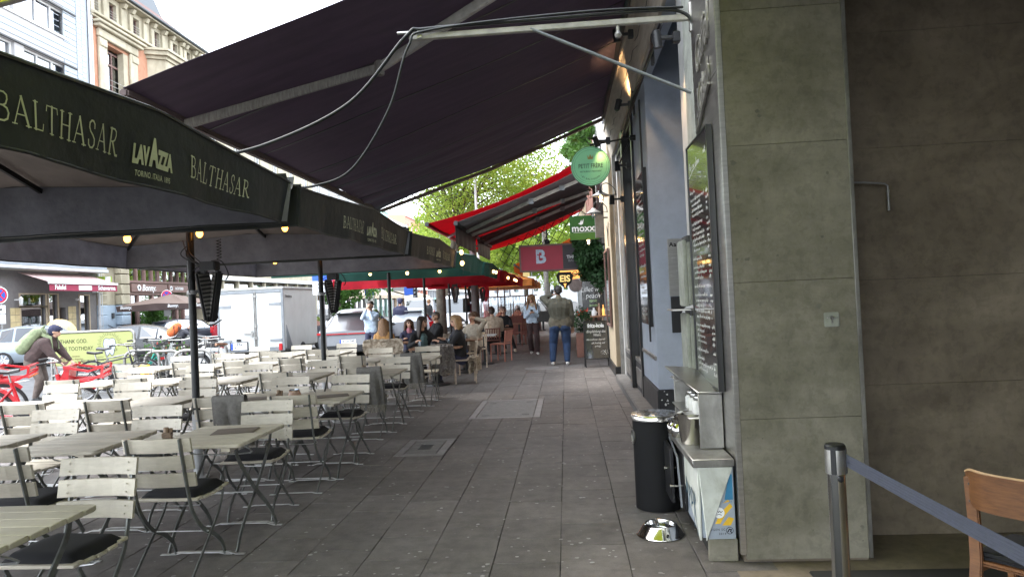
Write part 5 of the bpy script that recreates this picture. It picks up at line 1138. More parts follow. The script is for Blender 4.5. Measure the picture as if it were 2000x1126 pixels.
# scissor trellis
tr = thing('scissor_trellis', 'black folding metal lattice hanging beneath the red awning', 'lattice', (0, 25.5, 4.2))
A_, B_ = Vector((.85, 0, .75)), Vector((-2.3, 0, -.75)); dw = Vector((0, 0, -.42)); N_ = 9
for k in range(N_):
    for j in range(2):
        p = A_.lerp(B_, k/N_)+dw*j; q = A_.lerp(B_, (k+1)/N_)+dw*(j+1); p2 = A_.lerp(B_, k/N_)+dw*(j+1); q2 = A_.lerp(B_, (k+1)/N_)+dw*j
        m = MB(); m.bar([p, q], .02, .035, (0, 1, 0)); m.build('lattice_bar', 'black_metal', tr); m = MB(); m.bar([p2+Vector((0, .03, 0)), q2+Vector((0, .03, 0))], .02, .035, (0, 1, 0)); m.build('lattice_bar', 'black_metal', tr)
# ================================================================ PEOPLE
def capsule(m, a, b, ra, rb, n=10, h=3):
    a, b = Vector(a), Vector(b); d = b-a
    if d.length < 1e-5: d = Vector((0, 0, 1e-4)); b = a+d
    d.normalize(); pts, rs = [], []
    for i in range(h): t = PI/2*i/h; pts.append(a-d*ra*math.cos(t)); rs.append(max(.002, ra*math.sin(t)))
    pts += [a, b]; rs += [ra, rb]
    for i in range(1, h+1): t = PI/2*i/h; pts.append(b+d*rb*math.sin(t)); rs.append(max(.002, rb*math.cos(t)))
    m.tube(pts, rs, n)
def blob(name, caps, voxel, parent, lab2mat, smooth=4, order=None):
    # caps: (a, b, ra, rb, label) -> one continuous remeshed surface, faces coloured by the nearest source
    m = MB()
    for c in caps: capsule(m, *c[:4])
    me = bpy.data.meshes.new('tmp'); me.from_pydata(m.v, [], m.f); o = bpy.data.objects.new('tmp', me); COL.objects.link(o)
    md = o.modifiers.new('r', 'REMESH'); md.mode = 'VOXEL'; md.voxel_size = voxel; sm = o.modifiers.new('s', 'SMOOTH'); sm.factor = .5; sm.iterations = smooth
    dg = bpy.context.evaluated_depsgraph_get(); res = bpy.data.meshes.new_from_object(o.evaluated_get(dg)); bpy.data.objects.remove(o); res.name = name
    labs = list(lab2mat); res.materials.clear()
    for l in labs: res.materials.append(MATS[lab2mat[l]])
    n = len(res.polygons); C = np.empty(n*3); res.polygons.foreach_get('center', C); C = C.reshape(-1, 3); best = np.full(n, 1e9); idx = np.zeros(n, int)
    for c in caps:
        a = np.array(c[0], float); b = np.array(c[1], float); d = b-a; L2 = max(1e-9, d@d); t = np.clip((C-a)@d/L2, 0, 1)
        D = np.linalg.norm(C-(a+t[:, None]*d), axis=1)-(c[2]+(c[3]-c[2])*t)
        D -= c[5] if len(c) > 5 else 0
        k = D < best; best[k] = D[k]; idx[k] = labs.index(c[4])
    res.polygons.foreach_set('material_index', idx.astype(np.int32)); res.polygons.foreach_set('use_smooth', [True]*n); res.update()
    return put(name, res, parent)
def ik(a, b, l1, l2, hint):
    a, b = Vector(a), Vector(b); d = b-a; L_ = min(d.length, (l1+l2)*.995); u = d.normalized(); x = (l1*l1-l2*l2+L_*L_)/(2*L_); h = math.sqrt(max(0, l1*l1-x*x))
    n = Vector(hint)-u*Vector(hint).dot(u); return a+u*x+n.normalized()*h, a+u*L_
def person(label, loc, rz, h=1.72, pose='stand', top='wear_black', legs='wear_denim', shoe='shoe_dark', skin='skin', hair='hair_dark', style='long', fat=1., lean=0., head=(0, 0), hands=None, feet=None, group=None, voxel=.013, skirt=False, extra=None, elbow=None, collar=None, hem=None, twist=0., puffy=1., baggy=1.):
    t = thing('person', label, 'person', loc, rz, group); s = h/1.75; C = []
    hz = .93*s if pose != 'sit' else .53*s; P = Vector((0, 0, hz)); sp = Vector((0, math.sin(lean), math.cos(lean))); fw = Vector((0, math.cos(lean), -math.sin(lean)))
    f = fat; tw = Matrix.Rotation(twist, 3, 'Z'); rt = tw @ Vector((1, 0, 0)); fx = tw @ fw
    wst = P+sp*.16*s; ch = P+sp*.36*s; S = P+sp*.5*s; N = P+sp*.565*s
    C += [(P+sp*.08*s, wst, .115*s*f*puffy, .115*s*f*puffy, 'top'), (wst, ch, .115*s*f*puffy, .125*s*f*puffy, 'top'), (ch, S, .125*s*f*puffy, .08*s*f, 'top'), (P+Vector((0, 0, .01)), P+Vector((0, 0, -.04*s)), .11*s*f, .1*s*f, 'legs')]
    for q in (-1, 1):
        C += [(P+Vector((q*.07*s*f, 0, 0)), P+Vector((q*.075*s*f, -.01, -.06*s)), .105*s*f, .115*s*f, 'legs')]
        C += [(P+sp*.06*s+Vector((q*.07*s*f, 0, 0)), wst+rt*q*.055*s*f, .112*s*f*puffy, .105*s*f*puffy, 'top'), (wst+rt*q*.055*s*f, ch+rt*q*.085*s*f, .105*s*f*puffy, .115*s*f*puffy, 'top'), (ch+rt*q*.08*s*f, S+rt*q*.1*s*f, .11*s*f*puffy, .075*s, 'top'), (S+rt*q*.03*s+sp*.01*s, S+rt*q*.155*s*f-sp*.035*s, .068*s, .058*s*f, 'top'), (N-sp*.012*s, S+rt*q*.13*s*f-sp*.01*s, .045*s, .05*s*f, 'top')]
    if extra: C += [(wst+fx*.09*s+sp*.03*s, ch+fx*.085*s+sp*.06*s, .075*s, .06*s, extra, .03)]
    if hem: C += [(P+Vector((-.09*s*f, 0, .02)), P+Vector((.09*s*f, 0, .02)), .118*s*f, .118*s*f, hem, .02)]
    C += [(S-sp*.02*s, N+sp*.05*s, .062*s, .053*s, 'skin')]
    if collar: C += [(S+sp*.02*s, N+sp*.0*s, .078*s, .074*s, collar, .01)]
    hd = N+sp*.05*s; Rh = tw @ Matrix.Rotation(head[1], 3, 'Z') @ Matrix.Rotation(-head[0]-lean*.55, 3, 'X'); hc = hd+Rh @ Vector((0, .022*s, .105*s))
    def H(x, y, z): return hc+Rh @ Vector((x*s, y*s, z*s))
    C += [(H(0, -.018, .03), H(0, .0, .02), .092*s, .088*s, 'skin'), (H(0, .03, -.03), H(0, .045, -.06), .066*s, .046*s, 'skin'), (H(0, .09, .0), H(0, .103, -.028), .012*s, .016*s, 'skin'), (H(0, .085, -.066), H(.0, .088, -.066), .017*s, .017*s, 'lips', .004)]
    for q in (-1, 1): C += [(H(q*.033, .078, .008), H(q*.035, .078, .008), .013*s, .013*s, 'eye', .002), (H(q*.086, -.005, 0), H(q*.088, -.012, -.03), .016*s, .012*s, 'skin'), (H(q*.02, .085, .03), H(q*.05, .072, .03), .01*s, .008*s, 'hair', .003)]
    # arms
    for q, k in ((-1, 0), (1, 1)):
        sh = S+rt*q*.18*s*f-sp*.05*s
        tgt = hands[k] if hands and hands[k] is not None else None
        if tgt is None: el = sh+Vector((q*.05, -.03, -.29*s)); wr = el+Vector((q*.01, .06, -.25*s))
        else:
            hint = (elbow[k] if elbow and elbow[k] else (q*.6, -.5, -.8)); el, wr = ik(sh, Vector(tgt)*s if 0 else tgt, .29*s, .26*s, hint)
        C += [(sh, el, .062*s*f*puffy, .05*s*f*puffy, 'top'), (el, el.lerp(wr, .86), .05*s*f*puffy, .038*s*puffy, 'top'), (el.lerp(wr, .84), wr, .029*s, .027*s, 'skin')]
        d = (wr-el).normalized(); sd = d.cross(Vector((0, 0, 1))); sd = sd.normalized() if sd.length > .1 else Vector((1, 0, 0)); dn = sd.cross(d)
        pm = wr+d*.075*s
        for w in (-.022, 0, .022): C += [(wr+sd*w*.5*s, pm+sd*w*s, .019*s, .018*s, 'skin')]
        for i, w in enumerate((-.03, -.011, .01, .029)):
            l = (.062, .075, .07, .052)[i]*s; k1 = pm+sd*w*s+d*l*.5-dn*.008*s; C += [(pm+sd*w*s, k1, .0095*s, .009*s, 'skin'), (k1, k1+d*l*.4-dn*.03*s, .009*s, .008*s, 'skin')]
        C += [(wr+d*.03*s, wr+d*.06*s-sd*q*.045*s-dn*.02*s, .014*s, .011*s, 'skin')]
    # legs
    for q, k in ((-1, 0), (1, 1)):
        hp = P+Vector((q*.09*s*f, 0, -.03*s))
        if feet: an = Vector(feet[k])
        elif pose == 'sit': an = Vector((q*.1, .45*s, .08*s))
        else: an = Vector((q*.1*f, 0, .085*s))
        kn, an = ik(hp, an, .43*s, .42*s, (q*.12, 1, .35 if pose == 'sit' else .0))
        w = 1.25 if skirt else 1.
        C += [(hp, kn, .098*s*f, .066*s*f*w*baggy**.6, 'legs'), (kn, an+Vector((0, 0, .03)), .064*s*f*w*baggy**.6, (.05*baggy if not skirt else .085)*s, 'legs'), (an+Vector((0, -.04*s, -.045*s)), an+Vector((q*.02, .15*s, -.055*s)), .04*s, .032*s, 'shoe'), (an, an+Vector((0, .03*s, -.03*s)), .042*s, .042*s, 'shoe')]
    mp = dict(top=top, legs=legs, shoe=shoe, skin=skin, lips='lips', eye='eye', hair=hair)
    if collar: mp[collar] = collar
    if hem: mp[hem] = hem
    if extra: mp[extra] = extra
    body = blob('body', C, voxel, t, mp)
    # hair
    if style:
        K = [(H(0, -.025, .045), H(0, -.01, .05), .1*s, .094*s, 'h')]
        if style == 'short': K = [(H(0, -.03, .035), H(0, .0, .055), .099*s, .088*s, 'h'), (H(0, -.05, -.02), H(0, -.03, .02), .075*s, .09*s, 'h'), (H(0, .04, .085), H(0, -.02, .09), .05*s, .06*s, 'h')]
        if style == 'buzz': K = [(H(0, -.028, .04), H(0, -.004, .052), .0965*s, .087*s, 'h'), (H(0, -.055, -.015), H(0, -.04, .02), .068*s, .08*s, 'h')]
        if style in ('long', 'bob'):
            ln = .36 if style == 'long' else .15
            for a in range(-5, 6):
                x = math.sin(a*.33)*.092; y = -math.cos(a*.33)*.085; top_ = H(x, y-.0, .05); b_ = top_+Vector((rt*x*.5*s)) + Vector((0, -.02*s, -(ln+.06*((a*7) % 3-1)*.5)*s)); K += [(top_, b_, .034*s, (.03 if style == 'long' else .04)*s, 'h')]
            for q in (-1, 1): K += [(H(q*.045, .035, .098), H(q*.1, .012, -.03), .024*s, .024*s, 'h'), (H(q*.1, .0, -.02), H(q*.112, -.015, -.02)+Vector((0, 0, -ln*.6*s)), .028*s, .026*s, 'h')]
        if style == 'bun': K += [(H(0, -.12, .07), H(0, -.13, .07), .045*s, .04*s, 'h'), (H(0, -.05, -.01), H(0, -.04, .02), .08*s, .09*s, 'h')]
        if style == 'cap': K = [(H(0, -.02, .06), H(0, .0, .06), .112*s, .104*s, 'h'), (H(0, -.06, .0), H(0, -.05, .03), .085*s, .095*s, 'h'), (H(0, .07, .085), H(0, .12, .06), .05*s, .03*s, 'h')]
        if style == 'helmet': K = [(H(0, -.04, .07), H(0, .03, .08), .125*s, .11*s, 'h')]
        blob('hair' if style not in ('cap', 'helmet') else style, K, voxel*.9, t, {'h': hair}, 2)
    t['_h'] = 1; del t['_h']
    return t, dict(H=H, S=S, P=P, N=N, rt=rt, s=s, sp=sp)
def to_w(t, p): return Matrix.Translation(t.location) @ Matrix.Rotation(t.rotation_euler.z, 4, 'Z') @ Vector(p)
def phone(t, p, lab, rot=(0, 0, 0)):
    m = MB(); m.bx(-.035, .035, -.004, .004, -.07, .07); o = m.build('phone', 'black_plastic', bevel=.003, loc=to_w(t, p)); o.rotation_euler = (rot[0], rot[1], rot[2]+t.rotation_euler.z); tag(o, lab, 'phone')
# man walking away in an olive bomber jacket, phone at his left ear
man, I = person('man walking away in olive green bomber jacket and blue jeans, hand at his ear', (-.17, 16.9, 0), .0, 1.85, 'stand', 'wear_olive', 'wear_denim', 'shoe_white', 'skin_dark', 'hair_black', 'buzz', 1.25, .03, (.05, .1), hands=[Vector((-.14, .16, 1.66)), None], elbow=[(-1, .1, -.5), None], feet=[Vector((-.2, .02, .09)), Vector((.14, -.06, .09))], collar='wear_olive_knit', hem='wear_olive_knit', puffy=1.1, voxel=.012, baggy=1.35)
phone(man, (-.15, .16, 1.72), 'black phone held to the ear of the man in the bomber jacket', (0, .2, 0))
# woman walking towards the camera looking at her phone
wo, I = person('woman walking towards the camera in pale blue shirt and wide dark maroon trousers', (-.98, 20.4, 0), PI+.05, 1.7, 'stand', 'wear_paleblue', 'wear_maroon', 'shoe_white', 'skin', 'hair_light', 'long', 1.0, .03, (.42, -.1), hands=[Vector((-.04, .3, 1.2)), Vector((.06, .3, 1.18))], feet=[Vector((-.1, .12, .085)), Vector((.06, -.1, .1))], skirt=True, collar='wear_beige', puffy=1.1, voxel=.012)
phone(wo, (0.01, .36, 1.24), 'dark phone held in both hands by the walking woman', (-.9, 0, 0))
hb = thing('handbag', 'large black leather shoulder bag of the walking woman', 'handbag', (-.66, 20.28, .93), .1)
m = MB(); m.prism([(-.2, 0), (.22, -.02), (.17, .3), (-.13, .3)], -.07, .07, 'y'); m.build('bag', 'leather', hb, bevel=.03); m = MB(); m.tube(bez([(-.12, 0, .28), (-.14, .03, .5), (-.12, .04, .62), (.0, .02, .5), (.14, 0, .28)], 6), .012, 6); m.build('strap', 'leather', hb, smooth=60)
m = MB(); m.lathe([(.13, 0), (.1, .02)], 6); 
# woman with a backpack bending over the bicycles
la_, I = person('woman in brown down jacket and dark cap bending over the bikes with a green backpack', (-10.5, 13.3, 0), -1.35, 1.6, 'stand', 'wear_brown', 'wear_taupe', 'shoe_dark', 'skin', 'wear_navy', 'cap', 1.35, .72, (-.35, .1), hands=[Vector((-.18, .68, .66)), Vector((.2, .66, .64))], feet=[Vector((-.14, -.05, .09)), Vector((.14, .05, .09))], puffy=1.25, collar='wear_brown')
bk_ = thing('backpack', 'sage green canvas backpack on the back of the woman in the brown jacket', 'backpack', la_.location, -1.35); sp, S0, P0 = I['sp'], I['S'], I['P']; bkd = Vector((0, -math.cos(.72), math.sin(.72))); ct_ = P0+sp*.27+bkd*.27
blob('sack', [(ct_-sp*.2+I['rt']*q*.1, ct_+sp*.17+I['rt']*q*.085, .135, .11, 'a') for q in (-1, 1)] + [(ct_-sp*.15+bkd*.07, ct_+sp*.0+bkd*.07, .11, .1, 'a')], .016, bk_, {'a': 'wear_sage'}, 3)
m = MB()
for q in (-1, 1): m.tube([ct_+sp*.22+I['rt']*q*.1-bkd*.1, S0+I['rt']*q*.12+sp*.09, S0+I['rt']*q*.13-bkd*.16-sp*.05, ct_-sp*.15+I['rt']*q*.2-bkd*.22], 0, w=.06, t=.012, up=(1, 0, 0))
m.build('strap', 'wear_sage', bk_); m = MB(); m.tube(bez([ct_+sp*.28-I['rt']*.05, ct_+sp*.36, ct_+sp*.28+I['rt']*.05], 5), .012, 6); m.build('handle', 'wear_sage', bk_)
# cyclist with an orange bag, partly behind the first pole
cy_, I = person('cyclist leaning forward on a bike with a bright orange bag on the back', (-11.1, 19.4, -.1), -1.2, 1.68, 'stand', 'wear_charcoal', 'wear_taupe', 'shoe_dark', 'skin', 'wear_white', 'helmet', 1.0, .75, (.25, 0), hands=[Vector((-.24, .78, 1.02)), Vector((.24, .78, 1.02))], feet=[Vector((-.12, .12, .42)), Vector((.12, .12, .2))])
ob_ = thing('courier_bag', 'bright orange backpack on the cyclist', 'bag', cy_.location, -1.2); bkd = Vector((0, -math.cos(.75), math.sin(.75))); ct_ = I['P']+I['sp']*.3+bkd*.26
blob('sack', [(ct_-I['sp']*.12+I['rt']*q*.1, ct_+I['sp']*.1+I['rt']*q*.09, .13, .115, 'a') for q in (-1, 1)], .02, ob_, {'a': 'wear_orange'}, 3)
# woman standing between the cars, hands at her mouth
person('woman standing by the grey car in pale denim jacket, both hands at her mouth', (-5.3, 19.0, 0), PI-.1, 1.7, 'stand', 'wear_paleblue', 'wear_navy', 'shoe_dark', 'skin', 'hair_dark', 'bun', 1.0, .02, (-.1, 0), hands=[Vector((-.05, .2, 1.46)), Vector((.05, .2, 1.5))], elbow=[(-.5, -.1, -1), (.5, -.1, -1)], puffy=1.2)
person('man seen from behind in dark navy hooded jacket on the road behind the cars', (-6.6, 28, 0), .1, 1.8, 'stand', 'wear_navy', 'wear_black', hair='wear_navy', style='cap', fat=1.15, puffy=1.1, voxel=.02)
person('distant man in dark jacket crossing the road near the red parasol', (-7.0, 36, 0), -.6, 1.78, 'stand', 'wear_black', 'wear_denim', hair='hair_light', style='short', voxel=.022)
SEAT = dict(pose='sit', group='guests seated on the terrace')
lean_h = [Vector((-.12, .42, .80)), Vector((.14, .42, .80))]
person('seated woman with long dark hair and striped top in black jacket, turned right', (-2.98, 14.35, 0), PI+.55, 1.7, top='wear_black', extra='wear_striped', legs='wear_black', hair='hair_dark', style='long', lean=.1, head=(-.05, .75), hands=[Vector((-.3, .36, .82)), Vector((.25, .42, .85))], puffy=1.1, **SEAT)
person('seated blond woman with bob haircut in black leather jacket facing left', (-2.12, 14.0, 0), PI/2+.2, 1.7, top='wear_black', legs='wear_navy', hair='hair_blond', style='bob', lean=.08, head=(.02, .1), hands=[Vector((-.12, .42, .84)), Vector((.1, .44, .84))], puffy=1.12, **SEAT)
person('seated woman seen from behind with long light brown hair and mustard top', (-4.0, 15.3, 0), .1, 1.66, top='wear_mustard', legs='wear_denim', hair='hair_light', style='long', lean=.05, **SEAT)
person('seated girl with pink scarf and dark coat looking at the camera', (-3.75, 16.7, 0), PI+.3, 1.58, top='wear_navy', legs='wear_black', hair='hair_brown', style='long', collar='wear_pink', head=(-.1, .2), hands=lean_h, **SEAT)
person('seated grey haired man in black jacket half hidden by a parasol pole', (-3.25, 17.6, 0), PI-.9, 1.75, top='wear_black', legs='wear_grey', hair='hair_grey', style='buzz', fat=1.1, hands=lean_h, **SEAT)
person('seated person with dark blond hair behind the woman in leather', (-2.35, 15.7, 0), PI/2+.5, 1.68, top='wear_charcoal', legs='wear_denim', hair='hair_blond', style='short', lean=.2, hands=lean_h, **SEAT)
person('seated young woman in sand coloured jacket, hand on her cheek, facing the camera', (-2.2, 16.7, 0), PI-.25, 1.7, top='wear_sand', legs='wear_taupe', hair='hair_brown', style='bun', lean=.1, head=(0, -.1), hands=[Vector((-.12, .2, 1.2)), Vector((.2, .4, .8))], puffy=1.15, **SEAT)
person('seated woman with wavy dark hair in navy top seen from behind', (-2.35, 18.2, 0), .5, 1.68, top='wear_charcoal', legs='wear_black', hair='hair_brown', style='long', **SEAT)
person('seated woman with auburn hair behind the wavy haired woman', (-2.5, 19.2, 0), PI-.6, 1.66, top='wear_rust', legs='wear_black', hair='hair_light', style='long', voxel=.016, **SEAT)
person('large seated person in beige sweater seen from behind', (-2.15, 20.5, 0), .15, 1.8, top='wear_beige', legs='wear_black', hair='hair_dark', style='short', fat=1.25, lean=.12, puffy=1.15, hands=lean_h, voxel=.015, **SEAT)
person('seated bald man in black facing the camera, legs stretched to the walkway', (-1.95, 22.0, 0), PI+.1, 1.78, top='wear_black', legs='wear_black', shoe='wear_beige', hair='hair_grey', style='buzz', lean=.1, hands=lean_h, feet=[Vector((-.3, .55, .1)), Vector((.0, .4, .1))], voxel=.015, **SEAT)
for i, (x, y, tp, hr, st_, lb) in enumerate(((-2.9, 31.5, 'wear_rust', 'hair_dark', 'bun', 'seated guest in rust top behind the glass screen, facing the camera'), (-2.2, 32.2, 'wear_rust', 'hair_brown', 'long', 'seated guest with long hair behind the glass screen, right of the rust top'), (-1.75, 31.4, 'wear_navy', 'hair_black', 'cap', 'seated guest in navy cap behind the glass screen'), (-3.6, 32.8, 'wear_pink', 'hair_dark', 'long', 'seated guest in pink farthest left behind the glass screen'), (-1.5, 35.5, 'wear_black', 'hair_black', 'short', 'seated guest in black beyond the glass screen near the walkway'))):
    person(lb, (x, y, 0), PI+.3*(i-2), 1.7, top=tp, legs='wear_black', hair=hr, style=st_, hands=lean_h, voxel=.02, **SEAT)
# ---- furniture of the occupied terrace
def stool_chair(lab, loc, rz, mt='pole_light', back=True, seat='salmon', grp='metal chairs of the far terrace'):
    t = thing('terrace_chair', lab, 'chair', loc, rz, grp)
    for (x, y) in ((-.2, .2), (.2, .2), (-.2, -.2), (.2, -.2)):
        m = MB(); h = .8 if y < 0 and back else .44; m.bar([(x, y, 0), (x, y, .44), (x, y-(.05 if h > .5 else 0), h)] if h > .5 else [(x, y, 0), (x, y, h)], .025, .025, (0, 1, 0)); m.build('leg', mt, t)
    m = MB(); m.bx(-.22, .22, -.21, .22, .44, .47); m.build('seat', seat, t, bevel=.01)
    if back:
        for k in range(6): m = MB(); x = -.17+k*.068; m.bar([(x, -.21, .5), (x+.02, -.25, .78)], .035, .012, (0, 1, 0)); m.build('back_slat', seat, t)
        m = MB(); m.bar([(-.22, -.25, .79), (.22, -.25, .79)], .03, .04, (0, 1, 0)); m.build('top_rail', seat, t)
    return t
sc1 = stool_chair('salmon pink patterned chair at the edge of the walkway', (-1.75, 18.6, 0), 1.2, 'salmon', True, 'salmon')
for (x, y, r, l) in ((-2.98, 14.5, PI+.55, 'pale metal chair under the woman with the striped top'), (-2.05, 14.0, PI/2+.2, 'pale metal chair under the woman in leather'), (-4.0, 15.2, .1, 'pale chair under the woman in mustard'), (-3.75, 16.85, PI+.3, 'pale chair under the girl with the scarf'), (-3.2, 17.6, PI-.9, 'pale chair under the grey haired man'), (-2.3, 15.7, PI/2+.5, 'pale chair under the dark blond guest'), (-2.2, 16.85, PI-.25, 'pale chair under the woman in the sand jacket'), (-2.4, 18.1, .5, 'pale chair under the wavy haired woman')):
    if 'pale metal chair under the woman with' in l: pr = stool_chair(l, (x, y, 0), r, 'wear_beige', True, 'wear_beige')
    else: clone(pr, (x, y, 0), r, l)
rp = None
for (x, y, r, l) in ((-2.15, 20.4, .15, 'rust red chair under the beige sweater'), (-1.95, 22.1, PI, 'rust red chair under the bald man'), (-2.5, 19.3, PI, 'rust red chair under the auburn haired woman'), (-1.5, 24.5, .6, 'empty rust red chair beside the walkway, nearest to the glass screen'), (-1.3, 26.2, 1.2, 'empty rust red chair beyond the first'), (-2.3, 25.6, -.4, 'empty rust red chair left of its row'), (-1.6, 28, .2, 'empty rust red chair farthest down the row')):
    if rp is None: rp = stool_chair(l, (x, y, 0), r, 'rust_chair', True, 'rust_chair')
    else: clone(rp, (x, y, 0), r, l)
for (x, y, l) in ((-2.9, 31.6, 'under the guest in rust top'), (-2.2, 32.3, 'under the long haired guest'), (-1.75, 31.5, 'under the guest in navy cap'), (-3.6, 32.9, 'under the guest in pink'), (-1.5, 35.6, 'under the guest in black')): clone(rp, (x, y, 0), PI, 'rust red chair %s beyond the glass screen' % l)
def round_base_table(lab, loc, w, d, mt, h=.74):
    t = thing('cafe_table', lab, 'table', loc, 0, 'cafe tables of the far terrace'); m = MB(); m.bx(-w/2, w/2, -d/2, d/2, h-.03, h); m.build('tabletop', mt, t, bevel=.008)
    m = MB(); m.cyl((0, 0, .03), (0, 0, h-.03), .035); m.build('column', 'pole_dark', t, smooth=40); m = MB(); m.lathe([(.24, 0), (.23, .025), (.05, .05)], 24); m.build('foot', 'pole_dark', t, smooth=40); return t
round_base_table('pale wooden table of the two women with a paper menu on it', (-2.55, 13.75, 0), 1.0, .65, 'teak'); round_base_table('wooden table in front of the woman in sand', (-2.3, 16.0, 0), .7, .6, 'teak'); round_base_table('white topped round table behind the salmon chair', (-2.1, 17.9, 0), .6, .6, 'white_paint'); round_base_table('brown table of the beige sweater guest', (-2.05, 21.2, 0), .8, .7, 'teak'); round_base_table('brown table beside the glass screen', (-1.7, 25.3, 0), .8, .7, 'teak'); round_base_table('table of the girl with the scarf', (-3.9, 16.0, 0), .8, .6, 'teak')
m = MB(); m.sheet(lambda u, v: (-.3+.6*u, -.12+.24*v, .05*math.sin(u*2.2)), 8, 2, (0, 0, .002)); tag(m.build('paper_menu', 'wear_beige', loc=(-2.55, 13.75, .742)), 'light brown paper menu on the table of the two women', 'menu')
for (x, y, l) in ((-2.86, 13.6, 'clear drinking glass on the left of the table of the two women'), (-2.35, 13.95, 'tall clear glass near the leather jacket'), (-2.3, 16.05, 'small glass on the table of the woman in sand')):
    m = MB(); m.lathe([(.03, 0), (.036, .13), (.033, .13), (.028, .01), (.001, .01)], 16, cap=False); tag(m.build('drinking_glass', 'clear_glass', smooth=50, loc=(x, y, .741)), l, 'glass', 'drinking glasses')
def fur(lab, loc, rz, mt, w=.5, front=.4, back=.45, zt=.86):
    t = thing('sheepskin', lab, 'sheepskin', loc, rz, 'sheepskins on the terrace chairs'); r2 = random.Random(int(loc[0]*100))
    def f(u, v):
        s = v*(front+back)-front; x = (u-.5)*w*(1+.12*math.sin(v*7)); n = noise.noise(Vector((u*9, v*11, loc[0])))*.03
        z = zt-(0 if abs(s) < .05 else (abs(s)-.05)); return (x, (.07 if s > .05 else -.07 if s < -.05 else s*1.4)+n+.02*math.sin(u*9), z+n)
    m = MB(); m.sheet(f, 40, 50, (0, .004, .01)); m.build('fleece', mt, t, smooth=70)
    m = MB()
    for k in range(2600):
        p = Vector(f(r2.random(), r2.random())); d = Vector((r2.uniform(-1, 1), r2.choice((-1, 1))*r2.uniform(.3, 1), r2.uniform(-1.2, .3))).normalized()*.035; n = d.cross(Vector((r2.random(), r2.random(), r2.random()))).normalized()*.006
        m.add([p-n, p+n, p+d], [(0, 1, 2)])
    o = m.build('wool', mt, t); o['kind'] = 'stuff'
fur('shaggy beige sheepskin over the chair back behind the nearest pole', (-3.72, 14.2, 0), 0, 'fur_tan', .75, .35, .4, .9); fur('grey shaggy sheepskin hanging beside the chair of the fifth row', (-2.25, 12.6, 0), .5, 'fur', .4, .55, .5, .82); fur('tan sheepskin under the woman in leather', (-1.85, 13.95, 0), PI/2, 'fur_tan', .45, .3, .35, .5)
gs = thing('glass_screen', 'rust framed glass wind screen around the far terrace', 'screen', (-2.4, 30, 0))
for k in range(5):
    x0 = -1.4+k*.52; m = MB()
    for b in ((x0, x0+.04, -.02, .02, 0, 1.75), (x0+.04, x0+.52, -.02, .02, 1.7, 1.75), (x0+.04, x0+.52, -.02, .02, .1, .15), (x0+.04, x0+.52, -.02, .02, .85, .9)): m.bx(*b)
    m.build('frame', 'rust_chair', gs); m = MB(); m.bx(x0+.04, x0+.52, -.004, .004, .9, 1.7); m.build('pane', 'clear_glass', gs); m = MB(); m.bx(x0+.04, x0+.52, -.008, .008, .15, .85); m.build('infill', 'rust_chair', gs)
for k, (x, y) in enumerate(((-1.45, 27.4), (-1.2, 30.2), (-2.9, 30.3))):
    m = MB(); m.lathe([(.06, 0), (.11, .05), (.13, .6), (.16, 1.2), (.12, 1.6), (.03, 1.75)], 10); 
    if k == 2: tag(m.build('closed_parasol', 'sign_red', smooth=50, loc=(x-.6, y+.9, .8)), 'folded red parasol standing behind the glass screen', 'parasol')
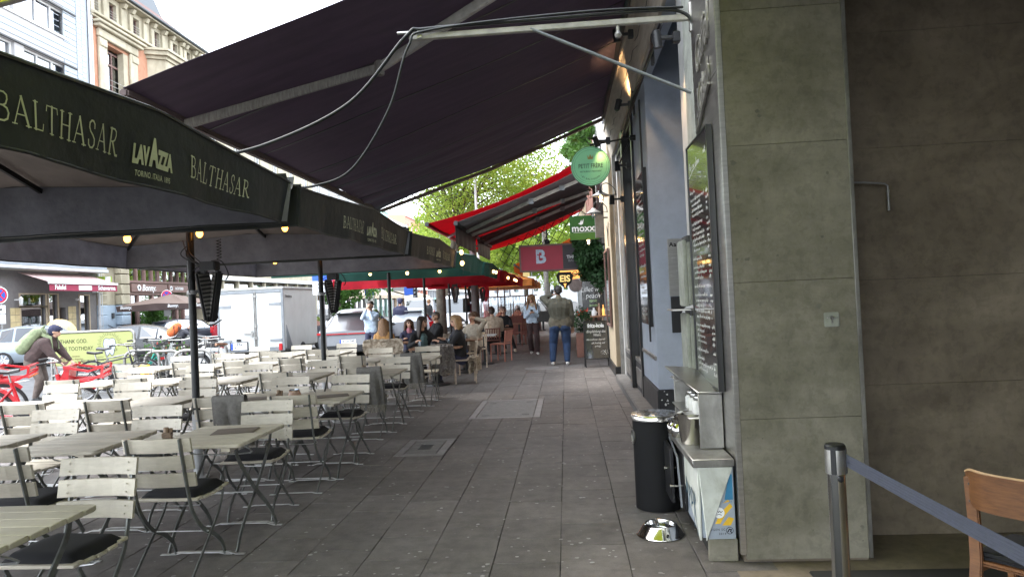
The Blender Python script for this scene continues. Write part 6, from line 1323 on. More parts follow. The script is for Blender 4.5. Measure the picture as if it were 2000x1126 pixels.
# ================================================================ VEHICLES
def car(lab, loc, rz, paint, L=4.2, Wd=1.78, H=1.5, kind='hatch', lamp='corner', text_=None, cat='car'):
    # rear bumper at y=0, nose at y=L, heading +y
    t = thing('parked_car', lab, cat, loc, rz, 'cars along the street'); w = Wd/2
    if kind == 'hatch': ST = [(0, .93, .9, .5, .55), (.02, .98, .95, 1.0, .72), (.05, 1, .95, 1.06, .76), (.135, 1, .95, H-.1, .6), (.26, 1, .94, H, .62), (.48, 1, .93, H-.01, .62), (.6, 1, .93, H-.1, .62), (.755, 1, .92, .97, .72), (.93, .97, .8, .82, .66), (1, .82, .6, .64, .6)]
    elif kind == 'coupe': ST = [(0, .93, .8, .62, .55), (.02, .98, .9, .92, .72), (.05, 1, .95, .98, .76), (.2, 1, .96, H-.14, .6), (.36, 1, .95, H-.01, .6), (.5, 1, .94, H, .6), (.62, 1, .93, H-.12, .6), (.76, 1, .9, .98, .72), (.93, .97, .8, .84, .66), (1, .82, .6, .64, .6)]
    else: ST = [(0, .95, 1.0, 1.05, .8), (.012, 1, 1.05, 1.15, .88), (.03, 1, 1.05, H-.08, .84), (.06, 1, 1.05, H, .84), (.3, 1, 1.05, H, .84), (.68, 1, 1.02, H-.02, .84), (.75, 1, 1.0, H-.12, .8), (.88, 1, .98, 1.05, .76), (.97, .96, .8, .85, .7), (1, .85, .6, .65, .65)]
    rings = []
    for (f, hw, zb, zr, rw) in ST:
        y = f*L; hw *= w; rr = rw*w if zr > zb+.12 else min(rw*w*1.05, hw*.92)
        rings.append([(hw*.86, y, .2), (hw*.98, y, .34), (hw, y, .58), (hw*.985, y, min(.82, zb*.9)), (hw*.955, y, zb), (rr, y, zr-.03), (rr*.8, y, zr), (0, y, zr+.012)])
    m = MB(); g = MB(); n = len(rings[0]); cab = [i for i in range(len(ST)-1) if ST[i][3] > ST[i][2]+.12 or ST[i+1][3] > ST[i+1][2]+.12]
    for s in (-1, 1):
        o = len(m.v); m.v += [(x*s, y, z) for r in rings for (x, y, z) in r]
        for i in range(len(rings)-1):
            for j in range(n-1):
                q = (o+i*n+j, o+i*n+j+1, o+(i+1)*n+j+1, o+(i+1)*n+j); m.f.append(q if s > 0 else q[::-1]); m.m.append(0)
        for i in (0, len(rings)-1): q = tuple(o+i*n+j for j in range(n)); m.f.append(q); m.m.append(0)
    m.build('body', paint, t, smooth=38)
    def pane(pts, ins=.1):
        P = [Vector(p) for p in pts]; c = sum(P, Vector())/len(P); nn = (P[1]-P[0]).cross(P[2]-P[0]).normalized(); nn = nn if nn.dot(c-Vector((0, L/2, .6))) > 0 else -nn
        P = [p.lerp(c, ins)+nn*.008 for p in P]; mm = MB(); mm.add(P+[p-nn*.006 for p in P], [tuple(range(len(P))), tuple(range(2*len(P)-1, len(P)-1, -1))]); return mm.build('window', 'car_glass', t)
    for s in (-1, 1):
        for i in cab:
            a, b = rings[i], rings[i+1]; P = [a[4], b[4], b[5], a[5]]
            if (Vector(a[4])-Vector(a[5])).length < .1: P = [a[4], b[4], b[5]]
            if (Vector(b[4])-Vector(b[5])).length < .1: P = [a[4], b[4], a[5]]
            pane([(x*s, y, z) for x, y, z in P], .12)
    i0 = [i for i in cab if ST[i+1][3]-ST[i][3] > .2][0]; i1 = [i for i in cab if ST[i][3]-ST[i+1][3] > .2][-1]
    for i in (i0, i1):
        a, b = rings[i], rings[i+1]; pane([(-a[5][0], a[5][1], a[5][2]), (a[5][0], a[5][1], a[5][2]), (b[5][0], b[5][1], b[5][2]), (-b[5][0], b[5][1], b[5][2])], .09)
    for (y, s) in ((.175*L, -1), (.175*L, 1), (.815*L, -1), (.815*L, 1)):
        m = MB(); M_ = Matrix.Rotation(PI/2, 3, 'Y'); x = s*(w-.1); m.lathe([(.2, -.1), (.29, -.1), (.32, -.07), (.32, .07), (.29, .1), (.2, .1)], 24, (x, y, .32), M_, cap=False); wh = m.build('wheel', 'rubber', t, smooth=40)
        m = MB(); m.lathe([(.22, .085), (.2, .06), (.05, .07), (.001, .07)], 24, (x, y, .32), M_ if s > 0 else Matrix.Rotation(-PI/2, 3, 'Y'), cap=False)
        for k in range(7): a = 2*PI*k/7; m.bar([(x+s*.088, y+.03*math.cos(a), .32+.03*math.sin(a)), (x+s*.085, y+.2*math.cos(a), .32+.2*math.sin(a))], .035, .02, (1, 0, 0))
        m.build('rim', 'rim_silver', wh, smooth=40)
    for s in (-1, 1):
        m = MB()
        if lamp == 'corner': m.prism([(s*w*.99, .66), (s*w*.99, 1.0 if kind != 'van' else 1.3), (s*w*.78, .96), (s*w*.82, .68)], -.03, .3 if kind == 'hatch' else .12, 'y')
        elif lamp == 'slim': m.prism([(s*w*.98, .8), (s*w*.98, .92), (s*w*.5, .86), (s*w*.5, .81)], -.02, .16, 'y')
        else: m.box((s*w*.42, -.006, .84), (w*.84, .03, .04)); m.box((s*w*.86, .04, .86), (w*.26, .12, .07))
        m.build('tail_lamp', 'tail_lamp', t, bevel=.012)
        m = MB(); m.prism([(s*w*.82, .6), (s*w*.82, .74), (s*w*.5, .72), (s*w*.52, .62)], L-.12, L+.005, 'y'); m.build('headlight', 'white_glass', t, bevel=.01)
        m = MB(); m.box((s*(w+.08), L*.66, 1.0), (.14, .1, .12)); m.build('wing_mirror', paint, t, bevel=.03)
        m = MB(); m.box((s*(w*1.0), L*.46, .84), (.02, .16, .025)); m.build('door_handle', paint, t, bevel=.006)
    m = MB(); m.box((0, -.012, .36), (Wd*.86, .06, .22)); m.build('bumper', 'black_plastic', t, bevel=.03)
    m = MB(); m.box((0, -.02, .66 if kind != 'coupe' else .6), (.52, .012, .115)); pl = m.build('licence_plate', 'plate', t)
    m = MB(); m.box((-.235, -.028, .66 if kind != 'coupe' else .6), (.045, .004, .115)); m.build('blue_strip', 'plate_blue', pl)
    if text_: text(text_, .1, frame((.02, -.029, .66 if kind != 'coupe' else .6), *SOUTH), 'characters', 'ink_dark', pl, bold=.01)
    if kind in ('hatch', 'coupe'):
        a = rings[i0+1][6]; m = MB(); m.bx(-a[0]*1.05, a[0]*1.05, a[1]-.16, a[1]+.04, a[2]-.02, a[2]+.02); m.build('roof_spoiler', paint if kind == 'hatch' else 'black_plastic', t, bevel=.012)
    return t
car('silver hatchback with red rear lamp driving past on the road, far left', (-21.4, 25.0, -.1), -1.22, 'paint_silver', 3.7, 1.7, 1.52)
car('dark blue grey hatchback with lit looking red lamps parked outside the brown cafe', (-20.7, 34.0, -.1), -.42, 'paint_dark', 4.2, 1.78, 1.46)
car('red hatchback parked left of the white trailer', (-17.6, 35.5, -.1), -.2, 'paint_red', 4, 1.75, 1.5)
car('black car behind the tooth advertisement', (-16.4, 22.5, -.1), -1.25, 'paint_black', 4.4, 1.8, 1.42, 'coupe', 'slim')
car('grey sporty SUV with full width light bar and plate K OI 749', (-7.0, 22.3, -.1), .12, 'paint_grey', 4.9, 1.98, 1.62, 'coupe', 'bar', 'K OI 749')
car('pale blue grey estate car behind the parasol pole', (-6.1, 27.5, -.1), .2, 'paint_palegrey', 4.5, 1.82, 1.52)
car('dark grey car partly hidden between the trailer and the grey SUV', (-10.4, 30, -.1), 2.5, 'paint_dark', 4.3, 1.8, 1.5)
car('white van with pinkish side parked beyond the red parasols', (-5.3, 35, -.1), .02, 'paint_white', 5.2, 2.0, 2.0, 'van')
car('white van parked across the road', (-9.2, 44, -.1), .1, 'paint_white', 5.2, 2.0, 2.05, 'van')
car('black car with rounded roof far down the road', (-7.2, 52, -.1), .2, 'paint_black', 4.4, 1.8, 1.5)
car('light coloured car in front of the hedge across the road', (-20.6, 41.5, -.1), -.15, 'paint_palegrey', 4.2, 1.76, 1.5)
# box trailer
tl = thing('box_trailer', 'white box trailer with two rear doors parked at the kerb', 'trailer', (-10.0, 21.9, -.1), .03); tl.scale = (1, 1, .94)
m = MB(); m.bx(-1.06, 1.06, .03, 3.3, .5, 2.52); m.build('body', 'trailer_white', tl, bevel=.01)
for x0, x1 in ((-1.0, .12), (.2, 1.0)): m = MB(); m.bx(x0, x1, -.01, .029, .56, 2.4); m.build('door', 'trailer_white', tl, bevel=.006); m = MB(); m.bx(x0-.02, x1+.02, .018, .0295, .535, 2.41); m.build('door_seal', 'rubber', tl)
m = MB(); m.bx(-1.09, 1.09, -.02, 3.32, 2.521, 2.6); m.build('roof', 'trailer_white', tl, bevel=.02)
for b in ((-1.08, -1.005, -.02, .03, .45, 2.52), (1.005, 1.08, -.02, .03, .45, 2.52), (-1.0, 1.0, -.02, .03, 2.41, 2.5), (-1.0, 1.0, -.02, .03, .45, .55)): m = MB(); m.bx(*b); m.build('frame_rail', 'aluminium', tl, bevel=.006)
for (x, z) in ((-1.0, 1.98), (-1.0, .8), (.62, 2.02), (.62, .8)):
    m = MB(); m.prism([(x, z-.03), (x+.38, z-.05), (x+.38, z+.05), (x, z+.03)], -.03, -.011, 'y'); m.build('hinge', 'aluminium', tl)
m = MB(); m.cyl((.17, -.03, .5), (.17, -.03, 2.45), .018); 
for z in (.9, 1.3, 2.3): m.box((.16, -.03, z), (.1, .04, .08))
m.cyl((-.2, -.05, 1.05), (.1, -.05, 1.05), .018); m.box((.05, -.05, 1.05), (.06, .05, .18)); m.build('lock_bar', 'steel_dull', tl)
m = MB(); m.bx(-.68, -.1, -.035, -.012, .5, .78); m.build('plate_holder', 'black_plastic', tl); m = MB(); m.bx(-.65, -.13, -.042, -.036, .52, .76); pl = m.build('licence_plate', 'plate', tl)
m = MB(); m.bx(-.65, -.58, -.045, -.043, .53, .75); m.build('blue_strip', 'plate_blue', pl); text('EN•', .13, frame((-.35, -.046, .695), *SOUTH), 'characters', 'ink_dark', pl, bold=.01); text('K', .12, frame((-.5, -.046, .58), *SOUTH), 'characters', 'ink_dark', pl, bold=.01)
m = MB(); m.bx(-.47, -.31, -.06, -.02, .8, .88); m.build('plate_lamp', 'black_plastic', tl, bevel=.02)
for x in (-1.0, .9): m = MB(); m.bx(x, x+.11, -.06, -.021, .46, .68); m.build('tail_lamp', 'tail_lamp', tl, bevel=.01)
text('Brenderup', .13, frame((1.075, .5, 2.27), *EAST), 'lettering', 'ink_dark', tl, bold=.01)
m = MB(); m.prism([(.2, .48), (.75, .48), (.22, 1.3)], 1.062, 1.075, 'x'); m.build('side_brace', 'aluminium', tl)
for x in (-.98, .98):
    m = MB(); m.lathe([(.1, -.1), (.3, -.1), (.32, 0), (.3, .1), (.1, .1)], 22, (x, 1.7, .32), Matrix.Rotation(PI/2, 3, 'Y')); m.build('wheel', 'rubber', tl, smooth=40)
m = MB(); m.bx(-.06, .06, 3.3, 4.3, .42, .52); m.bx(-1, 1, .1, 3.2, .42, .499); m.build('chassis', 'steel_dull', tl)
# ================================================================ BICYCLES
def bike(lab, loc, rz, fm='bike_black', lean_=.08, step=False, basket=None, saddle='leather', rr=.345, steer=.0, fender=False, thick=.015, racks=True, grp='bicycles parked at the kerb'):
    t = thing('bicycle', lab, 'bicycle', loc, 0, grp); t.rotation_euler = (0, lean_, rz)
    ya, yb = -.52, .54
    for (y, st) in ((ya, 0), (yb, steer)):
        M_ = Matrix.Translation((0, y, rr)) @ Matrix.Rotation(st, 4, 'Z')
        m = MB(); m.tube([M_ @ Vector((0, rr*.96*math.cos(a), rr*.96*math.sin(a))) for a in [2*PI*k/36 for k in range(36)]], .02 if thick < .02 else .026, 8, closed=True); wh = m.build('wheel', 'rubber', t, smooth=60)
        m = MB(); m.tube([M_ @ Vector((0, rr*.89*math.cos(a), rr*.89*math.sin(a))) for a in [2*PI*k/32 for k in range(32)]], .011, 6, closed=True); m.build('rim', 'rim_silver', wh, smooth=60)
        m = MB()
        for k in range(22): a = 2*PI*k/22; m.tube([M_ @ Vector(((-1)**k*.025, .02*math.cos(a+1), .02*math.sin(a+1))), M_ @ Vector((0, rr*.88*math.cos(a), rr*.88*math.sin(a)))], .0016, 4, caps=False)
        m.cyl(M_ @ Vector((-.05, 0, 0)), M_ @ Vector((.05, 0, 0)), .022); o = m.build('spokes', 'steel', wh)
        if fender: m = MB(); m.tube([M_ @ Vector((0, rr*1.1*math.cos(a), rr*1.1*math.sin(a))) for a in [PI*(.02+.9*k/16) if y == ya else PI*(.25+.6*k/16) for k in range(17)]], 0, w=.06, t=.006, up=(1, 0, 0)); m.build('mudguard', fm if fm != 'bike_red' else 'bike_red', t, smooth=60)
    bb = Vector((0, -.08, .28)); sT = Vector((0, -.22, .78)); hd = Vector((0, .36, .82)); hb = Vector((0, .40, .64)); ax = Vector((0, yb, rr)); rx = Vector((0, ya, rr))
    m = MB()
    if step: m.tube(bez([hd-Vector((0, 0, .12)), Vector((0, .22, .45)), Vector((0, .0, .32)), bb], 6), thick*1.6, 10); m.tube(bez([hb, Vector((0, .2, .38)), bb], 5), thick*1.2, 8)
    else: m.cyl(hd, Vector((0, -.2, .72)), thick); m.cyl(hb, bb, thick*1.1)
    m.cyl(bb, sT, thick); m.cyl(hd+Vector((0, -.01, .04)), hb, thick*1.3)
    for s in (-1, 1): m.cyl(bb+Vector((s*.03, 0, 0)), rx+Vector((s*.05, 0, 0)), thick*.7); m.cyl(Vector((s*.02, -.2, .7)), rx+Vector((s*.05, 0, 0)), thick*.6); 
    m.build('frame', fm, t, smooth=50)
    m = MB()
    for s in (-1, 1): m.tube([hb+Vector((s*.02, 0, -.01)), hb+Vector((s*.05, .02, -.08)), ax+Vector((s*.05, 0, 0))], thick*.8, 8)
    m.build('fork', 'steel_dull' if fm == 'bike_red' else fm, t, smooth=50)
    m = MB(); R_ = Matrix.Rotation(steer, 3, 'Z'); tp = Vector((0, .32, 1.02)); m.cyl(hd, tp, .014); m.tube(bez([tp+R_ @ Vector(p) for p in ((-.3, -.16, .02), (-.27, -.05, .04), (-.08, .03, .02), (.08, .03, .02), (.27, -.05, .04), (.3, -.16, .02))], 5), .012, 8); m.build('handlebar', 'steel', t, smooth=60)
    for s in (-1, 1): m = MB(); m.cyl(tp+R_ @ Vector((s*.285, -.08, .035)), tp+R_ @ Vector((s*.305, -.19, .02)), .018); m.build('grip', 'rubber', t, smooth=60)
    m = MB(); m.tube([tp+Vector((-.02, .02, .02)), tp+Vector((.05, .16, -.05)), hb+Vector((0, .1, 0)), ax+Vector((.03, 0, .1))], .004, 5); m.tube(bez([tp+Vector((.2, 0, .03)), tp+Vector((.15, .15, -.02)), hd+Vector((0, .06, -.05))], 6), .004, 5); m.build('brake_cable', 'wire', t)
    m = MB(); m.cyl(sT, sT+Vector((0, -.03, .14)), .012); m.build('seat_post', 'steel', t)
    m = MB(); sc = sT+Vector((0, -.03, .17))
    m.sheet(lambda u, v: sc+Vector(((u-.5)*(.19*(1-v)**1.1+.05), -.13+.27*v, .02*math.sin(PI*u)-.02*(1-abs(2*v-1))+.012*(1-v))), 8, 12, (0, 0, -.03)); m.build('saddle', saddle, t, smooth=60)
    m = MB(); m.lathe([(.09, -.004), (.095, 0), (.09, .004), (.001, .004)], 22, bb+Vector((.05, 0, 0)), Matrix.Rotation(PI/2, 3, 'Y')); m.bar([bb+Vector((.065, 0, 0)), bb+Vector((.065, .1, -.13))], .02, .012, (1, 0, 0)); m.bar([bb+Vector((-.065, 0, 0)), bb+Vector((-.065, -.1, .13))], .02, .012, (1, 0, 0)); m.box(bb+Vector((.11, .1, -.13)), (.09, .06, .02)); m.box(bb+Vector((-.11, -.1, .13)), (.09, .06, .02)); m.build('crankset', 'black_metal', t)
    if racks:
        m = MB()
        for s in (-1, 1): m.tube([(s*.06, -.25, .7), (s*.06, -.75, .7), (s*.05, ya, rr)], .006, 6)
        for k in range(4): m.cyl((-.06, -.35-k*.12, .7), (.06, -.35-k*.12, .7), .005, n=6)
        m.build('carrier', 'black_metal' if fm != 'bike_red' else 'bike_red', t)
    m = MB(); m.sph((0, .42, .86), .045, 10, 8); m.build('headlamp', 'steel', t, smooth=60)
    m = MB(); m.box((0, -.76, .66), (.08, .03, .05)); m.build('rear_lamp', 'tail_lamp', t)
    if basket == 'red':
        m = MB(); c = Vector((0, .68, .86))
        m.prism([(.42, .78), (.5, .98), (.56, .98), (.52, .74)], -.15, .15, 'x'); 
        for s in (-1, 1):
            m.bar([(s*.16, .48, .97), (s*.2, .8, .9), (s*.2, .98, .95)], .03, .02, (1, 0, 0)); m.bar([(s*.14, .46, .78), (s*.18, .8, .76), (s*.19, .96, .84)], .03, .02, (1, 0, 0)); m.bar([(s*.2, .96, .83), (s*.2, .98, .96)], .03, .02, (1, 0, 0))
        for z in (.8, .88, .95): m.bar([(-.2, .97, z), (.2, .97, z)], .025, .02, (0, 1, 0))
        for x in (-.08, 0, .08): m.bar([(x, .5, .76), (x, .97, .79)], .03, .015, (0, 0, 1))
        m.build('basket', 'bike_red', t)
    if basket == 'wire':
        m = MB()
        for k in range(5): z = .74+.055*k; q = .13+.01*k; m.tube([(-q, .45, z), (q, .45, z), (q, .45+2*q, z), (-q, .45+2*q, z)], .004, 5, closed=True)
        for k in range(6):
            for (x, y) in ((-.13+.052*k, .45), (-.13+.052*k, .71)): m.cyl((x, y, .74), (x*1.25, y+(.04 if y > .5 else 0), .97), .0035, n=5)
        m.build('basket', 'black_metal', t)
    return t
bike('red rental bicycle with red front basket and thick grey stem in the left foreground', (-7.45, 9.35, -.01), -1.25, 'bike_red', .06, True, 'red', steer=.3, fender=True, thick=.024)
bike('second red rental bicycle at the left edge of the view', (-9.0, 9.9, -.01), -1.2, 'bike_red', .08, True, 'red', fender=True, thick=.024)
bike('black city bicycle under the tooth advertisement with a yellow bag in its basket', (-8.95, 13.3, -.01), -1.0, 'bike_black', -.08, basket='wire', steer=-.5)
bike('grey bicycle leaning behind the black one under the advertisement', (-9.95, 15.1, -.01), -1.3, 'pole_grey', .1)
bike('teal bicycle locked behind the advertisement rail', (-10.2, 16.2, -.01), -1.0, 'bike_teal', -.1, step=True)
bike('black bicycle with brown saddle in front of the white trailer', (-7.55, 14.6, -.01), .95, 'bike_black', .05, saddle='saddle_brown', steer=.2, fender=True)
bike('dark bicycle at the hoop stands left of the trailer', (-8.5, 15.2, -.01), .4, 'bike_black', -.06, steer=-.3); bike('white step through bicycle behind the hoop stands', (-8.75, 16.6, -.01), .75, 'bike_white', .1, step=True)
bike('grey bicycle with basket behind the first pole', (-9.3, 15.9, -.01), .5, 'pole_grey', -.1, basket='wire'); bike('bicycle ridden by the cyclist with the orange bag', (-10.95, 19.5, -.1), -1.2, 'bike_black', 0)
yb_ = thing('plastic_bag', 'crumpled yellow orange plastic bag in the bicycle basket', 'bag', (-8.25, 13.3, .5)); r2 = random.Random(9)
m = MB(); m.sph((0, 0, 0), (.17, .16, .15), 18, 12); m.v = [tuple(Vector(v)*(1+.35*noise.noise(Vector(v)*11))) for v in m.v]; m.build('bag', 'bag_yellow', yb_, smooth=30)
# white scooter
s_ = thing('scooter', 'white step through scooter parked behind the first parasol pole', 'scooter', (-8.7, 15.5, 0), .35)
s_.location = (-9.15, 16.7, -.01); s_.rotation_euler = (0, .05, 1.9)
for y in (-.6, .62):
    m = MB(); m.lathe([(.08, -.05), (.2, -.05), (.23, 0), (.2, .05), (.08, .05)], 22, (0, y, .23), Matrix.Rotation(PI/2, 3, 'Y')); m.build('wheel', 'rubber', s_, smooth=40)
m = MB(); m.prism([(-.8, .55), (-.75, .75), (-.2, .78), (-.1, .5), (.0, .32), (.3, .3), (.42, .45), (.36, .95), (.44, .97), (.56, .5), (.38, .2), (-.1, .2), (-.35, .36), (-.7, .4)], -.15, .15, 'x'); m.build('body', 'bike_white', s_, bevel=.04)
m = MB(); m.prism([(-.78, .76), (-.2, .79), (-.15, .84), (-.45, .87), (-.75, .85)], -.14, .14, 'x'); m.build('seat', 'leather', s_, bevel=.03)
m = MB(); m.cyl((0, .42, .9), (0, .36, 1.05), .03); m.tube([(-.33, .28, 1.06), (-.1, .36, 1.05), (.1, .36, 1.05), (.33, .28, 1.06)], .018, 8); m.sph((0, .42, 1.0), (.09, .07, .09), 12, 8)
for q in (-1, 1): m.cyl((q*.22, .33, 1.05), (q*.28, .32, 1.25), .007); m.sph((q*.29, .32, 1.29), (.05, .012, .06), 10, 8)
m.build('handlebar', 'black_plastic', s_, smooth=40)
m = MB(); m.prism([(.45, .42), (.85, .44), (.8, .5), (.5, .52)], -.08, .08, 'x'); m.build('mudguard', 'bike_white', s_, bevel=.03)
# hoop stands
def hoop(lab, x, y, rz, w=.75, h=.85):
    m = MB(); m.tube([(-w/2, 0, 0), (-w/2, 0, h-.2)]+[(-w/2+.2-.2*math.cos(a), 0, h-.2+.2*math.sin(a)) for a in [PI/2*k/5 for k in range(1, 6)]]+[(w/2-.2+.2*math.sin(a), 0, h-.2+.2*math.cos(a)) for a in [PI/2*k/5 for k in range(6)]]+[(w/2, 0, 0)], .03, 12)
    tag(m.build('bike_stand', 'steel_dull', smooth=50, loc=(x, y, 0), rz=rz), lab, 'bike stand', 'tubular bicycle stands')
hoop('grey tubular bicycle stand in front of the trailer, right one', -7.75, 14.2, .2); hoop('grey tubular bicycle stand left of the trailer stand', -8.45, 14.3, .1); hoop('grey tubular stand beside the tooth advertisement', -9.35, 15.0, .1); hoop('grey tubular stand behind the scooter', -9.0, 17.4, .2)
# ---- tooth advertisement
ad = thing('advertising_frame', 'pale yellow green advertisement with a cartoon tooth in a tubular frame', 'advertisement', (-10.85, 15.55, 0), .03)
m = MB(); fr = [(-.98, 0, 0), (-.98, 0, 1.18)]+[(-.98+.12-.12*math.cos(a), 0, 1.18+.12*math.sin(a)) for a in [PI/2*k/5 for k in range(1, 6)]]+[(.98-.12+.12*math.sin(a), 0, 1.18+.12*math.cos(a)) for a in [PI/2*k/5 for k in range(6)]]+[(.98, 0, 0)]
m.tube(fr, .03, 10); m.cyl((-.98, 0, .32), (.98, 0, .32), .03); m.build('tube_frame', 'steel_dull', ad, smooth=50)
m = MB(); m.bx(-.95, .95, -.012, .012, .54, 1.27); m.build('panel', 'tooth_poster', ad, bevel=.01); m = MB(); m.bx(-.95, .95, -.02, .02, .5, .539); m.build('lower_rail', 'steel_dull', ad)
A0 = frame((0, -.0135, .9), *SOUTH)
text('THANK GOD.', .13, A0 @ Matrix.Translation((-.44, .19, 0)), 'lettering', 'ink_dark', ad, sx=.8); text("IT'S TOOTHDAY.", .13, A0 @ Matrix.Translation((-.36, .02, 0)), 'lettering', 'ink_dark', ad, sx=.8)
for k, s in enumerate(('Zahnärzte', 'am Belgischen', 'Jordan Biermann', 'und M. Weber')): text(s, .052, A0 @ Matrix.Translation((-.5, -.15-.065*k, 0)), 'small_print', 'ink_brown', ad, align='LEFT', sx=.9)
m = MB(); m.lathe([(.115, 0), (.115, .001), (.001, .001)], 28, (-.68, -.0135, .67), XR); dc = m.build('logo_disc', 'ink_brown', ad); text('zib', .14, frame((-.68, -.0155, .68), *SOUTH), 'logo', 'tooth_poster', dc)
m = MB(); ribbons([([(.05, -.19), (.25, -.19)], .008), ([(.05, -.22), (.15, -.22)], .008), ([(.05, -.25), (.37, -.25)], .008), ([(.48, -.19), (.63, -.19)], .008), ([(.48, -.22), (.56, -.22)], .008), ([(.58, -.22), (.68, -.22)], .008)], .008, A0, m, 0); m.build('small_print', 'ink_dark', ad)
TO = [(-.13, .2), (-.15, .1), (-.12, -.02), (-.09, -.14), (-.05, -.17), (-.02, -.13), (0, -.1), (.02, -.13), (.05, -.17), (.09, -.14), (.12, -.02), (.15, .1), (.13, .2), (.08, .235), (.0, .215), (-.08, .235)]
m = MB(); m.add([A0 @ Vector((.4+x, y, .001)) for x, y in TO], [tuple(range(len(TO)))]); th = m.build('tooth', 'tooth_white', ad)
m = MB(); L_ = [([(.4+x, y) for x, y in TO+TO[:1]], .009)]+[([(.4+.2*math.cos(a)*1.0, .1+.2*math.sin(a)), (.4+(.29 if k % 2 else .26)*math.cos(a), .1+(.29 if k % 2 else .26)*math.sin(a))], .006) for k, a in enumerate([PI*(-.05+1.1*j/20) for j in range(21)])]+[([(.25, .0), (.22, -.04), (.27, -.06), (.31, -.02)], .008), ([(.55, .0), (.58, -.04), (.53, -.06), (.49, -.02)], .008), ([(.385, .03), (.4, .025), (.415, .03)], .006)]+[(arc(.4+q, .06, .006, 0, 2*PI, 6), .008) for q in (-.04, .04)]
ribbons(L_, .008, A0, m, .003); m.build('tooth_outline', 'ink_dark', th)
# flower planter beside the advertisement
fp = thing('flower_planter', 'green plants with red and white flowers behind the bicycle stand', 'plant', (-9.9, 16.9, 0)); r2 = random.Random(21); m = MB(); fl_ = MB()
m2 = MB(); m2.lathe([(.28, 0), (.33, .5), (.3, .5), (.28, .42), (.001, .42)], 18); m2.build('tub', 'shop_dark', fp, smooth=40)
for k in range(700):
    p = Vector((r2.gauss(0, .22), r2.gauss(0, .18), .68+r2.gauss(0, .12))); a = Vector((r2.uniform(-1, 1), r2.uniform(-1, 1), r2.uniform(-.3, 1))).normalized()*.05; b = a.cross(Vector((r2.random(), r2.random(), r2.random()))).normalized()*.025
    (m if k % 9 else fl_).add([p-a, p+b, p+a, p-b], [(0, 1, 2, 3)])
m.build('foliage', 'leaf_mid', fp); fl_.build('blossom', 'flower_red', fp)
# ================================================================ ACROSS THE ROAD
FX = -25
def bp_(par, name, b, mt, o, bevel=0):
    m = MB(); m.bx(b[0]-o[0], b[1]-o[0], b[2]-o[1], b[3]-o[1], b[4]-o[2], b[5]-o[2]); return m.build(name, mt, par, bevel=bevel, seg=1)
def winx(par, o, a, b, c, d, X=FX, fm='white_paint', cols=2, bar=None, rec=.16, fw=.09):
    m = MB(); e0, e1 = X-rec-.06, X-rec
    for bb in ((a, a+fw, c, d), (b-fw, b, c, d), (a+fw, b-fw, c, c+fw), (a+fw, b-fw, d-fw, d)): m.bx(e0-o[0], e1-o[0], bb[0]-o[1], bb[1]-o[1], bb[2]-o[2], bb[3]-o[2])
    for k in range(1, cols): y = a+(b-a)*k/cols; m.bx(e0-o[0], e1-o[0], y-.035-o[1], y+.035-o[1], c+fw-o[2], d-fw-o[2])
    if bar: m.bx(e0-o[0]+.001, e1-o[0]+.01, a+fw-o[1], b-fw-o[1], bar-.05-o[2], bar+.05-o[2])
    w = m.build('window', fm, par); m = MB(); m.bx(e0-.03-o[0], e0-.01-o[0], a-o[1], b-o[1], c-o[2], d-o[2]); m.build('pane', 'pane_glass', w)
    m = MB(); m.bx(e0-.9-o[0], e0-.85-o[0], a-.3-o[1], b+.3-o[1], c-.3-o[2], d+.3-o[2]); m.build('curtain', 'pastel_grey', w)
# --- white clad house
o = (FX, 30, 0); wh = thing('clad_house', 'white weatherboard clad house above the falafel shop', 'house', o)
rowsW = [(13.2, 14.6), (16.05, 17.4), (18.9, 20.2), (10.3, 11.7), (7.4, 8.8)]; colsW = [(24.3, 26.2), (26.6, 28.4), (28.7, 31.1), (31.7, 34.75)]; hol = [(a, b, c, d) for c, d in rowsW for a, b in colsW]
m = MB(); wall_holes(m, FX, 20, 35.4, 4.6, 22, hol, -.25); m.v = [(x-o[0], y-o[1], z) for x, y, z in m.v]; m.build('wall', 'pastel_grey', wh)
bp_(wh, 'core', (FX-9, FX-1.4, 20, 36.4, 4.6, 22), 'clad_white', o)
for (a, b, c, d) in hol:
    if c > 12.5: winx(wh, o, a, b, c, d, cols=3 if b-a > 2.5 else 2)
z = 12.2
while z < 21.5:
    free = not any(c-.12 < z+.3 and z < d+.02 for c, d in rowsW)
    if free: bp_(wh, 'weatherboard', (FX+.001, FX+.03, 20, 35.35, z+.035, z+.3), 'clad_white', o)
    else: bp_(wh, 'weatherboard', (FX+.001, FX+.03, 34.4, 35.35, z+.035, z+.3), 'clad_white', o)
    for (ya, yb) in ((35.36, 35.72), (35.74, 36.05)): bp_(wh, 'corner_board', (FX+.0, FX+.06, ya, yb, z-.1+.15*(ya > 35.7), z+.185+.15*(ya > 35.7)), 'clad_white', o)
    z += .3
for c, d in rowsW[:3]: bp_(wh, 'window_band', (FX+.001, FX+.07, 20, 34.9, c-.12, c-.001), 'white_paint', o); bp_(wh, 'shadow_strip', (FX+.001, FX+.1, 20, 35.3, d+.02, d+.1), 'shop_dark', o)
bp_(wh, 'corner_wall', (FX-.3, FX-.001, 35.4, 36.3, 4.6, 22), 'clad_white', o)
m = MB(); m.cyl((.08, 6.35, 0.2), (.08, 6.35, 22), .07); m.cyl((.08, 6.55, 0.2), (.08, 6.55, 22), .05); m.build('downpipe', 'pole_light', wh, smooth=40)
bp_(wh, 'canopy', (FX, FX+.7, 20, 36.2, 4.15, 4.55), 'clad_white', o, .03); bp_(wh, 'canopy_edge', (FX+.1, FX+.75, 20, 36.25, 3.98, 4.14), 'pole_light', o, .02)
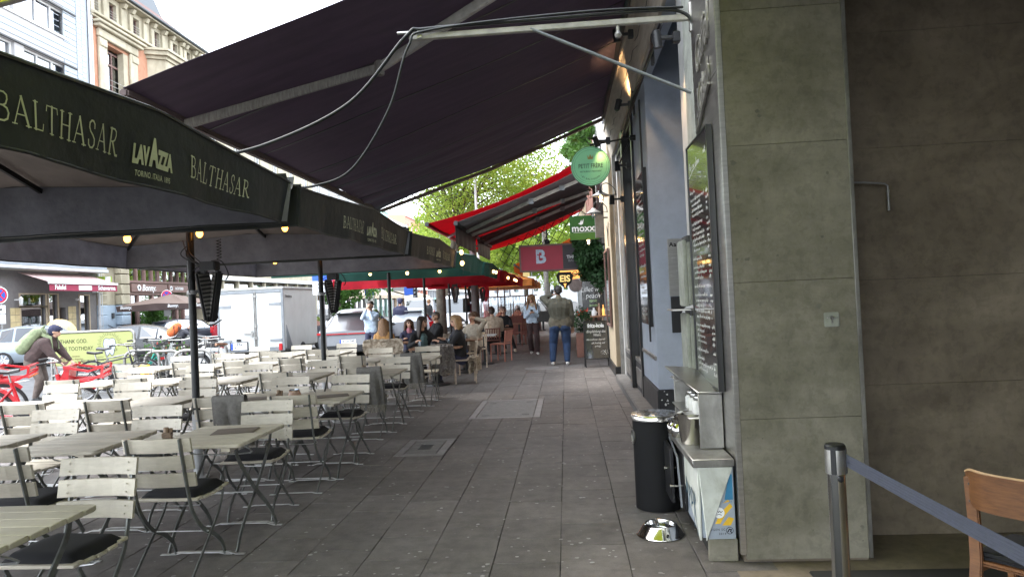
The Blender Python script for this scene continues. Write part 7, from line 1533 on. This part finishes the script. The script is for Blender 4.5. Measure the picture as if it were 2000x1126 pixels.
# --- falafel shop on its ground floor
o = (FX, 33, 0); fs = thing('falafel_shop', 'dark fronted falafel shop with pale window frames across the road', 'shop', o)
hol = [(30.9, 32.5, 2.3, 2.85), (30.9, 32.5, .75, 2.25), (32.7, 33.3, .1, 2.85), (33.35, 33.9, .1, 2.2), (34.9, 35.6, .1, 2.8), (26, 29.5, .75, 2.8)]
m = MB(); wall_holes(m, FX, 20, 36.25, -.02, 3.97, hol, -.3); m.v = [(x-o[0], y-o[1], z) for x, y, z in m.v]; m.build('wall', 'shop_grey', fs); bp_(fs, 'interior', (FX-4, FX-1.6, 20, 36.2, 0, 3.9), 'interior_warm', o); bp_(fs, 'ceiling', (FX-1.6, FX-.3, 20, 36.2, 3.2, 3.9), 'interior', o)
for (a, b, c, d) in hol[:3]+hol[4:]:
    m = MB()
    for bb in ((a-.06, a, c-.06, d+.06), (b, b+.06, c-.06, d+.06), (a, b, c-.06, c), (a, b, d, d+.06)): m.bx(-.02, .05, bb[0]-33, bb[1]-33, bb[2], bb[3])
    f = m.build('window_frame', 'plaster_cream', fs); m = MB(); m.bx(-.12, -.1, a-33, b-33, c, d); m.build('pane', 'shop_glass', f)
for (y0, z0) in [(30.3+.28*i, .6+.33*j) for i in range(2) for j in range(5)]+[(34.05+.28*i, .3+.33*j) for i in range(2) for j in range(6)]: bp_(fs, 'tile', (FX+.001, FX+.03, y0, y0+.26, z0, z0+.31), 'tile_cream', o)
m = MB(); m.sheet(lambda u, v: (.1+1.5*v, -2.3+4.9*u, 3.85-.5*v), 8, 4, (0, 0, .01)); aw2 = m.build('awning', 'pink_cloth', fs); m = MB(); m.bx(1.55, 1.66, -2.32, 2.62, 3.27, 3.38); m.build('front_bar', 'white_paint', aw2); m = MB(); m.bx(1.6, 1.61, -2.3, 2.6, 2.95, 3.27); m.build('valance', 'maroon_flap', aw2); m = MB(); m.bx(1.615, 1.618, -.35, .6, 3.0, 3.22); m.build('white_label', 'white_sign', aw2)
for (s, y) in (('Falafel', -1.6), ('Schawarma', 1.75)): text(s, .3, frame((1.62, y, 3.11), *EAST), 'lettering', 'white_sign', fs, bold=.03)
text('Schawarma', .34, frame((-.05, -1.2, 1.85), *EAST), 'window_lettering', 'sign_red', fs, bold=.03, fn=lambda c: (lambda p: Vector((p.x, p.y, p.z-.12*(p.y+1.2)**2)))(frame((-.08, -1.2, 1.85), *EAST) @ c) if 0 else frame((-.08, -1.2, 1.85-.12*c.x*c.x), *EAST) @ c)
m = MB(); m.sph((-.5, -.6, 2.6), (.05, .14, .08)); m.build('warm_lamp', 'bulb_soft', fs); m = MB(); m.sph((.12, 1.6, 2.6), (.06, .12, .06)); m.build('entrance_lamp', 'white_paint', fs); m = MB(); m.cyl((0, -2.4, 2.6), (.25, -2.4, 2.6), .03); m.lathe([(.06, -.25), (.1, .05), (.02, .15)], 6, (.3, -2.4, 2.6)); m.build('wall_lantern', 'white_paint', fs)
m = MB(); m.bx(.02, .3, 2.9, 3.0, 2.95, 3.75); lm = m.build('lime_box_sign', 'white_sign', fs); 
ls = thing('lime_sign', 'green and white box sign between the falafel shop and the cream portal', 'sign', (FX, 36.2, 3.4)); m = MB(); m.bx(.05, .9, -.05, .05, -.4, .4); m.build('panel', 'shop_lime', ls); m = MB(); m.bx(.6, .89, -.055, -.051, -.38, .38); m.build('white_edge', 'white_sign', ls); m = MB(); m.bx(.2, .45, -.056, -.051, -.25, .1); m.build('picture', 'sign_orange', ls)
for (y, x_, l) in ((38.4, -22.3, 'round no-stopping sign on a grey post in front of the brown cafe'), (26.6, -22.3, 'round no-stopping sign on a grey post at the left edge of the view')):
    t = thing('traffic_sign', l, 'traffic sign', (x_, y, 0), 0, 'no-stopping signs'); zc = 2.68
    m = MB(); m.cyl((0, 0, 0), (0, 0, 3.05), .035); m.build('post', 'pole_grey', t, smooth=40); m = MB(); m.lathe([(.33, 0), (.33, .01), (.001, .01)], 32, (0, -.05, zc), XR); m.build('rim', 'white_sign', t); m = MB(); m.lathe([(.3, 0), (.3, .006), (.001, .006)], 32, (0, -.06, zc), XR); m.build('red_ring', 'sign_red', t); m = MB(); m.lathe([(.23, 0), (.23, .006), (.001, .006)], 32, (0, -.065, zc), XR); m.build('blue_disc', 'sign_blue', t)
    for a in (PI/4, -PI/4): m = MB(); m.box((0, -.074, zc), (.48, .004, .06), Matrix.Rotation(a, 4, 'Y')); m.build('red_bar', 'sign_red', t)
    for (z0, z1) in ((1.95, 2.28), (1.55, 1.92)): m = MB(); m.bx(-.2, .2, -.06, -.045, z0, z1); m.build('extra_plate', 'white_sign', t)
    m = MB(); m.bx(-.06, .08, -.063, -.061, 2.08, 2.15); m.build('pictogram', 'ink_dark', t)
# --- orange house
o = (FX, 42, 0); oh = thing('orange_house', 'old orange rendered house with cream stone window surrounds and tiled roof', 'house', o)
big = [(37.75, 39.85, 12.2, 16.9), (37.75, 39.85, 7.0, 11)]; small = [(y-.32, y+.32, 18.35, 19.45) for y in (36.95, 38.55, 40.75, 42.9, 45.0, 46.6)]
m = MB(); wall_holes(m, FX, 36.5, 48, 4.6, 18.1, [(a, b, max(c, 12.3) if c > 12 else c, d) for a, b, c, d in big], -.45); m.v = [(x-o[0], y-o[1], z) for x, y, z in m.v]; m.build('wall', 'orange_render', oh)
m = MB(); wall_holes(m, FX+.02, 36.5, 48, 18.1, 19.75, small, -.35); m.v = [(x-o[0], y-o[1], z) for x, y, z in m.v]; m.build('attic_wall', 'stone_cream', oh); bp_(oh, 'core', (FX-9, FX-1.6, 36.6, 47.9, 4.6, 19.7), 'stone_cream', o); bp_(oh, 'end_wall', (FX-9, FX-.02, 47.8, 47.99, 0, 19.7), 'stone_cream', o)
for (a, b, c, d) in big:
    winx(oh, o, a+.15, b, max(c, 14.2) if c > 12 else c, d-.15, fm='brown_front', cols=2, bar=d-.9, rec=.38, fw=.1)
    for bb in ((FX+.001, FX+.18, a-.7, a-.02, c, d+.15), (FX+.001, FX+.18, b+.02, b+.7, c, d+.15), (FX+.001, FX+.22, a-.75, b+.75, d+.16, d+.62), (FX+.001, FX+.42, a-1.0, b+1.0, d+.63, d+.82), (FX+.001, FX+.55, a-1.12, b+1.12, d+.821, d+.98), (FX+.001, FX+.3, a-.8, b+.8, c+1.3-.3 if c > 12 else c-.3, c+1.3-.05 if c > 12 else c-.05)): bp_(oh, 'stone_surround', bb, 'stone_cream', o, .04)
    for yy in (a-.0, b-.45): bp_(oh, 'reveal', (FX-.36, FX-.002, yy+.005, yy+.14 if yy < b-.5 else yy+.445, c+.0, d-.005), 'stone_cream', o)
    for yy in (a-.72, b+.1): bp_(oh, 'capital', (FX+.05, FX+.26, yy, yy+.62, d-.35, d+.1), 'stone_cream', o, .05)
    m = MB(); 
    for k in range(3): m.cyl((.1, a-42, c+2.1+.3*k), (.1, b-42, c+2.1+.3*k), .015)
    m.build('rail', 'steel_dull', oh)
for (a, b, c, d) in small:
    winx(oh, o, a, b, c, d, X=FX+.02, fm='brown_front', cols=1, rec=.2, fw=.05)
    m = MB()
    for k in range(4): m.cyl((.06, a-42, c+.12+.15*k), (.06, b-42, c+.12+.15*k), .012, n=6)
    m.build('window_grille', 'steel_dull', oh)
for y in (36.6, 37.7, 39.3, 40.1, 41.5, 42.3, 43.5, 44.4, 45.6, 46.1, 47.2, 47.7):
    m = MB(); m.bx(.021, .16, y-.16-42, y+.16-42, 18.3, 19.45); m.build('pilaster', 'stone_cream', oh, bevel=.02, seg=1); m = MB(); m.prism([(.02, 19.46), (.3, 19.46), (.42, 19.7), (.02, 19.74)], y-.13-42, y+.13-42, 'y'); m.build('bracket', 'stone_cream', oh)
for bb, mt in (((FX, FX+.22, 36.5, 48, 18.0, 18.12), 'stone_cream'), ((FX, FX+.35, 36.5, 48, 18.121, 18.28), 'stone_cream'), ((FX, FX+.55, 36.3, 48.1, 19.76, 19.86), 'stone_cream'), ((FX, FX+.72, 36.2, 48.2, 19.861, 20.0), 'roof_grey')): bp_(oh, 'cornice', bb, mt, o, .03)
rf = thing('tiled_roof', 'red tiled roof of the orange house', 'roof', (FX, 42, 20.0)); 
for i in range(9):
    for j in range(23): 
        m = MB(); x = .45-.42*i; z = .02+.36*i; m.bx(-.25, .21, -.24, .24, -.02, .02, Matrix.Translation((x-.1, -5.55+.5*j+.0, z+.1)) @ Matrix.Rotation(.72, 4, 'Y')); m.build('roof_tile', 'roof_tile', rf)
m = MB(); m.prism([(.5, -.02), (-3.4, 3.2), (-8, 3.2), (-8, -.02)], -5.8, 5.8, 'y'); m.build('roof_body', 'roof_tile', rf)
m = MB(); m.prism([(-2.2, 1.8), (-3.2, 4.2), (-8, 4.2), (-8, 1.8)], -.5, 6.1, 'y'); m.build('metal_roof', 'roof_grey', rf); m = MB(); m.bx(-1.6, -.9, -1.2, -.2, 1.2, 1.35, None); m.build('skylight', 'pole_light', rf)
by = MB(); pol = [(0, 41.8), (.9, 42.3), (.9, 45.6), (0, 46.6)]; by.prism([(x, y-42) for x, y in pol], 4.6, 17.4, 'z'); bay = by.build('bay', 'stone_cream', oh)
for (z0, z1, e) in ((17.41, 17.6, .12), (17.61, 17.85, .3), (17.86, 18.0, .42)): m = MB(); m.prism([(0, -.2-e), (.9+e, .3-e), (.9+e, 3.6+e), (0, 4.6+e)], z0, z1, 'z'); m.build('bay_cornice', 'stone_cream', oh)
m = MB(); m.prism([(0, -.5), (1.2, .1), (1.2, 3.9), (0, 4.9)], 18.01, 18.06, 'z'); m.build('bay_roof', 'roof_grey', oh)
m = MB(); m.bx(.905, .93, 1.0, 2.9, 14.2, 16.9); m.build('bay_window', 'pane_glass', oh); m = MB()
for b in ((.9, 1.02, .85, 1.0, 14, 17.1), (.9, 1.02, 2.9, 3.05, 14, 17.1), (.9, 1.02, 1.0, 2.9, 16.9, 17.1), (.92, .98, 1.9, 2.0, 14.2, 16.9)): m.bx(*b)
m.build('bay_window_frame', 'brown_front', oh)
# ground floor: cream portal with quoins, brown cafe
for bb, mt in (((FX-.6, FX-.3, 36.9, 39.1, 2.3, 4.6), 'stone_cream'), ((FX-.6, FX-.3, 36.9, 39.1, 0, 2.29), 'base_blue')): bp_(oh, 'portal', bb, mt, o)
for y0, y1 in ((36.3, 37.0), (38.25, 39.05)):
    for k in range(8):
        z0 = .02+.575*k; bp_(oh, 'quoin', (FX-.29, FX+.12, y0, y1, z0, z0+.53), 'base_blue' if z0 < 2.2 else 'stone_cream', o, .03)
m = MB(); m.bx(-.29, -.22, -3.65, -3.5, 2.7, 3.0); m.bx(-.29, -.2, -4.1, -3.95, 1.55, 1.85); m.tube([(-.2, -4.6, 1.2), (-.2, -3.6, .85)], .025, 6); m.build('portal_fittings', 'shop_dark', oh)
o2 = (FX, 43, 0); cf = thing('corner_cafe', 'brown timber cafe front with white script lettering across the road', 'cafe', o2)
bp_(cf, 'back_wall', (FX-3, FX-2.6, 39.1, 47.5, 0, 4.6), 'interior', o2)
for bb, mt in (((FX-.2, FX+.02, 39.2, 43.0, 2.85, 3.0), 'brown_front'), ((FX-.25, FX+.1, 39.25, 42.9, 3.02, 3.5), 'brown_front'), ((FX-.25, FX+.1, 43.1, 46.4, 3.02, 3.5), 'brown_front'), ((FX-.2, FX+.02, 39.1, 46.6, 3.55, 3.7), 'brown_front'), ((FX-.2, FX+.02, 39.1, 47.5, 4.7, 5.0), 'stone_cream')): bp_(cf, 'beam', bb, mt, o2, .01)
for k, y in enumerate((39.1, 39.95, 40.75, 41.5, 42.2, 42.95, 43.7, 44.4, 45.1, 45.8, 46.5)): bp_(cf, 'upper_post', (FX-.18, FX, y-.07, y+.07, 3.71, 4.69), 'brown_front', o2)
for k in range(10): y = (39.1, 39.95, 40.75, 41.5, 42.2, 42.95, 43.7, 44.4, 45.1, 45.8)[k]; bp_(cf, 'upper_pane', (FX-.12, FX-.1, y+.071, y+.62, 3.71, 4.69), 'white_glass', o2)
for y in (39.2, 40.0, 41.5, 42.4, 43.1, 44.2, 45.0, 46.4): bp_(cf, 'post', (FX-.2, FX, y-.08, y+.08, 0, 2.84), 'brown_front', o2)
for a, b in ((39.28, 41.42), (41.58, 42.32), (43.2, 44.1), (45.1, 46.3)): bp_(cf, 'pane', (FX-.12, FX-.1, a, b, .4, 2.8), 'shop_glass', o2)
bp_(cf, 'lower_panel', (FX-.15, FX-.02, 39.1, 46.5, 0, .4), 'brown_front', o2); bp_(cf, 'mint_poster', (FX+.01, FX+.02, 41.65, 42.3, .7, 2.0), 'pastel_mint', o2); bp_(cf, 'yellow_label', (FX+.01, FX+.02, 41.65, 42.3, 2.05, 2.25), 'sign_yellow', o2)
text('Bonny.', .52, frame((.11, -2.05, 3.26), *EAST), 'lettering', 'white_sign', cf, shear=.25, bold=.012); m = MB(); m.lathe([(.17, 0), (.17, .01), (.09, .01), (.09, 0)], 20, (.11, -3.05, 3.27), Matrix.Rotation(PI/2, 3, 'Y')); m.lathe([(.15, 0), (.15, .01), (.08, .01), (.08, 0)], 20, (.11, .35, 3.27), Matrix.Rotation(PI/2, 3, 'Y')); m.build('ring_logo', 'white_sign', cf)
text('RÖSTEREI', .22, frame((.11, 1.3, 3.26), *EAST), 'lettering', 'white_sign', cf, bold=.02)
cp2 = make_parasol('brown cafe parasol across the road', 'brown_cloth', 'brown_flap', 'brown_flap', 'brown_front', (-21.9, 38.2), base=2, zoff=-.32, flaps=(0, 1, 2, 3), half=2.0, grp='cafe parasols across the road')
for (s, x, y, d) in (('Bonny.', -2.02, -1.4, SOUTH), ('Bonny.', 2.05, .9, EAST), ('Bonny.', 0, 0, None)):
    if d is SOUTH: text(s, .24, frame((-1.4, -2.06, 2.08), *SOUTH), 'lettering', 'white_sign', cp2, shear=.2, bold=.02); text(s, .22, frame((1.2, -2.06, 2.08), *SOUTH), 'lettering', 'white_sign', cp2, shear=.2, bold=.02)
    elif d is EAST: text(s, .24, frame((2.07, .9, 2.08), *EAST), 'lettering', 'white_sign', cp2, shear=.2, bold=.02); text(s, .24, frame((2.07, -1.0, 2.08), *EAST), 'lettering', 'white_sign', cp2, shear=.2, bold=.02)
# yellow umbrella held low beside the silver car
yu = thing('umbrella', 'wind blown pale yellow umbrella beyond the tooth advertisement', 'umbrella', (-20.6, 27.6, 1.05)); M_ = Matrix.Rotation(1.1, 4, 'Y') @ Matrix.Rotation(.3, 4, 'X')
m = MB(); m.lathe([(.62, 0), (.6, .12), (.45, .34), (.2, .48), (.02, .52)], 14, M=M_, cap=False); m.build('canopy', 'umbrella_yellow', yu, smooth=20); m = MB(); m.cyl(M_ @ Vector((0, 0, .5)), M_ @ Vector((0, 0, -.7)), .02); m.build('shaft', 'timber', yu)
# --- houses farther up the street
far_house('cream house with stone bands right of the orange house', 48.05, 70, FX, 17, 'stone_cream', [(5.6, 8.2), (9.4, 12), (13, 15.4)], 'interior', nwin=6, sgn=1)
far_house('grey house with pale windows beyond the clipped tree', 70.05, 90, FX, 17, 'pastel_grey', [(5.2, 7.6), (8.8, 11.2), (12.4, 14.6)], 'shop_dark', nwin=6, sgn=1)
far_house('mint green house beyond the grey one', 90.05, 101, FX, 15, 'pastel_mint', [(6.2, 8.4), (9.6, 11.8)], 'shop_grey', nwin=4, sgn=1)
far_house('dark house with timber upper floor beyond the mint one', 101.05, 112, FX, 14, 'timber', [(7.2, 9), (10.2, 12)], 'shop_dark', nwin=4, sgn=1); 
far_house('coral red house in the distance', 112.05, 128, FX, 16, 'pastel_coral', [(5.6, 7.8), (9, 11.2), (12.4, 14.6)], 'pastel_white', nwin=5, sgn=1); far_house('white house in the far distance', 128.05, 200, FX, 16, 'pastel_white', [(5.6, 7.8), (9, 11.2), (12.4, 14.6)], 'interior', nwin=16, sgn=1)
m = MB(); m.bx(FX+.01, FX+.2, 101.2, 111.8, 3.2, 6.4); tag(m.build('dark_fascia', 'shop_dark'), 'dark fascia with a white emblem on the timber house', 'sign')
for (y0, y1, mt, l) in ((72, 84, 'cream_cloth', 'cream cafe awning on the grey house'), (85, 98, 'cream_cloth', 'cream cafe awning on the mint house'), (102, 116, 'cream_cloth', 'cream awning with lights on the dark house')):
    m = MB(); m.sheet(lambda u, v: (FX+.1+2.6*v, y0+(y1-y0)*u, 3.6-.8*v), 6, 3, (0, 0, .02)); m.bx(FX+2.66, FX+2.7, y0, y1, 2.45, 2.82); tag(m.build('shop_awning', mt), l, 'awning')
bh = thing('end_house', 'pale house closing the street in the far distance', 'house', (-14, 230, 0)); m = MB(); m.bx(-20, 22, 0, 12, 0, 22); m.build('wall', 'pastel_white', bh)
for i in range(12):
    for j in range(5): m = MB(); m.bx(-18.5+3.2*i, -17.2+3.2*i, -.15, -.01, 4+3.6*j, 6.2+3.6*j); m.build('window', 'pane_glass', bh)
# ================================================================ TREES
def leaves(name, mt, clumps, n, size, seed, parent, droop=.3, gate=.0, elong=2.2):
    r = np.random.RandomState(seed); W_ = np.array([c[1]**2 for c in clumps], float); k = r.choice(len(clumps), n, p=W_/W_.sum()); c = np.array([c[0] for c in clumps])[k]; R_ = np.array([c[1] for c in clumps])[k]
    d = r.normal(size=(n, 3)); d /= np.linalg.norm(d, axis=1)[:, None]; p = c+d*(R_*r.uniform(.15, 1, n)**.45)[:, None]*np.array([1, 1, .8]); p[:, 2] -= droop*r.uniform(0, 1, n)*R_*.4
    a = r.normal(size=(n, 3)); a[:, 2] -= droop; a /= np.linalg.norm(a, axis=1)[:, None]; b = np.cross(a, r.normal(size=(n, 3))); b /= np.linalg.norm(b, axis=1)[:, None]; s = size*r.uniform(.6, 1.3, n)
    A = a*s[:, None]*.5; B = b*(s/elong)[:, None]*.5; v = np.stack([p-A, p+B, p+A, p-B], 1).reshape(-1, 3)
    me = bpy.data.meshes.new(name); me.vertices.add(4*n); me.vertices.foreach_set('co', v.ravel()); me.loops.add(4*n); me.loops.foreach_set('vertex_index', np.arange(4*n)); me.polygons.add(n); me.polygons.foreach_set('loop_start', np.arange(0, 4*n, 4)); me.polygons.foreach_set('loop_total', np.full(n, 4)); me.materials.append(MATS[mt]); me.update(calc_edges=True)
    return put(name, me, parent)
def tree(lab, loc, h, rx, rz, cz, mt, n, size, seed, lean=(0, 0), trunk=.2, nb=60, cr=.3, name='leafy_tree', droop=.5, ry=None):
    t = thing(name, lab, 'tree', loc, 0, 'trees along the street'); r = random.Random(seed); cl = []; m = MB(); ry = ry or rx
    top = Vector((lean[0], lean[1], cz)); m.tube(bez([(0, 0, -.1), (lean[0]*.2, 0, cz*.35), (lean[0]*.6, lean[1]*.6, cz*.7), top], 5), [trunk*(1-.04*i) for i in range(16)], 10)
    for k in range(nb):
        while True:
            d = Vector((r.uniform(-1, 1), r.uniform(-1, 1), r.uniform(-1, 1)))
            if .25 < d.length < 1: break
        c = top+Vector((d.x*rx, d.y*ry, d.z*rz)); cl.append((tuple(c), cr*rx*r.uniform(.45, 1)))
        if k % 3 == 0: s0 = Vector((lean[0]*.5, lean[1]*.5, cz*r.uniform(.45, .8))); m.tube(bez([s0, s0.lerp(c, .5)+Vector((0, 0, .4)), c], 4), [trunk*.35*(1-.1*i) for i in range(9)], 6)
    m.build('trunk', 'bark', t, smooth=60); leaves('crown', mt, cl, n, size, seed, t, droop); return t
tree('large bright yellow green locust tree behind the red awning', (-6.6, 38, 0), 13, 5.6, 3.3, 9.0, 'leaf_bright', 36000, .19, 1, (1.8, 0), .2, 150, .26)
tree('bright locust tree farther down the street, left', (-9.5, 62, 0), 12, 5, 3.6, 7.5, 'leaf_bright', 16000, .3, 2, (0, 0), .25, 60, .28); tree('bright green tree farther down the street beside the walkway', (-3.2, 58, 0), 11, 4, 3.4, 6.6, 'leaf_bright', 16000, .28, 3, (0, 0), .22, 60, .28); tree('most distant green tree at the end of the walkway', (-2, 84, 0), 13, 6, 4.5, 7.5, 'leaf_bright', 10000, .4, 4, (0, 0), .3, 60, .28); tree('distant green tree in the middle of the street', (-12, 100, 0), 13, 6, 4.5, 8, 'leaf_mid', 8000, .45, 14, (0, 0), .3, 60, .28)
tree('clipped columnar green tree across the road beside the trailer', (-12.9, 40, 0), 6, 1.05, 2.3, 3.3, 'leaf_mid', 11000, .17, 5, (0, 0), .12, 70, .42, 'columnar_tree', .2)
tree('slender young tree with sparse branches right of the columnar tree', (-11.2, 40, 0), 5, 1.5, 1.1, 3.1, 'leaf_mid', 1500, .17, 6, (0, 0), .07, 26, .3, 'young_tree', .4)
hd_ = thing('hedge', 'green hedge plants inside the brown cafe window', 'hedge', (-24.2, 40.4, 0)); leaves('foliage', 'leaf_mid', [((0, (i-3)*.32, 1.2+.35*j), .38) for i in range(7) for j in range(3)], 3500, .16, 7, hd_); m = MB(); m.bx(-.3, .3, -1.1, 1.1, 0, .7); m.build('planter', 'shop_dark', hd_)
iv = thing('climbing_ivy', 'bright green climbing plant high on the white facade', 'ivy', (.85, 22, 5.5)); leaves('foliage', 'leaf_mid', [((-.25+.18*math.sin(i*1.7), -1.2+.35*i*.6, -.4+2.0*((i*37) % 11)/11), .42) for i in range(14)], 5200, .17, 8, iv, .8); m = MB(); m.tube(bez([(.25, .5, -5.4), (.2, .3, -3), (.15, 0, 0), (0, 0, 1.5)], 6), .05, 8); m.build('stem', 'bark', iv)
i2 = thing('climbing_ivy', 'dark green hanging wisteria beside the theatre banner', 'ivy', (.68, 19.2, 0)); leaves('foliage', 'leaf_dark', [((.16-.3*((i*29) % 13)/13+.16*math.sin(i*2.1), .3*math.cos(i*1.3), 1.98+1.3*((i*29) % 13)/13), .22+.1*((i*5) % 3)/3) for i in range(26)], 5200, .15, 9, i2, .9, elong=2.6); m = MB()
for q in range(3): m.tube(bez([(.1+.04*q, .1*q, 0), (.18-.05*q, .05, .7), (.02+.06*q, .0, 1.4), (.1, .05*q, 2.6)], 6), .03, 7)
m.build('stem', 'bark', i2)
pl_ = thing('planter_shrub', 'leafy shrub with small red flowers in a planter behind the chalk stand', 'plant', (.45, 19.0, 0)); leaves('foliage', 'leaf_dark', [((.16*math.sin(i*2.3), .2*math.cos(i*1.9), .75+.5*((i*7) % 10)/10), .2) for i in range(12)], 1500, .08, 10, pl_, .1, elong=3); leaves('blossom', 'flower_red', [((-.1, -.15, 1.15), .12), ((.05, -.1, 1.25), .1)], 24, .07, 11, pl_, elong=1.2); m = MB(); m.bx(-.22, .28, -.25, .25, 0, .62); m.build('planter', 'terracotta', pl_, bevel=.01)
m = MB()
for (y, z) in ((20.6, .42), (21.6, .38), (22.6, .42)): m.bx(.4, .85, y-.4, y+.4, 0, z)
tag(m.build('crate', 'terracotta', bevel=.01), 'low terracotta coloured blocks along the theatre front', 'block')['kind'] = 'stuff'
# lamp posts, signs, traffic lights
wall_post(-4.1, 34.0, .07, 9.5, 'tall pale lamp post rising through the locust tree', 'pole_light'); wall_post(-5.4, 30.6, .22, 3.3, 'grey tree trunk like post beside the white van', 'bark')
for (x, y, z, w, h, mt, l) in ((-7.3, 21.0, 2.2, .62, .4, 'white_sign', 'white residents parking sign beside the second pole'), (-3.2, 56, 3.4, .9, 1.0, 'umbrella_yellow', 'yellow notice sign far down the walkway'), (-2.3, 50, 2.7, .6, .9, 'white_sign', 'white sign with a red square far down the walkway')):
    t = thing('street_sign', l, 'sign', (x, y, 0)); m = MB(); m.bx(-w/2, w/2, -.02, .02, z-h/2, z+h/2); m.build('panel', mt, t, bevel=.01); m = MB(); m.cyl((0, .04, 0), (0, .04, z+h/2+.3), .035); m.build('post', 'pole_grey', t, smooth=40)
    if 'residents' in l:
        for k, s in enumerate(('Bewohner', 'Parken', 'werktags')): text(s, .11, frame((0, -.022, z+.12-.12*k), *SOUTH), 'lettering', 'ink_dark', t)
        m = MB(); m.bx(-w/2, w/2, -.02, .02, z+.22, z+.55); m.build('blue_panel', 'sign_blue', t)
    if 'square' in l: m = MB(); m.bx(-.14, .14, -.025, -.021, z+.05, z+.3); m.build('red_square', 'sign_red', t)
for (x, y, l, g_) in ((-8.9, 52, 'traffic light showing green beyond the red parasols', True), (-11.5, 54, 'dark traffic light left of the green one', False)):
    t = thing('traffic_light', l, 'traffic light', (x, y, 0)); m = MB(); m.cyl((0, 0, 0), (0, 0, 3.4), .06); m.build('post', 'pole_grey', t, smooth=40); m = MB(); m.bx(-.16, .16, -.14, .1, 1.9, 2.9); m.build('housing', 'black_plastic', t, bevel=.03)
    for k in range(3): m = MB(); m.lathe([(.11, 0), (.11, .03), (.001, .04)], 16, (0, -.14, 2.1+.3*k), XR); m.build('lens', 'traffic_green' if (k == 0 and g_) else 'car_glass', t)
t = thing('parking_sign', 'blue parking sign across the road under the young tree', 'sign', (-11.6, 41.5, 0)); m = MB(); m.cyl((0, 0, 0), (0, 0, 2.6), .035); m.build('post', 'pole_grey', t); m = MB(); m.bx(-.28, .28, -.05, -.03, 2.2, 2.7); m.build('panel', 'sign_blue', t); m = MB(); m.bx(-.28, .28, -.05, -.03, 1.75, 2.17); m.build('extra_plate', 'white_sign', t); text('P', .4, frame((0, -.052, 2.45), *SOUTH), 'lettering', 'white_sign', t, bold=.03)
t = thing('parking_sign', 'blue parking sign with white plate in front of the dark house', 'sign', (-13.8, 62, 0)); m = MB(); m.cyl((0, 0, 0), (0, 0, 3), .04); m.build('post', 'pole_grey', t); m = MB(); m.bx(-.4, .4, -.05, -.03, 2.4, 3.1); m.build('panel', 'sign_blue', t); m = MB(); m.bx(-.4, .4, -.05, -.03, 1.6, 2.35); m.build('extra_plate', 'white_sign', t)
for k, (z0, y0, x1, y1, z1) in enumerate(((13, 60, -25, 66, 12), (12, 45, -25, 50, 13.5))):
    m = MB(); m.tube(bez([(1, y0, z0), (-10, (y0+y1)/2, z0-.8), (x1, y1, z1)], 8), .02, 5); tag(m.build('overhead_wire', 'wire'), ('farther thin overhead wire across the street', 'nearer thin overhead wire across the street')[k], 'wire')
